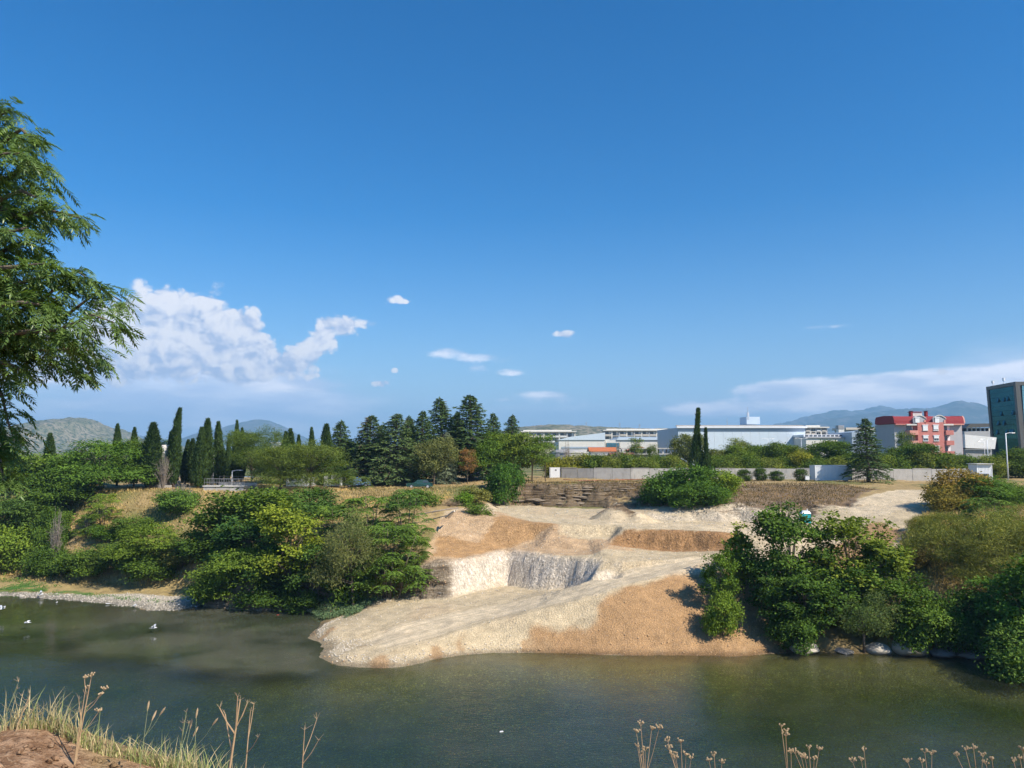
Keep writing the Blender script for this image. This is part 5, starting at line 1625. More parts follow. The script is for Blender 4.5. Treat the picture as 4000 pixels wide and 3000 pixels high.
part('lower_wall', t, M_GREY, lambda m: m.box(X(3772, D), X(3876, D), D + .2, D + 18.2, 12.4, Zp(1684, D) - .02))
for k in range(6):
    a = 3782 + k * 17
    bx(t, 'column', M_WHITE, a, a + 4, 1671, 1684, D + .3, .5)

# --- glass tower
gt = root('glass_tower', 3975, 250, 'dark teal glass office tower with a bronze frame', 'office tower')
zt = 40.9; zb = Zp(1714, 255)


def tw(u, z):
    """point on the receding side face, u 0 at the near corner to 1 at the far corner"""
    k = (z - 12.5) / (zt - 12.5)
    return (170.6 - .9 * k + (172.9 - 169.7) * u, 250 + 20 * u, z)


xr = 200.0
part('core', gt, M_DARK, lambda m: m.hexa([(171.3, 250.5, 12.4), (xr, 250.5, 12.4), (xr, 269.5, 12.4), (174.4, 269.5, 12.4), (170.3, 250.5, zt), (xr, 250.5, zt), (xr, 269.5, zt), (173.2, 269.5, zt)]))
part('top_frame', gt, M_FRAMEG, lambda m: m.hexa([tuple(Vector(tw(-.02, zt - 1.0)) - Vector((.3, 0, 0))), (xr, 249.6, zt - 1.0), (xr, 270.4, zt - 1.0), tuple(Vector(tw(1.02, zt - 1.0)) - Vector((.3, 0, 0))),
                                                  tuple(Vector(tw(-.02, zt + .2)) - Vector((.3, 0, 0))), (xr, 249.6, zt + .2), (xr, 270.4, zt + .2), tuple(Vector(tw(1.02, zt + .2)) - Vector((.3, 0, 0)))]))
for ua, ub in ((-.02, .06), (.95, 1.02)):
    part('corner_frame', gt, M_FRAMEG, lambda m: m.hexa([tuple(Vector(tw(ua, 12.4)) - Vector((.3, 0, 0))), tuple(Vector(tw(ua, 12.4)) + Vector((1.2, 0, 0))), tuple(Vector(tw(ub, 12.4)) + Vector((1.2, 0, 0))), tuple(Vector(tw(ub, 12.4)) - Vector((.3, 0, 0))),
                                                         tuple(Vector(tw(ua, zt - 1.02)) - Vector((.3, 0, 0))), tuple(Vector(tw(ua, zt - 1.02)) + Vector((1.2, 0, 0))), tuple(Vector(tw(ub, zt - 1.02)) + Vector((1.2, 0, 0))), tuple(Vector(tw(ub, zt - 1.02)) - Vector((.3, 0, 0)))]))
NR, NC = 11, 13
opened = {(2, 8): 1, (2, 5): 1, (2, 3): 1, (5, 7): 1, (5, 1): 1, (7, 9): 1, (7, 6): 1, (9, 10): 1, (9, 5): 1, (9, 3): 1, (9, 2): 1}
for r in range(NR):
    z1_ = zt - 1.1 - (zt - 1.1 - zb) * r / NR; z0_ = zt - 1.1 - (zt - 1.1 - zb) * (r + 1) / NR + .07
    for c in range(NC):
        ua = .065 + .88 * c / NC; ub = .065 + .88 * (c + 1) / NC - .004
        off = .55 if (r, c) in opened else 0.0
        p = [Vector(tw(ua, z0_)) - Vector((off, 0, 0)), Vector(tw(ub, z0_)) - Vector((off, 0, 0)), Vector(tw(ub, z1_)), Vector(tw(ua, z1_))]
        q = [v + Vector((.12, 0, 0)) for v in p]
        part('pane', gt, M_TEAL, lambda m: m.hexa([tuple(p[0]), tuple(q[0]), tuple(q[1]), tuple(p[1]), tuple(p[3]), tuple(q[3]), tuple(q[2]), tuple(p[2])]))
    for c in range(5):
        a = 171.9 + c * 5.6
        part('front_pane', gt, M_SKYGL, lambda m: m.box(a, a + 5.5, 250.2, 250.45, z0_, z1_))
part('base_glass', gt, M_TEAL, lambda m: m.hexa([(171.4, 250.3, 12.4), (172.0, 250.3, 12.4), (175.0, 269, 12.4), (174.4, 269, 12.4), (170.9, 250.3, zb - .05), (171.6, 250.3, zb - .05), (174.5, 269, zb - .05), (173.8, 269, zb - .05)]))
for k, (u, hh) in enumerate(((.85, 1.9), (.45, 2.2))):
    p = Vector(tw(u, zt + .2)) + Vector((.6, 0, 0))
    part('antenna', gt, M_METALW, lambda m: m.tube([p, p + Vector((0, 0, hh))], [.12, .1], 5) and m.box(p.x - .25, p.x + .25, p.y - .4, p.y + .4, p.z + hh * .5, p.z + hh))

# white gable glimpsed behind the pines, and far white house at the left edge
t = root('white_gable', 1078, 190, 'white building showing as a bright patch behind the pines', 'building')
bx(t, 'wall', M_WHITE, 1058, 1090, 1731, 1800, 190, 8)
bx(t, 'roof', M_SLAB, 1056, 1092, 1728, 1730.8, 189.6, 9)
t = root('white_house', 30, 175, 'white house glimpsed under the hanging branch', 'house')
bx(t, 'wall', M_WHITE, 5, 62, 1818, 1850, 175, 8)
bx(t, 'roof', M_SLAB, 2, 66, 1812, 1817.8, 174.6, 9)

# ------------------------------------------------------------------ concrete wall round the yard: separate cast panels with posts
cw = empty('concrete_wall', (X(2190, 144), 144, 12.55))
tag(cw, 'long grey concrete panel wall along the back of the plateau', 'wall')
path = [(2192, 144), (2318, 142.5), (2535, 142.5), (2790, 141.5), (3190, 139.5), (3560, 138), (3860, 137)]
pts = [Vector((X(a, d), d, 12.6)) for a, d in path]
seg = 0
for a, b in zip(pts[:-1], pts[1:]):
    n = max(1, round((b - a).length / 3.6))
    for k in range(n):
        p, q = a.lerp(b, k / n), a.lerp(b, (k + 1) / n)
        d = (q - p).normalized(); nrm = Vector((-d.y, d.x, 0))
        p, q = p + d * .03, q - d * .03
        zt = 14.62 + (.03 if seg % 3 == 0 else 0)
        m_ = M_CONCD if seg < 4 else M_CONC

        def f(m, p=p, q=q, zt=zt):
            m.hexa([tuple(p - nrm * 0 + Vector((0, 0, -.4))), tuple(q + Vector((0, 0, -.4))), tuple(q + nrm * .16 + Vector((0, 0, -.4))), tuple(p + nrm * .16 + Vector((0, 0, -.4))),
                    (p.x, p.y, zt), (q.x, q.y, zt), (q.x + nrm.x * .16, q.y + nrm.y * .16, zt), (p.x + nrm.x * .16, p.y + nrm.y * .16, zt)])
        pn = part('panel', cw, m_, f)
        if seg % 2 == 0:
            part('coping', pn, M_CONC, lambda m: m.hexa([(p.x - nrm.x * .05, p.y - nrm.y * .05, zt + .005), (q.x - nrm.x * .05, q.y - nrm.y * .05, zt + .005), (q.x + nrm.x * .21, q.y + nrm.y * .21, zt + .005), (p.x + nrm.x * .21, p.y + nrm.y * .21, zt + .005),
                                                         (p.x - nrm.x * .05, p.y - nrm.y * .05, zt + .09), (q.x - nrm.x * .05, q.y - nrm.y * .05, zt + .09), (q.x + nrm.x * .21, q.y + nrm.y * .21, zt + .09), (p.x + nrm.x * .21, p.y + nrm.y * .21, zt + .09)]))
        seg += 1
g_ = empty('gate_panel', (X(2170, 144), 144, 12.55))
tag(g_, 'white steel gate panel at the end of the concrete wall', 'gate')
part('leaf', g_, M_METALW, lambda m: m.box(X(2150, 144), X(2189, 144), 144, 144.08, 12.6, Zp(1826, 144)))
part('post', g_, M_STEEL, lambda m: m.box(X(2148, 144) - .1, X(2150, 144) - .01, 143.9, 144.15, 12.4, Zp(1825, 144)))
part('post', g_, M_DARK, lambda m: m.box(X(2189, 144) + .01, X(2191, 144), 143.9, 144.15, 12.4, Zp(1825, 144)))
part('nameplate', g_, M_DARK, lambda m: m.box(X(2168, 144), X(2174, 144), 143.96, 143.99, Zp(1838, 144), Zp(1834, 144)))


def container(name, px0, px1, ytop, D, label, depth=2.44, mat=M_METALW, cat='container', doors=True, zb=None):
    xa, xb = X(px0, D), X(px1, D)
    z0 = (ground_z((xa + xb) / 2, D) if zb is None else zb) + .12
    z1 = Zp(ytop, D)
    e = empty(name, ((xa + xb) / 2, D, z0)); tag(e, label, cat)
    part('shell', e, mat, lambda m: m.box(xa + .06, xb - .06, D + .06, D + depth - .06, z0 + .05, z1 - .05))
    n = int((xb - xa) / .26)

    def corr(m):
        st = (xb - xa - .24) / n
        for k in range(n):
            a = xa + .12 + k * st
            m.hexa([(a, D + .02, z0 + .16), (a + st * .55, D + .02, z0 + .16), (a + st * .7, D + .058, z0 + .16), (a - st * .15, D + .058, z0 + .16),
                    (a, D + .02, z1 - .16), (a + st * .55, D + .02, z1 - .16), (a + st * .7, D + .058, z1 - .16), (a - st * .15, D + .058, z1 - .16)])
    part('corrugation', e, mat, corr)
    for xx in (xa, xb - .12):
        for yy in (D, D + depth - .12):
            part('corner_post', e, mat, lambda m: m.box(xx, xx + .12, yy, yy + .12, z0, z1))
    for zz in (z0, z1 - .12):
        part('rail', e, mat, lambda m: m.box(xa + .121, xb - .121, D + .004, D + .055, zz + .004, zz + .116))
    part('roof', e, mat, lambda m: m.box(xa + .01, xb - .01, D + .01, D + depth - .01, z1 + .005, z1 + .05))
    for xx in (xa + .6, xb - .9):
        part('skid', e, M_DARK, lambda m: m.box(xx, xx + .3, D + .3, D + depth - .3, z0 - .14, z0 - .005))
    return e


container('storage_container', 3181, 3325, 1819, 133.5, 'white corrugated storage container beside the lone cedar')
c2 = container('site_cabin', 1268, 1327, 1861, 125.5, 'white site cabin with a window beside the wide pine', 2.4, cat='cabin')
zc = c2.location.z
part('window', c2, M_GLASS, lambda m: m.box(X(1285, 125.5), X(1297, 125.5), 125.46, 125.515, zc + 1.0, zc + 1.9))
part('door', c2, M_BLIND, lambda m: m.box(X(1305, 125.5), X(1322, 125.5), 125.46, 125.515, zc + .15, zc + 2.1))
c3 = container('long_cabin', 1122, 1225, 1866, 127.5, 'long white site cabin half hidden behind the pine trunks', 2.4, cat='cabin')
zc = c3.location.z
for k in range(3):
    part('window', c3, M_GLASS, lambda m: m.box(X(1132 + k * 30, 127.5), X(1146 + k * 30, 127.5), 127.46, 127.515, zc + 1.0, zc + 1.9))
ko = container('kiosk', 3812, 3872, 1814, 128, 'small white kiosk with a barred window above the dark green tree', 2.4, cat='kiosk')
zc = ko.location.z
part('window', ko, M_GLASS, lambda m: m.box(X(3822, 128), X(3856, 128), 127.93, 128.0, zc + .9, zc + 1.7))
part('eaves', ko, M_SLAB, lambda m: m.box(X(3809, 128), X(3875, 128), 127.6, 130.7, Zp(1814, 128) + .06, Zp(1811, 128)))

# electric box on legs
zg = ground_z(X(3150, 129.5), 129.5)
e = empty('electric_box', (X(3150, 129.5), 129.5, zg)); tag(e, 'small white electric box on thin legs beside the fourth clipped shrub', 'electric box')
part('cabinet', e, M_METALW, lambda m: m.box(X(3143, 129.5), X(3158, 129.5), 129.5, 129.8, zg + .3, zg + .95))
part('cap', e, M_METALW, lambda m: m.box(X(3142, 129.5), X(3159, 129.5), 129.45, 129.85, zg + .955, zg + 1.0))
for a in (3145, 3156):
    part('leg', e, M_STEEL, lambda m: m.tube([(X(a, 129.5), 129.65, zg - .1), (X(a, 129.5), 129.65, zg + .3)], .03, 5))

# picnic table
D = 129.5
zg = ground_z(X(3358, D), D)
e = empty('picnic_table', (X(3358, D), D, zg)); tag(e, 'weathered timber picnic table under the lone cedar', 'table')
xa, xb = X(3334, D), X(3384, D)
for k in range(4):
    part('top_plank', e, M_TIMBER, lambda m: m.box(xa, xb, D - .36 + k * .19, D - .19 + k * .19, zg + .70, zg + .75))
for yy in (D - .75, D + .55):
    part('seat_plank', e, M_TIMBER, lambda m: m.box(xa, xb, yy, yy + .24, zg + .42, zg + .46))
for xx in (xa + .35, xb - .35):
    for s in (-1, 1):
        part('leg', e, M_TIMBER, lambda m: m.tube([(xx, D + s * .62, zg - .05), (xx, D + s * .22, zg + .70)], .05, 4))
    part('brace', e, M_TIMBER, lambda m: m.box(xx + .06, xx + .11, D - .7, D + .7, zg + .36, zg + .418))


# lamp posts
def lamp(px, D, ytop, label, arm=1, r=.11, double=False):
    x = X(px, D); zg = ground_z(x, D) if D < 158 else 12.5
    zt = Zp(ytop, D)
    e = empty('lamp_post', (x, D, zg)); tag(e, label, 'lamp post', 'lamp posts beyond the plateau')
    part('pole', e, M_METALW, lambda m: m.tube([(x, D, zg - .1), (x, D, zg + (zt - zg) * .5), (x, D, zt)], [r * 1.25, r, r * .8], 8), True)
    part('base_plate', e, M_STEEL, lambda m: m.box(x - .22, x + .22, D - .22, D + .22, zg - .1, zg + .05))
    for s in ((-1, 1) if double else (arm,)):
        part('arm', e, M_METALW, lambda m: m.tube([(x, D, zt - .1), (x + s * .7, D, zt + .06), (x + s * 1.2, D, zt + .06)], [.05, .045, .04], 6))
        part('lamp_head', e, M_STEEL, lambda m: m.hexa([(x + s * 1.1, D - .13, zt), (x + s * 1.75, D - .13, zt + .02), (x + s * 1.75, D + .13, zt + .02), (x + s * 1.1, D + .13, zt), (x + s * 1.1, D - .1, zt + .1), (x + s * 1.75, D - .08, zt + .09), (x + s * 1.75, D + .08, zt + .09), (x + s * 1.1, D + .1, zt + .1)]))


lamp(3932, 142, 1692, 'tall white lamp post in front of the glass tower')
lamp(3858, 190, 1716, 'white lamp post before the slanted hall', 1, .1, True)
lamp(3846, 215, 1724, 'thin lamp post right before the slanted hall end', -1, .07)
lamp(3555, 190, 1732, 'short white lamp at the red house balcony', 1, .09)
lamp(3131, 205, 1712, 'thin double lamp before the warehouse end', 1, .06, True)
lamp(3001, 205, 1714, 'thin double lamp above the rounded tree', 1, .06, True)
lamp(910, 123, 1838, 'globe-less lamp behind the basin railings', 1, .07)

# guard house
D = 133.0
zg = ground_z(X(1358, D), D)
gh = empty('guard_house', (X(1358, D), D, zg)); tag(gh, 'small raised guard house with a rust-stained flat roof', 'guard house')
part('body', gh, M_WHITE, lambda m: m.box(X(1338, D), X(1381, D), D, D + 3, zg + .7, Zp(1825, D)))
part('plinth', gh, M_CONCD, lambda m: m.box(X(1337, D), X(1382, D), D - .05, D + 3.05, zg - .3, zg + .69))
part('roof', gh, M_RUST, lambda m: m.box(X(1326, D), X(1388, D), D - .8, D + 3.6, Zp(1825, D) + .01, Zp(1817, D)))
part('window', gh, M_GLASS, lambda m: m.box(X(1341, D), X(1357, D), D - .05, D - .003, Zp(1848, D), Zp(1828, D)))
part('door', gh, M_METALW, lambda m: m.box(X(1362, D), X(1378, D), D - .05, D - .003, zg + .75, Zp(1829, D)))
part('lamp', gh, M_METALW, lambda m: m.lathe([(.05, 0), (.16, .1), (.16, .2), (.05, .3)], 8, (X(1352, D), D + .5, Zp(1817, D))))
for k in range(5):
    part('step', gh, M_CONC, lambda m: m.box(X(1360, D), X(1381, D), D - 1.6 + k * .3, D - 1.3 + k * .3 - .01, zg - .2, zg + .12 + k * .13))

# rusty silo and concrete chimney
D = 125.0
xs_ = X(648, D); zg = ground_z(xs_, D)
e = empty('silo', (xs_, D, zg)); tag(e, 'tall white rust-streaked silo behind the stout cypress', 'silo')
part('shell', e, M_RUST, lambda m: m.lathe([(1.0, -.2), (1.0, 2.2), (.85, 2.6), (.85, Zp(1738, D) - zg - .3), (.6, Zp(1738, D) - zg)], 20, (xs_, D, zg)), True)
part('hoop', e, M_STEEL, lambda m: m.lathe([(.9, 4.0), (.9, 4.12)], 20, (xs_, D, zg)))
part('hoop', e, M_STEEL, lambda m: m.lathe([(.9, 5.4), (.9, 5.52)], 20, (xs_, D, zg)))
part('ladder', e, M_STEEL, lambda m: m.tube([(xs_ + .2, D - 1.05, zg), (xs_ + .2, D - 1.0, Zp(1745, D))], .03, 4) and m.tube([(xs_ + .5, D - 1.02, zg), (xs_ + .5, D - .97, Zp(1745, D))], .03, 4))
part('plinth', e, M_CONC, lambda m: m.box(xs_ - 1.5, xs_ + 1.8, D - 1.4, D + 1.6, zg - .4, zg + .5))
D = 126.0
xs_ = X(831, D); zg = ground_z(xs_, D)
e = empty('concrete_chimney', (xs_, D, zg)); tag(e, 'slim pale concrete chimney beside the double cypress', 'chimney')
part('stack', e, M_CONC, lambda m: m.box(xs_ - .24, xs_ + .24, D - .24, D + .24, zg - .3, Zp(1790, D)))
part('neck', e, M_DARK, lambda m: m.box(xs_ - .2, xs_ + .2, D - .2, D + .2, Zp(1790, D) + .005, Zp(1786, D)))
part('cap', e, M_SLAB, lambda m: m.box(xs_ - .26, xs_ + .26, D - .26, D + .26, Zp(1786, D) + .005, Zp(1778, D)))

# treatment basin with railings
M_RAIL = plain('grey_rail', (.17, .17, .17), .7, var=.15)
D = 117.5
xa, xb = X(800, D), X(956, D)
zg = ground_z((xa + xb) / 2, D)
e = empty('treatment_basin', ((xa + xb) / 2, D, zg)); tag(e, 'low concrete treatment basin with steel railings', 'basin')
part('front_wall', e, M_CONC, lambda m: m.box(xa, xb, D, D + .3, zg - .8, zg + .75))
part('walkway', e, M_SLAB, lambda m: m.box(xa - .1, xb + .1, D - .15, D + 1.2, zg + .755, zg + .9))
part('rear_wall', e, M_CONC, lambda m: m.box(xa, xb, D + 6, D + 6.3, zg - .8, zg + 1.1))
for s in (xa, xb - .3):
    part('side_wall', e, M_CONC, lambda m: m.box(s, s + .3, D + .31, D + 5.99, zg - .8, zg + .74))
for row, (yy, zz) in enumerate(((D + .05, zg + .9), (D + 1.1, zg + .9), (D + 6.1, zg + 1.1))):
    for k in range(9):
        xx = xa + .1 + (xb - xa - .2) * k / 8
        part('rail_post', e, M_RAIL, lambda m: m.tube([(xx, yy, zz - .02), (xx, yy, zz + 1.05)], .03, 4))
    for h in (.5, 1.05):
        part('handrail', e, M_RAIL, lambda m: m.tube([(xa, yy, zz + h), (xb, yy, zz + h)], .03, 4))


# cars
def car(px, D, rz, mat, label, suv=False, L=4.3):
    x = X(px, D); zg = ground_z(x, D) if D < 158 else 12.5
    e = empty('parked_car', (x, D, zg), rz); tag(e, label, 'car', 'cars parked under the trees')
    H = 1.62 if suv else 1.42
    W = .86
    sec = [(-L / 2, .35), (-L / 2, .78), (-L / 2 + .1, .88), (-L * .22, .95), (-L * .08, H), (L * .28, H), (L * .44 if suv else L * .38, .98), (L / 2, .9), (L / 2, .35)]
    n = len(sec)
    mb = MB()
    vs, fs = [], []
    for s, k in ((-1, 1.0), (1, 1.0)):
        for a, z in sec:
            t = W if z < .96 else W * .82
            vs.append((a, s * t, z))
    fs = [tuple(range(n)), tuple(range(2 * n - 1, n - 1, -1))] + [(k, n + k, n + (k + 1) % n, (k + 1) % n) for k in range(n)]
    mb.add(vs, fs)
    body = mb.obj('body', mat, e)
    g = MB()
    for s in (-1, 1):
        y = s * (W * .86)
        g.add([(-L * .19, s * W * .9, .99), (-L * .085, y, H - .08), (L * .26, y, H - .08), (L * .36, s * W * .9, .99)], [(0, 1, 2, 3) if s > 0 else (3, 2, 1, 0)])
    g.obj('side_window', M_GLASS, e)
    MB().add([(-L * .215, -W * .8, 1.0), (-L * .215, W * .8, 1.0), (-L * .095, W * .72, H - .07), (-L * .095, -W * .72, H - .07)], [(3, 2, 1, 0)]).obj('windscreen', M_GLASS, e, (-.03, 0, .01))
    for a in (-L * .31, L * .30):
        for s in (-1, 1):
            w = MB().lathe([(.30, -.1), (.33, -.06), (.33, .06), (.30, .1)], 14)
            wo = w.obj('wheel', M_DARK, e, (a, s * (W - .03), .33)); wo.rotation_euler = (R(90), 0, 0)
            MB().lathe([(.18, -.105), (.2, -.1), (.2, .1), (.18, .105)], 10).obj('rim', M_STEEL, wo)
    for s in (-1, 1):
        MB().box(-L / 2 - .02, -L / 2 + .05, s * .55 - .16, s * .55 + .16, .62, .78).obj('headlight', M_METALW, e)
        MB().box(L / 2 - .05, L / 2 + .02, s * .6 - .13, s * .6 + .13, .65, .82).obj('tail_light', M_REDROOF, e)
    MB().box(-L / 2 - .03, -L / 2 + .02, -.8, .8, .36, .52).obj('bumper', M_DARK, e)
    return e


M_CARW = plain('white_car_paint', (.75, .75, .75), .25, var=.03)
M_CARG = plain('dark_green_car_paint', (.02, .06, .05), .22, var=.05)
M_CARB = plain('blue_car_paint', (.10, .19, .36), .25, var=.05)
car(1868, 152, R(95), M_CARW, 'white car facing the river between the tree trunks', True)
car(1640, 123, R(8), M_CARG, 'dark green car at the plateau edge below the broad pale cedar')
car(1398, 127, R(15), M_CARB, 'blue car partly hidden by the orange-tipped shrub', True)

# portable toilet on the bench
D = 95.0
x = X(3142, D); zg = ground_z(x, D)
e = empty('portable_toilet', (x, D, zg)); tag(e, 'teal portable toilet with a white domed roof behind the tallest tree', 'portable toilet')
M_TURQ = plain('turquoise_plastic', (.02, .35, .38), .5, var=.06)
zt = Zp(1999, D)
part('cabin', e, M_TURQ, lambda m: m.box(x - .55, x + .55, D, D + 1.1, zg + .05, zt - .25))
part('roof', e, M_METALW, lambda m: m.hexa([(x - .6, D - .05, zt - .24), (x + .6, D - .05, zt - .24), (x + .6, D + 1.15, zt - .24), (x - .6, D + 1.15, zt - .24), (x - .4, D + .15, zt + .08), (x + .4, D + .15, zt + .08), (x + .4, D + .95, zt + .08), (x - .4, D + .95, zt + .08)]))
part('door', e, M_TURQ, lambda m: m.box(x - .38, x + .38, D - .04, D - .004, zg + .12, zt - .4))
part('vent_pipe', e, M_METALW, lambda m: m.tube([(x + .45, D + .9, zt - .3), (x + .45, D + .9, zt + .3)], .05, 6))
part('skid', e, M_DARK, lambda m: m.box(x - .6, x + .6, D - .05, D + 1.15, zg - .15, zg + .045))

# stepped concrete wall by the right edge
e = empty('stepped_wall', (X(3975, 99), 99, 10)); tag(e, 'grey concrete retaining wall stepping down at the picture edge', 'wall')
prev = None
for k in range(7):
    p = Vector((AT(3952, 1900, 104).x + k * .55, 104.5 - k * 2.0, 0)); q = Vector((p.x + .55, p.y - 2.0, 0))
    zt = 12.75 - k * .42
    d = (q - p).normalized(); nn = Vector((-d.y, d.x, 0)) * .3
    part('block', e, M_CONC, lambda m: m.hexa([(p.x, p.y, 8), (q.x + d.x * -.02, q.y - d.y * .02, 8), (q.x + nn.x, q.y + nn.y, 8), (p.x + nn.x, p.y + nn.y, 8), (p.x, p.y, zt), (q.x, q.y, zt), (q.x + nn.x, q.y + nn.y, zt), (p.x + nn.x, p.y + nn.y, zt)]))

# pylons on the scrubby hill
for k, (px, yt, yb) in enumerate(((2291, 1648, 1664), (2422, 1651, 1670), (2500, 1656, 1672))):
    D = 1490.0
    x = X(px, D); z0, z1 = Zp(yb, D) - 4, Zp(yt, D)
    e = empty('pylon', (x, D, z0)); tag(e, ['steel pylon highest on the scrubby hill', 'steel pylon in the middle of the three on the hill', 'steel pylon nearest the warehouse roof'][k], 'pylon', 'pylons on the hill')

    def f(m):
        for sx in (-1, 1):
            for sy in (-1, 1):
                m.tube([(x + sx * 1.6, D + sy * 1.6, z0), (x + sx * .3, D + sy * .3, z1)], .22, 4)
    part('frame', e, M_STEEL, f)
    for zz in (.72, .86):
        part('arm', e, M_STEEL, lambda m: m.tube([(x - 2.4, D, z0 + (z1 - z0) * zz), (x + 2.4, D, z0 + (z1 - z0) * zz)], .18, 4))

# ------------------------------------------------------------------ rocks, stones, litter, birds
import bmesh
M_LIME = plain('limestone', (.50, .45, .37), .95, var=.25, scale=1.2, bump=.6, stain=((.22, .19, .15), .6))
M_LEDGE = plain('bedded_rock', (.26, .205, .145), .95, var=.35, scale=1.2, bump=.7, stain=((.10, .08, .06), .7))
M_GREYROCK = plain('grey_rock', (.27, .25, .22), .95, var=.3, scale=1.5, bump=.6, stain=((.12, .11, .09), .6))


def rock_mesh(seed, sub=3, rough=.35, flat=.7):
    bm = bmesh.new()
    bmesh.ops.create_icosphere(bm, subdivisions=sub, radius=1.0)
    r = np.random.default_rng(seed)
    planes = [(unit(r.normal(size=(1, 3)))[0], r.uniform(.62, .95)) for _ in range(9)]
    for v in bm.verts:
        p = np.array(v.co)
        for n, d in planes:
            t = p @ n
            if t > d: p = p - n * (t - d) * .85
        k = 1 + rough * .35 * float(fbm(p[0] * 2.1 + seed, p[1] * 2.1 + p[2] * 1.7, seed, 3))
        v.co = (p[0] * k, p[1] * k, p[2] * k * flat)
    me = bpy.data.meshes.new('rock')
    bm.to_mesh(me); bm.free()
    return me


for k, (px, py, wpx, hpx, mat, lab) in enumerate([
        (3157, 2556, 104, 46, M_LIME, 'flat pale limestone slab at the end of the orange bank'),
        (3570, 2560, 150, 66, M_LIME, 'largest boulder at the waterline under the leafy bush'),
        (3440, 2556, 90, 40, M_LIME, 'pale boulder just before the largest one'),
        (3700, 2566, 110, 36, M_GREYROCK, 'grey boulder just past the largest one'),
        (3300, 2553, 80, 22, M_GREYROCK, 'low dark rock below the grey-green willow bush'),
        (3820, 2574, 120, 34, M_GREYROCK, 'long low rock near the last bushes'),
        (3930, 2586, 100, 26, M_LIME, 'low pale rock at the picture edge'),
        (985, 2384, 20, 12, M_LIME, 'small pale stone standing alone in the murky water'),
        (1105, 2380, 28, 24, M_LIME, 'upright tan stone on the shaded shore'),
        (1132, 2388, 22, 14, M_GREYROCK, 'rounded grey stone beside the upright tan one'),
        (1214, 2392, 36, 16, M_LIME, 'tan stone before the creeping plants'),
        (880, 2362, 60, 30, M_LIME, 'pale rock at the mouth of the outfall'),
        (835, 2358, 44, 18, M_GREYROCK, 'grey rock lying in the outfall'),
        (925, 2370, 50, 16, M_LIME, 'low pale rock below the rounded bush'),
        (1160, 2384, 40, 20, M_GREYROCK, 'dark rock in the shade of the bright tree'),
        (85, 2332, 18, 8, M_LIME, 'small white stone off the pebble beach'),
        (160, 2338, 22, 9, M_GREYROCK, 'flat stone off the beach with a gull on it')]):
    p = G(px, py, 0.0)
    w = wpx / F * p.y / 2 * 1.1; h = hpx / F * p.y * .95
    o = link('boulder', rock_mesh(200 + k), None, (p.x, p.y + w * .45, h * .3), k * 1.3)
    o.data.materials.append(mat)
    o.scale = (w, w * .8, h * .95)
    tag(o, lab, 'boulder', 'rocks along the waterline')

# overhanging ledges of the cave in the bank
cv_ = empty('rock_ledge', G(1600, 2332, 1.6)); tag(cv_, 'dark overhanging rock ledge above the cave beside the gravel', 'rock ledge')
for k, (px, py, z, w, d, h) in enumerate([(1500, 2236, 4.0, 3.2, 2.6, .55), (1590, 2240, 3.95, 3.4, 2.4, .5), (1675, 2262, 3.6, 3.0, 2.2, .45), (1720, 2296, 2.8, 2.4, 1.9, .5), (1640, 2292, 2.9, 2.2, 1.5, .35), (1400, 2232, 4.2, 3.0, 2.2, .5), (1735, 2318, 2.3, 2.0, 1.7, .4)]):
    p = G(px, py, z)
    o = link('slab', rock_mesh(300 + k, 3, .5, .6), cv_)
    o.data.materials.append(M_GREYROCK)
    o.location = Vector((p.x, p.y + .9, p.z)) - cv_.location
    o.scale = (w * .5, d * .55, h * .8)

# stones too many to count, on the dug ground and the beach
r = np.random.default_rng(77)


def stones(name, n, mask, size, mat, seed):
    jj, ii = np.nonzero(mask)
    pick = r.integers(0, len(jj), n)
    x = gx[ii[pick]] + r.uniform(-.18, .18, n); y = gy[jj[pick]] + r.uniform(-.18, .18, n)
    z = bilin(Z, x, y)
    s = size[0] + (size[1] - size[0]) * r.uniform(0, 1, n) ** 4
    base = np.array([(1, 0, 0), (-1, 0, 0), (0, 1, 0), (0, -1, 0), (0, 0, .8), (0, 0, -.5)], float)
    fc = np.array([(0, 2, 4), (2, 1, 4), (1, 3, 4), (3, 0, 4), (2, 0, 5), (1, 2, 5), (3, 1, 5), (0, 3, 5)])
    v = base[None] * (1 + .35 * r.normal(size=(n, 6, 1))) * s[:, None, None] * .5
    a = r.uniform(0, 6.28, n)
    ca, sa = np.cos(a)[:, None], np.sin(a)[:, None]
    v = np.stack([v[..., 0] * ca - v[..., 1] * sa, v[..., 0] * sa + v[..., 1] * ca, v[..., 2]], -1)
    v += np.stack([x, y, z], -1)[:, None]
    f = (fc[None] + (np.arange(n) * 6)[:, None, None]).reshape(-1, 3)
    me = mesh_np(name, v.reshape(-1, 3), f, mat, False)
    return tag(link(name, me), kind='stuff')


M_PEB = plain('pale_pebble', (.62, .54, .42), .95, var=.4, scale=2.5)
M_CLOD = plain('brown_clod', (.56, .36, .19), .95, var=.4, scale=2.0)
dig_land = (digs > .6) & (Z > .02) & (YY < 105)
stones('gravel', 6500, dig_land & (roadm < .5) & (C[..., 2] > .2), (.05, .24), M_PEB, 1)
stones('rubble', 2600, dig_land & (C[..., 2] < .2), (.06, .26), M_CLOD, 2)
stones('shingle', 1500, dig_land & (Z < .5) & (C[..., 2] > .2), (.05, .26), M_PEB, 5)
stones('pebbles', 3500, (bm > .4) & (Z > -.05), (.07, .35), M_LIME, 3)
stones('debris', 900, (incliff > .3) & (YY > 98) & (YY < 118) & (slope < .5) & (XX < 28), (.1, .35), M_LIME, 4)
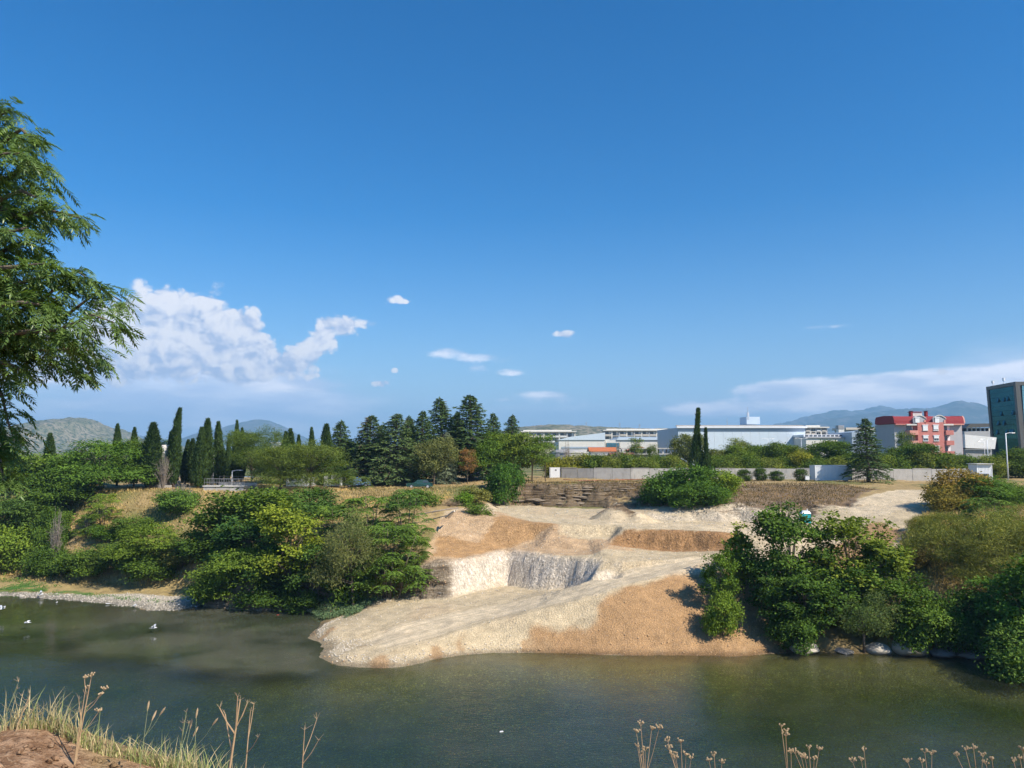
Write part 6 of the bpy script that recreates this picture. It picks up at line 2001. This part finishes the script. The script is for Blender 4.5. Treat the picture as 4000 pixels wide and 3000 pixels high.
# rock beds sticking out of the natural cliff
lm = [rock_mesh(500 + k, 2, .5, .5) for k in range(5)]
for q in lm: q.materials.append(M_LEDGE)
ter = bpy.data.objects['terrain']
rr = np.random.default_rng(41)
for k in range(64):
    px = rr.uniform(1985, 2560) if k < 46 else rr.uniform(2860, 3300)
    a_, b_ = (G(px, 1888, 12.6), G(px, 1976, 9.1)) if k < 46 else (G(px, 1895, 12.4), G(px, 1985, 9.9))
    t = rr.uniform(.12, .95)
    q = a_.lerp(b_, t)
    y = q.y
    zt_ = q.z
    for _ in range(40):
        if ground_z(q.x, y) > zt_ - .1: break
        y += .12
    o = link('ledge', lm[k % 5], ter, (q.x, y + .25, zt_), rr.uniform(-.25, .25))
    o.scale = (rr.uniform(.7, 1.9), rr.uniform(.5, .9), rr.uniform(.22, .5))

# felled trunks and pale planks on the heap
for k, (a, b, rad, m_, lab) in enumerate([((1742, 2022, 9.6), (1775, 1996, 10.6), .14, M_GROOVE, 'pale stripped log leaning on the orange heap'), ((1752, 2024, 9.6), (1780, 1994, 10.5), .11, M_TIMBER, 'brown log beside the pale stripped one'),
                                          ((1690, 2000, 10.2), (1790, 1984, 10.5), .10, M_TWIG, 'long grey branch lying across the heap'), ((1640, 2010, 9.9), (1720, 1995, 10.4), .08, M_TWIG, 'thin grey branch at the edge of the shrubs')]):
    p, q = G(*a), G(*b)
    p.z = max(p.z, ground_z(p.x, p.y) + .1); q.z = max(q.z, ground_z(q.x, q.y) + .15)
    e = empty('log', p); tag(e, lab, 'log', 'felled wood on the heap')
    MB().tube([(0, 0, 0), tuple((q - p) * .5 + Vector((0, 0, .05))), tuple(q - p)], [rad, rad * .9, rad * .75], 8).obj('stem', m_, e)
    MB().tube([tuple((q - p) * .6), tuple((q - p) * .72 + Vector((.3, .1, .35)))], [rad * .45, rad * .15], 5).obj('branch_stub', m_, e)

hp = [(2200, 140), (2260, 137), (2330, 138), (2384, 136.5), (2440, 138), (2520, 137)]
hv = [Vector((X(a, d), d, ground_z(X(a, d), d) + .06)) for a, d in hp]
M_HOSE = plain('red_hose', (.40, .05, .03), .5)
tag(MB().tube(hv, .05, 6).obj('hose', M_HOSE), 'thin red hose lying along the foot of the concrete wall', 'hose')

# gulls
M_GULL = plain('gull_white', (.80, .80, .80), .8, var=.05)
M_GULLG = plain('gull_grey', (.42, .44, .47), .8, var=.05)


def gull(loc, rz, label, flying=True, up=.35, s=1.0):
    e = empty('gull', loc, rz); e.scale = (s, s, s); tag(e, label, 'gull', 'gulls over the river')
    bm_ = MB()
    prof = [(-.22, .012), (-.16, .035), (-.05, .065), (.06, .07), (.13, .05), (.17, .042), (.21, .045), (.25, .025), (.29, .006)]
    bm_.tube([(x, 0, .0 + (.03 if x > .12 else 0)) for x, q in prof], [q for x, q in prof], 8)
    bm_.obj('body', M_GULL, e, None, 0, True)
    MB().add([(-.2, -.03, .0), (-.2, .03, .0), (-.34, .07, .0), (-.34, -.07, 0), (-.2, 0, .02), (-.34, 0, .012)], [(0, 4, 5, 3), (4, 1, 2, 5), (0, 3, 5, 4), (1, 4, 5, 2)]).obj('tail', M_GULL, e)
    for sd in (-1, 1):
        if flying:
            pts_ = [(.08, .05, .02), (-.08, .05, .02), (.12, .30, .02 + up * .5), (-.06, .28, up * .5), (.02, .56, up * .55 - .02), (-.06, .54, up * .52 - .02)]
            MB().add([(x, sd * y, z) for x, y, z in pts_] + [(x, sd * y, z - .012) for x, y, z in pts_], [(0, 2, 3, 1), (2, 4, 5, 3), (7, 9, 8, 6), (9, 11, 10, 8)]).obj('wing', M_GULLG if sd > 0 else M_GULL, e)
        else:
            MB().add([(.08, sd * .055, .05), (-.02, sd * .075, .03), (-.26, sd * .03, .05), (-.02, sd * .04, .075)], [(0, 1, 2, 3)]).obj('wing', M_GULLG, e)
    MB().tube([(.285, 0, .03), (.335, 0, .022)], [.012, .003], 5).obj('beak', M_ORROOF, e)
    return e


def at_h(px, py, z): return G(px, py, z)


gull(at_h(600, 2453, .5), R(10), 'gull flying low with raised wings over the murky water', True, .45, 1.15)
gull(at_h(107, 2432, .7), R(190), 'gull gliding above the dark water', True, .2, 1.1)
gull(at_h(8, 2378, 1.0), R(60), 'gull at the picture edge with spread wings', True, .5, 1.2)
gull(at_h(158, 2322, .45), R(30), 'gull flapping above the flat stone off the beach', True, .6, 1.2)
gull(at_h(222, 2353, .1), R(100), 'gull swimming off the beach past the flat stone', False, 0, .9)
gull(at_h(421, 2358, .1), R(200), 'gull swimming in the middle of the inlet', False, 0, .9)
gull(at_h(527, 2366, .25), R(20), 'gull landing at the edge of the outfall current', True, .3, .9)
for px, py, lab in [(700, 2372, 'gull standing first in line on the outfall'), (735, 2362, 'gull standing on the pebbles of the outfall'), (748, 2371, 'gull wading in the outfall'), (766, 2374, 'gull resting on the outfall beside a grey rock'), (796, 2366, 'gull standing nearest the withered brown shrub')]:
    p = G(px, py, 0); z = max(ground_z(p.x, p.y), 0) + .12
    gull((p.x, p.y, z), random.uniform(0, 6), lab, False, 0, .95)

# floating litter
p = G(1958, 2858, 0)
tag(MB().hexa([(-.12, -.05, -.02), (.14, -.06, -.02), (.16, .05, -.02), (-.1, .06, -.02), (-.1, -.04, .03), (.1, -.04, .05), (.12, .04, .04), (-.08, .04, .03)]).obj('litter', M_METALW, None, p, .3), 'white scrap of litter floating on the open river', 'litter')
p = G(1085, 2402, 0)
tag(MB().hexa([(-.14, -.05, -.02), (.14, -.06, -.02), (.16, .05, -.02), (-.1, .06, -.02), (-.1, -.04, .03), (.1, -.04, .05), (.12, .04, .04), (-.08, .04, .03)]).obj('litter', M_HOSE, None, p, .3), 'red scrap of litter floating in the murky inlet', 'litter')

# low creeping plants at the shore and weeds on the beach
r = np.random.default_rng(9)


def low_plants(name, poly, n, L, W, col, hh):
    P = [tuple(G(*q)[:2]) for q in poly]
    xs = r.uniform(min(p[0] for p in P), max(p[0] for p in P), n * 4); ys = r.uniform(min(p[1] for p in P), max(p[1] for p in P), n * 4)
    m = in_poly(xs, ys, P) & (fbm(xs * .6, ys * .6, 5, 3) > -.12)
    xs, ys = xs[m][:n], ys[m][:n]
    k = len(xs)
    zs = np.maximum(bilin(Z, xs, ys), 0) + r.uniform(0, hh, k)
    lv = Leaves()
    lv.add(np.stack([xs, ys, zs], -1), r.normal(size=(k, 3)) + np.array((0, 0, .6)), np.array((0, -.3, 1.)) + r.normal(size=(k, 3)) * .6, r.uniform(.6, 1.3, k) * L, W, r.uniform(.2, .8, k))
    o = link(name, lv.mesh(name, M_LEAF)); o.color = (*col, 1)
    return tag(o, kind='stuff')


low_plants('creeping_weeds', [(1210, 2400, 0), (1250, 2360, .8), (1400, 2350, 1.2), (1480, 2345, 1.4), (1440, 2380, 1.2), (1330, 2410, .8), (1262, 2425, 0)], 4500, .22, .10, (.16, .24, .12), .4)
low_plants('beach_weeds', [(-150, 2255, .7), (90, 2262, .7), (260, 2300, .5), (420, 2325, .4), (690, 2352, .4), (560, 2352, .3), (300, 2325, .3), (0, 2312, .3), (-150, 2300, .3)], 5000, .18, .09, (.11, .24, .05), .22)
low_plants('rim_weeds', [(1440, 2205, 5.0), (1640, 2190, 5.4), (1660, 2216, 4.9), (1500, 2225, 4.7), (1380, 2222, 4.8)], 3000, .3, .08, (.26, .30, .08), .5)


def dry_turf(name, poly, n, h, seed, col=(.50, .38, .17)):
    rr = np.random.default_rng(seed)
    P = [tuple(G(*q)[:2]) if len(q) == 3 else q for q in poly]
    xs = rr.uniform(min(p[0] for p in P), max(p[0] for p in P), n * 5); ys = rr.uniform(min(p[1] for p in P), max(p[1] for p in P), n * 5)
    m = in_poly(xs, ys, P) & (digs[np.clip(((ys - GY0) / GS).astype(int), 0, NY - 1), np.clip(((xs - GX0) / GS).astype(int), 0, NX - 1)] < .3)
    xs, ys = xs[m][:n], ys[m][:n]
    k = len(xs)
    lv = Leaves()
    lv.add(np.stack([xs, ys, bilin(Z, xs, ys) - .03], -1), np.stack([rr.normal(size=k) * .45, rr.normal(size=k) * .45, np.ones(k)], -1), rr.normal(size=(k, 3)) + np.array((0, -.5, .6)),
           rr.uniform(.5, 1.3, k) * h, .10, np.clip(.5 + fbm(xs * .3, ys * .3, seed, 3) * .8 + rr.normal(size=k) * .1, 0, 1))
    o = link(name, lv.mesh(name, M_LEAF)); o.color = (*col, 1)
    return tag(o, kind='stuff')


dry_turf('dry_grass', [(-300, 2240, 1), (750, 2300, 1), (1300, 2100, 7.5), (1640, 2050, 8.5), (1800, 1900, 12.2), (1300, 1905, 12), (600, 1905, 12), (-300, 1905, 12)], 26000, .42, 31)
dry_turf('plateau_grass', [(1650, 1912, 11.9), (2000, 1888, 12.6), (2900, 1884, 12.6), (3400, 1895, 12.4), (3450, 1880, 12.6), (2900, 1870, 12.6), (2000, 1870, 12.6), (1650, 1890, 12.4)], 5000, .16, 32, (.44, .32, .17))
dry_turf('cliff_scrub', [(1990, 1890, 12.6), (2560, 1890, 12.6), (2560, 1900, 12.0), (1990, 1905, 11.8)], 2200, .4, 33, (.27, .20, .10))
dry_turf('slope_scrub', [(2860, 1888, 12.5), (3300, 1897, 12.3), (3420, 1910, 12.1), (3250, 1965, 10.8), (2870, 1980, 10.2)], 6000, .34, 34, (.27, .195, .11))
dry_turf('right_bank_grass', [(3500, 2100, 8.2), (3700, 1960, 11), (4150, 1960, 11.4), (4150, 2540, 1.2), (3500, 2500, 1.1)], 16000, .5, 35)

# ------------------------------------------------------------------ near bank under the camera
def bank_z(x, y):
    x = np.asarray(x, float); y = np.asarray(y, float)
    top = 16.37 - .30 * np.clip(x + 2.75, 0, 1.4) - .17 * np.clip(x + 1.35, 0, 5) - .03 * np.clip(x - 3.7, 0, 30) + .05 * fbm(x * 1.2, y * 1.2, 3, 3) + .012 * fbm(x * 9, y * 9, 4, 2)
    lip = 4.25 + .35 * fbm(x * .8, x * 0 + 3, 6, 3) - .05 * x
    fall = np.clip(y - lip, 0, None)
    return np.maximum(top - .12 * np.minimum(fall, .5) - .78 * np.clip(fall - .25, 0, None), -1.6)


m, N, out = new_mat('near_soil')
p = N.node('ShaderNodeNewGeometry').outputs['Position']
n1 = N.noise(p, 11.0, 6.0, .68); n2 = N.noise(p, 38.0, 4.0, .6); n3 = N.noise(p, 1.1, 3.0, .5)
c = N.mix(N.smooth(n1, .35, .68), (.21, .115, .062, 1), (.46, .29, .175, 1))
c = N.mix(N.math('MULTIPLY', N.smooth(n2, .55, .7), .6), c, (.52, .38, .24, 1))
c = N.mix(N.math('MULTIPLY', N.smooth(n3, .5, .65), .5), c, (.36, .28, .13, 1))
bp = N.node('ShaderNodeBump', {'Height': N.math('ADD', n1, N.math('MULTIPLY', n2, .35)), 'Strength': 1.0, 'Distance': .06})
b = N.node('ShaderNodeBsdfPrincipled', {'Base Color': c, 'Roughness': .95, 'Specular IOR Level': .1, 'Normal': bp.outputs[0]})
N.l.new(b.outputs[0], out.inputs[0])
M_SOIL = m
bxs = np.concatenate([np.arange(-70, -8, 1.5), np.arange(-8, 8, .08), np.arange(8, 71, 1.5)])
bys = np.concatenate([np.arange(-25, 1.5, 1.0), np.arange(1.5, 6.5, .06), np.arange(6.5, 36, .9)])
BX, BY = np.meshgrid(bxs, bys)
me = mesh_np('near_bank', np.stack([BX, BY, bank_z(BX, BY)], -1).reshape(-1, 3), grid_faces(len(bxs), len(bys)), M_SOIL, True)
tag(link('near_bank_ground', me), kind='structure')

m, N, out = new_mat('straw')
col = N.node('ShaderNodeAttribute', attribute_name='Col').outputs['Color']
df = N.node('ShaderNodeBsdfDiffuse', {'Color': col}).outputs[0]
tl = N.node('ShaderNodeBsdfTranslucent', {'Color': col}).outputs[0]
N.l.new(N.node('ShaderNodeMixShader', {0: .3, 1: df, 2: tl}).outputs[0], out.inputs[0])
M_STRAW = m


def near_grass():
    r = np.random.default_rng(15)
    V, Fc, Cc = [], [], []

    def blade(base, h, lean, az, w, col):
        k = 5
        side = np.array((-math.sin(az), math.cos(az), 0)) if r.uniform() < .5 else np.array((1.0, 0, 0))
        b0 = len(V)
        for i in range(k):
            t = i / (k - 1)
            q = base + np.array((math.cos(az) * lean * t ** 2, math.sin(az) * lean * t ** 2, h * (t - .35 * (lean / max(h, .01)) * t ** 2)))
            ww = w * (1 - t) ** .6
            V.append(q - side * ww); V.append(q + side * ww)
            Cc.append(col); Cc.append(col)
        for i in range(k - 1):
            a = b0 + 2 * i
            Fc.append((a, a + 1, a + 3, a + 2))

    def tuft(px, y, n, hmin, hmax, spread, green):
        x0 = X(px, y)
        hmin, hmax, n = hmin * .45, hmax * .66, int(n * (.75 if px < 2000 else 1))
        for _ in range(n):
            x = x0 + r.normal() * spread
            yy = 4.31 + .35 * float(fbm(x * .8, 3.0, 6, 3)) - .05 * x + abs(r.normal()) * spread * .45
            z = float(bank_z(x, yy))
            h = hmin + (hmax - hmin) * r.uniform(0, 1) ** 2.2
            g = r.uniform() < green
            c = np.array((.36, .40, .14)) if g else np.array((.66, .54, .28))
            c = c * r.uniform(.65, 1.2)
            blade(np.array((x, yy, z - .01)), h, h * r.uniform(.05, .9), r.uniform(0, 6.28), r.uniform(.0018, .0042), (*c, 1))
    # thick fringe along the lip, thinning to the right
    for px, y, n, a, b, s, g in [(20, 4.25, 240, .15, .42, .16, .25), (110, 4.3, 200, .15, .40, .14, .25), (190, 4.2, 300, .10, .26, .10, .55), (270, 4.15, 160, .08, .22, .14, .35), (360, 4.1, 190, .08, .26, .13, .45), (450, 4.1, 180, .08, .24, .13, .4),
                                 (540, 4.0, 260, .10, .26, .12, .65), (620, 4.05, 220, .12, .36, .13, .5), (690, 4.05, 190, .14, .38, .12, .4), (770, 4.05, 220, .15, .42, .13, .5), (850, 4.0, 240, .16, .46, .13, .55), (930, 4.0, 220, .18, .48, .12, .35),
                                 (1010, 4.0, 150, .18, .44, .12, .35), (1090, 4.0, 140, .18, .42, .14, .3), (1180, 4.0, 120, .18, .46, .13, .25), (1260, 4.0, 70, .15, .38, .14, .3), (1400, 4.0, 50, .15, .30, .18, .3), (1600, 4.0, 40, .15, .28, .25, .3),
                                 (1900, 4.0, 40, .15, .28, .3, .3), (2300, 4.0, 60, .2, .38, .3, .3), (2600, 4.1, 90, .25, .48, .25, .3), (3100, 4.1, 90, .3, .55, .3, .3), (3600, 4.1, 90, .35, .6, .3, .25), (3900, 4.1, 110, .35, .65, .2, .25)]:
        tuft(px, y, n, a, b, s, g)
    for _ in range(700):
        x = r.uniform(-3.2, -1.3); y = r.uniform(3.2, 4.0)
        c = np.array((.52, .40, .20)) * r.uniform(.6, 1.15)
        z = float(bank_z(x, y)) + .01
        blade(np.array((x, y, z)), .02, r.uniform(.05, .2), r.uniform(0, 6.28), .002, (*c, 1))
    me = mesh_np('grass', np.array(V), np.array(Fc), M_STRAW, False, {'Col': ('FLOAT_COLOR', np.array(Cc))})
    tag(link('grass', me), kind='stuff')
    # clods
    n = 2600
    x = r.uniform(-3.6, -.9, n); y = r.uniform(2.8, 4.4, n)
    s = .004 + .03 * r.uniform(0, 1, n) ** 6
    z = bank_z(x, y) + s * .25
    base = np.array([(1, 0, 0), (-1, 0, 0), (0, 1, 0), (0, -1, 0), (0, 0, .8), (0, 0, -.6)], float)
    fc = np.array([(0, 2, 4), (2, 1, 4), (1, 3, 4), (3, 0, 4), (2, 0, 5), (1, 2, 5), (3, 1, 5), (0, 3, 5)])
    v = base[None] * (1 + .3 * r.normal(size=(n, 6, 1))) * s[:, None, None] + np.stack([x, y, z], -1)[:, None]
    f = (fc[None] + (np.arange(n) * 6)[:, None, None]).reshape(-1, 3)
    tag(link('dirt', mesh_np('clods', v.reshape(-1, 3), f, M_SOIL, False)), kind='stuff')


near_grass()

M_STALK = plain('dry_stalk', (.46, .31, .17), .9, var=.25, scale=20)
M_SEED = plain('seed_head', (.47, .34, .19), .95, var=.3, scale=40)
M_GSTALK = plain('greenish_stalk', (.34, .36, .17), .9, var=.25, scale=20)


def weed(pxb, Y, ptop, label, heads, kind='umbel', thick=.004, mat=None, seed=1, bend=0.0):
    """a single dry stalk: stem to ptop, side branches to each head position (photo pixels at the same distance)"""
    r = np.random.default_rng(seed)
    Y += .2 if pxb < 1000 else 0
    xb = X(pxb, Y); zb = float(bank_z(xb, Y))
    e = empty('dry_weed', (xb, Y, zb)); tag(e, label, 'weed', 'dry weeds on the near bank')
    mat = mat or M_STALK
    tp = AT(ptop[0], ptop[1], Y + r.uniform(-.06, .06)) - e.location
    mid = tp * .5 + Vector((bend, 0, 0))
    MB().tube([(0, 0, -.03), tuple(mid * .5), tuple(mid), tuple(tp * .8 + Vector((bend * .5, 0, 0))), tuple(tp)], [thick, thick * .9, thick * .75, thick * .55, thick * .35], 6).obj('stem', mat, e)
    for k, h in enumerate(list(heads) + [ptop]):
        q = AT(h[0], h[1], Y + r.uniform(-.08, .08)) - e.location
        if k < len(heads):
            t = max(.25, min(.85, q.z / max(tp.z, .01) - r.uniform(.18, .3)))
            s = (mid * (t / .5)) if t < .5 else mid.lerp(tp, (t - .5) / .5)
            MB().tube([tuple(s), tuple(s.lerp(q, .55) + Vector((0, 0, -.01))), tuple(q)], [thick * .5, thick * .4, thick * .3], 5).obj('branch', mat, e)
        hb = MB()
        if kind == 'umbel':
            for j in range(9):
                a = r.uniform(0, 6.28); d = r.uniform(.006, .02)
                c = q + Vector((math.cos(a) * d, math.sin(a) * d, r.uniform(.004, .016)))
                hb.tube([tuple(q - Vector((0, 0, .006))), tuple(c)], [.0008, .0008], 3, False)
                hb.lathe([(.001, -.003), (.0045, 0), (.0035, .004), (.001, .006)], 5, tuple(c))
        elif kind == 'ear':
            d = (q - s).normalized() if k < len(heads) else Vector((.15, 0, 1)).normalized()
            hb.tube([tuple(q - d * .02), tuple(q), tuple(q + d * .02), tuple(q + d * .034)], [.002, .0055, .005, .001], 6)
        else:
            for j in range(5):
                c = q + Vector(tuple(r.normal(size=3) * .008))
                hb.tube([tuple(q), tuple(c + Vector((r.normal() * .01, 0, .02)))], [.0012, .0006], 3, False)
        hb.obj('seed_head', M_SEED, e)


weed(352, 4.1, (357, 2642), 'tallest dry weed with flat seed heads, over the blue water', [(330, 2652), (346, 2688), (408, 2693), (392, 2716), (386, 2780)], 'umbel', .0048, seed=1)
weed(350, 4.1, (331, 2710), 'leafless forked stalk leaning against the tallest weed', [(308, 2732), (318, 2752)], 'twig', .0045, seed=2)
weed(590, 4.0, (578, 2762), 'thin grass stalk with two pale ears', [(632, 2782), (600, 2800)], 'ear', .0022, M_GSTALK, seed=3)
weed(800, 4.0, (768, 2790), 'slanting grass stalk with a single pale ear', [(838, 2822)], 'ear', .002, M_GSTALK, seed=4)
weed(730, 4.0, (745, 2832), 'short grass stalk with a stubby ear', [(762, 2862)], 'ear', .002, M_GSTALK, seed=5)
weed(912, 3.95, (938, 2735), 'thick brown dead weed with bare forked branches', [(858, 2765), (966, 2746), (928, 2722), (880, 2790)], 'twig', .0085, seed=6)
weed(985, 3.95, (978, 2778), 'straight reddish stalk with a drooping dry leaf', [(992, 2750), (1008, 2880)], 'twig', .0048, seed=7)
weed(1215, 3.95, (1190, 2850), 'stalk snapped over at the top beside the open water', [(1238, 2808), (1245, 2890)], 'twig', .0045, seed=8, bend=-.01)
weed(725, 4.05, (728, 2782), 'small green thistle among the grass', [(716, 2824), (738, 2826), (712, 2856)], 'twig', .003, M_GSTALK, seed=9)
weed(120, 4.25, (118, 2712), 'dry curled weed near the corner of the picture', [(85, 2718), (112, 2738), (128, 2776)], 'twig', .003, seed=10)
weed(60, 4.25, (73, 2662), 'long thin blade standing above the corner grass', [(66, 2690)], 'twig', .0022, M_GSTALK, seed=11)
weed(2530, 4.1, (2503, 2832), 'pale dry weed with a feathery brown tip', [(2486, 2862), (2545, 2850), (2575, 2845), (2490, 2915), (2505, 2950), (2520, 2930)], 'umbel', .004, seed=12)
weed(2655, 4.1, (2660, 2900), 'bunch of small seed cups beside the feathery weed', [(2608, 2893), (2612, 2924), (2630, 2948), (2680, 2950), (2640, 2960), (2700, 2962)], 'umbel', .0035, seed=13)
weed(2790, 4.1, (2790, 2953), 'short seed-cup weed at the lower picture edge', [(2770, 2970), (2820, 2980)], 'umbel', .0035, seed=14)
weed(3095, 4.1, (3052, 2838), 'brown bent weed with a clump of dark heads', [(3068, 2858), (3070, 2872), (3090, 2940)], 'umbel', .004, seed=15)
weed(3150, 4.1, (3160, 2925), 'bushy dry weed next to the bent brown one', [(3105, 2940), (3130, 2955), (3145, 2960), (3200, 2928), (3180, 2965)], 'umbel', .004, seed=16)
weed(3380, 4.1, (3375, 2932), 'thin weed with a single spiky head', [(3330, 2975), (3365, 2970)], 'umbel', .003, seed=17)
weed(3620, 4.1, (3612, 2938), 'weed with two flat heads before the pale reflection', [(3640, 2945), (3545, 2975), (3600, 2975)], 'umbel', .0035, seed=18)
weed(3800, 4.1, (3803, 2924), 'weed with the highest flat head near the corner', [(3772, 2928), (3736, 2950), (3840, 2952)], 'umbel', .0038, seed=19)
weed(3880, 4.1, (3875, 2970), 'low weed with a round head near the corner', [(3850, 2980)], 'umbel', .0035, seed=20)
weed(3985, 4.1, (3995, 2930), 'weed cut by the picture corner', [(3960, 2975), (3985, 2965)], 'umbel', .0038, seed=21)

# ------------------------------------------------------------------ near tree whose branches hang in from the left
M_NLEAF = leaf_material('near_leaf', .30, .42, .05)


def compound_leaf(seed, L):
    """pinnate leaf along +x, drooping, leaflets hanging to both sides"""
    r = np.random.default_rng(seed)
    V, Fc, Tt = [], [], []
    n = 7
    def cpos(t): return np.array((L * t * (1 - .12 * t), 0, -.42 * L * t * t))

    def leaflet(p, d, l, w, tint):
        d = d / np.linalg.norm(d)
        s = np.cross(d, np.array((0, 0, 1.0))); s /= max(np.linalg.norm(s), 1e-6)
        up = np.cross(s, d)
        b = len(V)
        V.extend([p, p + d * l * .38 + s * w - up * w * .35, p + d * l * .4 + up * .0, p + d * l * .38 - s * w - up * w * .35, p + d * l - np.array((0, 0, l * .12))])
        Fc.extend([(b, b + 1, b + 2), (b, b + 2, b + 3), (b + 1, b + 4, b + 2), (b + 2, b + 4, b + 3)])
        Tt.extend([tint] * 5)
    for i in range(n):
        t = .22 + .74 * i / (n - 1)
        for s in (-1, 1):
            d = np.array((.62 + r.normal() * .1, s * .85, -.42 + r.normal() * .15))
            leaflet(cpos(t), d, L * r.uniform(.26, .34) * (1 - .25 * abs(t - .55)), L * .042, .5 + r.normal() * .2)
    leaflet(cpos(.98), np.array((1, 0, -.8)), L * .3, L * .042, .55)
    b = len(V)
    for t in (0, .5, 1.0):
        c = cpos(t)
        V.extend([c + np.array((0, .0022, 0)), c - np.array((0, .0022, 0))]); Tt.extend([.4, .4])
    for i in range(2):
        a = b + 2 * i
        Fc.extend([(a, a + 1, a + 3), (a, a + 3, a + 2)])
    return np.array(V), np.array(Fc), np.array(Tt)


def near_tree():
    r = np.random.default_rng(23)
    base = Vector((-7.6, 8.6, 0)); base.z = float(bank_z(base.x, base.y)) - .3
    e = empty('overhanging_tree', base); tag(e, 'leafy tree whose drooping branches hang in from the side', 'tree')
    lo = base
    tmpl = [compound_leaf(s, l) for s, l in ((1, .21), (2, .24), (3, .19), (4, .22), (5, .26), (6, .20))]
    mes = [mesh_np('leaf', v, f, M_NLEAF, False, {'tint': ('FLOAT', t)}) for v, f, t in tmpl]
    hub = [Vector((-7.3, 8.4, z)) for z in (18.0, 19.2, 20.4, 21.6)]
    tr = MB()
    tr.tube([tuple(Vector((0, 0, 0))), tuple(hub[0] - lo), tuple(hub[1] - lo), tuple(hub[2] - lo), tuple(hub[3] - lo), tuple(Vector((-7.1, 8.5, 24)) - lo)], [.26, .2, .17, .13, .09, .03], 10)
    tr.obj('trunk', M_BARK, e, None, 0, True)
    BR = [(3, [(0, 560, 7.2), (120, 505, 7.0), (185, 545, 6.9)]), (3, [(40, 700, 7.4), (170, 625, 7.2), (225, 645, 7.1)]), (3, [(100, 850, 7.0), (240, 815, 6.9), (385, 850, 6.8)]),
          (2, [(0, 985, 7.4), (110, 950, 7.2), (190, 960, 7.1)]), (1, [(50, 1240, 7.0), (240, 1170, 6.9), (370, 1055, 6.8), (420, 1090, 6.7)]), (1, [(100, 1270, 7.3), (330, 1235, 7.1), (470, 1130, 7.0), (548, 1175, 6.9)]),
          (1, [(0, 1330, 7.0), (250, 1370, 6.9), (400, 1360, 6.8), (465, 1395, 6.8)]), (1, [(0, 1340, 7.5), (190, 1400, 7.3), (320, 1425, 7.2), (385, 1455, 7.1)]), (0, [(-60, 1420, 7.2), (10, 1540, 7.1), (45, 1650, 7.0), (70, 1700, 7.0)]),
          (2, [(0, 1130, 6.9), (190, 1090, 6.8), (330, 1075, 6.7)]), (3, [(-40, 460, 7.5), (60, 430, 7.3)]), (3, [(0, 780, 7.0), (120, 745, 6.9), (200, 770, 6.8)]), (0, [(-60, 1720, 7.2), (0, 1800, 7.1), (22, 1880, 7.0)]),
          (1, [(60, 1300, 6.6), (300, 1290, 6.5), (440, 1230, 6.4), (520, 1260, 6.4)]), (2, [(-60, 900, 6.8), (60, 905, 6.7), (150, 890, 6.7)]), (2, [(-20, 1050, 6.6), (110, 1040, 6.6), (250, 1030, 6.5)]),
          (3, [(-60, 620, 6.8), (50, 600, 6.7), (130, 600, 6.6)]), (1, [(-40, 1200, 6.5), (120, 1180, 6.4), (230, 1190, 6.4)]), (1, [(-40, 1400, 6.8), (80, 1430, 6.7), (130, 1450, 6.7)]), (2, [(-80, 820, 7.6), (60, 830, 7.5), (300, 860, 7.3)]),
          (3, [(-60, 530, 7.8), (70, 520, 7.7), (130, 560, 7.6)]), (2, [(-60, 740, 7.9), (80, 690, 7.8), (150, 700, 7.7)]), (2, [(-60, 1000, 7.9), (90, 1010, 7.8), (170, 1040, 7.7)]), (1, [(-60, 1180, 7.9), (180, 1150, 7.8), (300, 1170, 7.7)]),
          (1, [(-60, 1280, 7.8), (220, 1320, 7.7), (350, 1330, 7.6)]), (2, [(-60, 1100, 7.3), (60, 1110, 7.2), (140, 1130, 7.2)]), (0, [(-60, 1580, 7.5), (0, 1690, 7.4), (30, 1760, 7.3)])]
    leaves = []
    for hi, pp in BR:
        P = [hub[hi]] + [AT(q[0] - 75 * min(1, max(0, q[0] / 250)), q[1], q[2]) for q in pp]
        th = [.06, .026, .016, .010, .006][:len(P)]
        MB().tube([tuple(q - lo) for q in P], th, 6).obj('branch', M_BARK, e)
        for a, b in zip(P[:-1], P[1:]):
            Ls = (b - a).length
            n = int(Ls / .014)
            d0 = (b - a).normalized()
            for k in range(n):
                t = (k + r.uniform(0, 1)) / n
                q = a.lerp(b, t)
                if q.x < -.80 * q.y: continue
                az = math.atan2(d0.y, d0.x) + r.uniform(-1.7, 1.7)
                leaves.append((q + Vector(tuple(r.normal(size=3) * .06)), az, r.uniform(-.35, .55), r.integers(0, 6), r.uniform(.8, 1.15)))
        q = P[-1]
        for k in range(9):
            leaves.append((q, math.atan2(d0.y, d0.x) + r.uniform(-1.2, 1.2), r.uniform(-.1, .7), r.integers(0, 6), r.uniform(.75, 1.05)))
    r.shuffle(leaves)
    col = (.125, .205, .042, 1)
    V, Fc, Tt = [], [], []
    nb = 0
    for k, (q, az, pitch, ti, s) in enumerate(leaves):
        M = Matrix.Translation(q - lo) @ Matrix.Rotation(az, 4, 'Z') @ Matrix.Rotation(pitch, 4, 'Y') @ Matrix.Rotation(r.normal() * .3, 4, 'X') @ Matrix.Scale(s, 4)
        if k < 300:
            o = link('leaf', mes[ti], e); o.matrix_local = M; o.color = col
        else:
            v, f, t = tmpl[ti]
            A = np.array(M)
            V.append(v @ A[:3, :3].T + A[:3, 3]); Fc.append(f + nb); Tt.append(np.clip(t + r.normal() * .15, 0, 1)); nb += len(v)
    o = link('foliage', mesh_np('foliage', np.concatenate(V), np.concatenate(Fc), M_NLEAF, False, {'tint': ('FLOAT', np.concatenate(Tt))}), e)
    o.color = col
    tag(o, kind='stuff')
    print('near leaves', len(leaves))


near_tree()
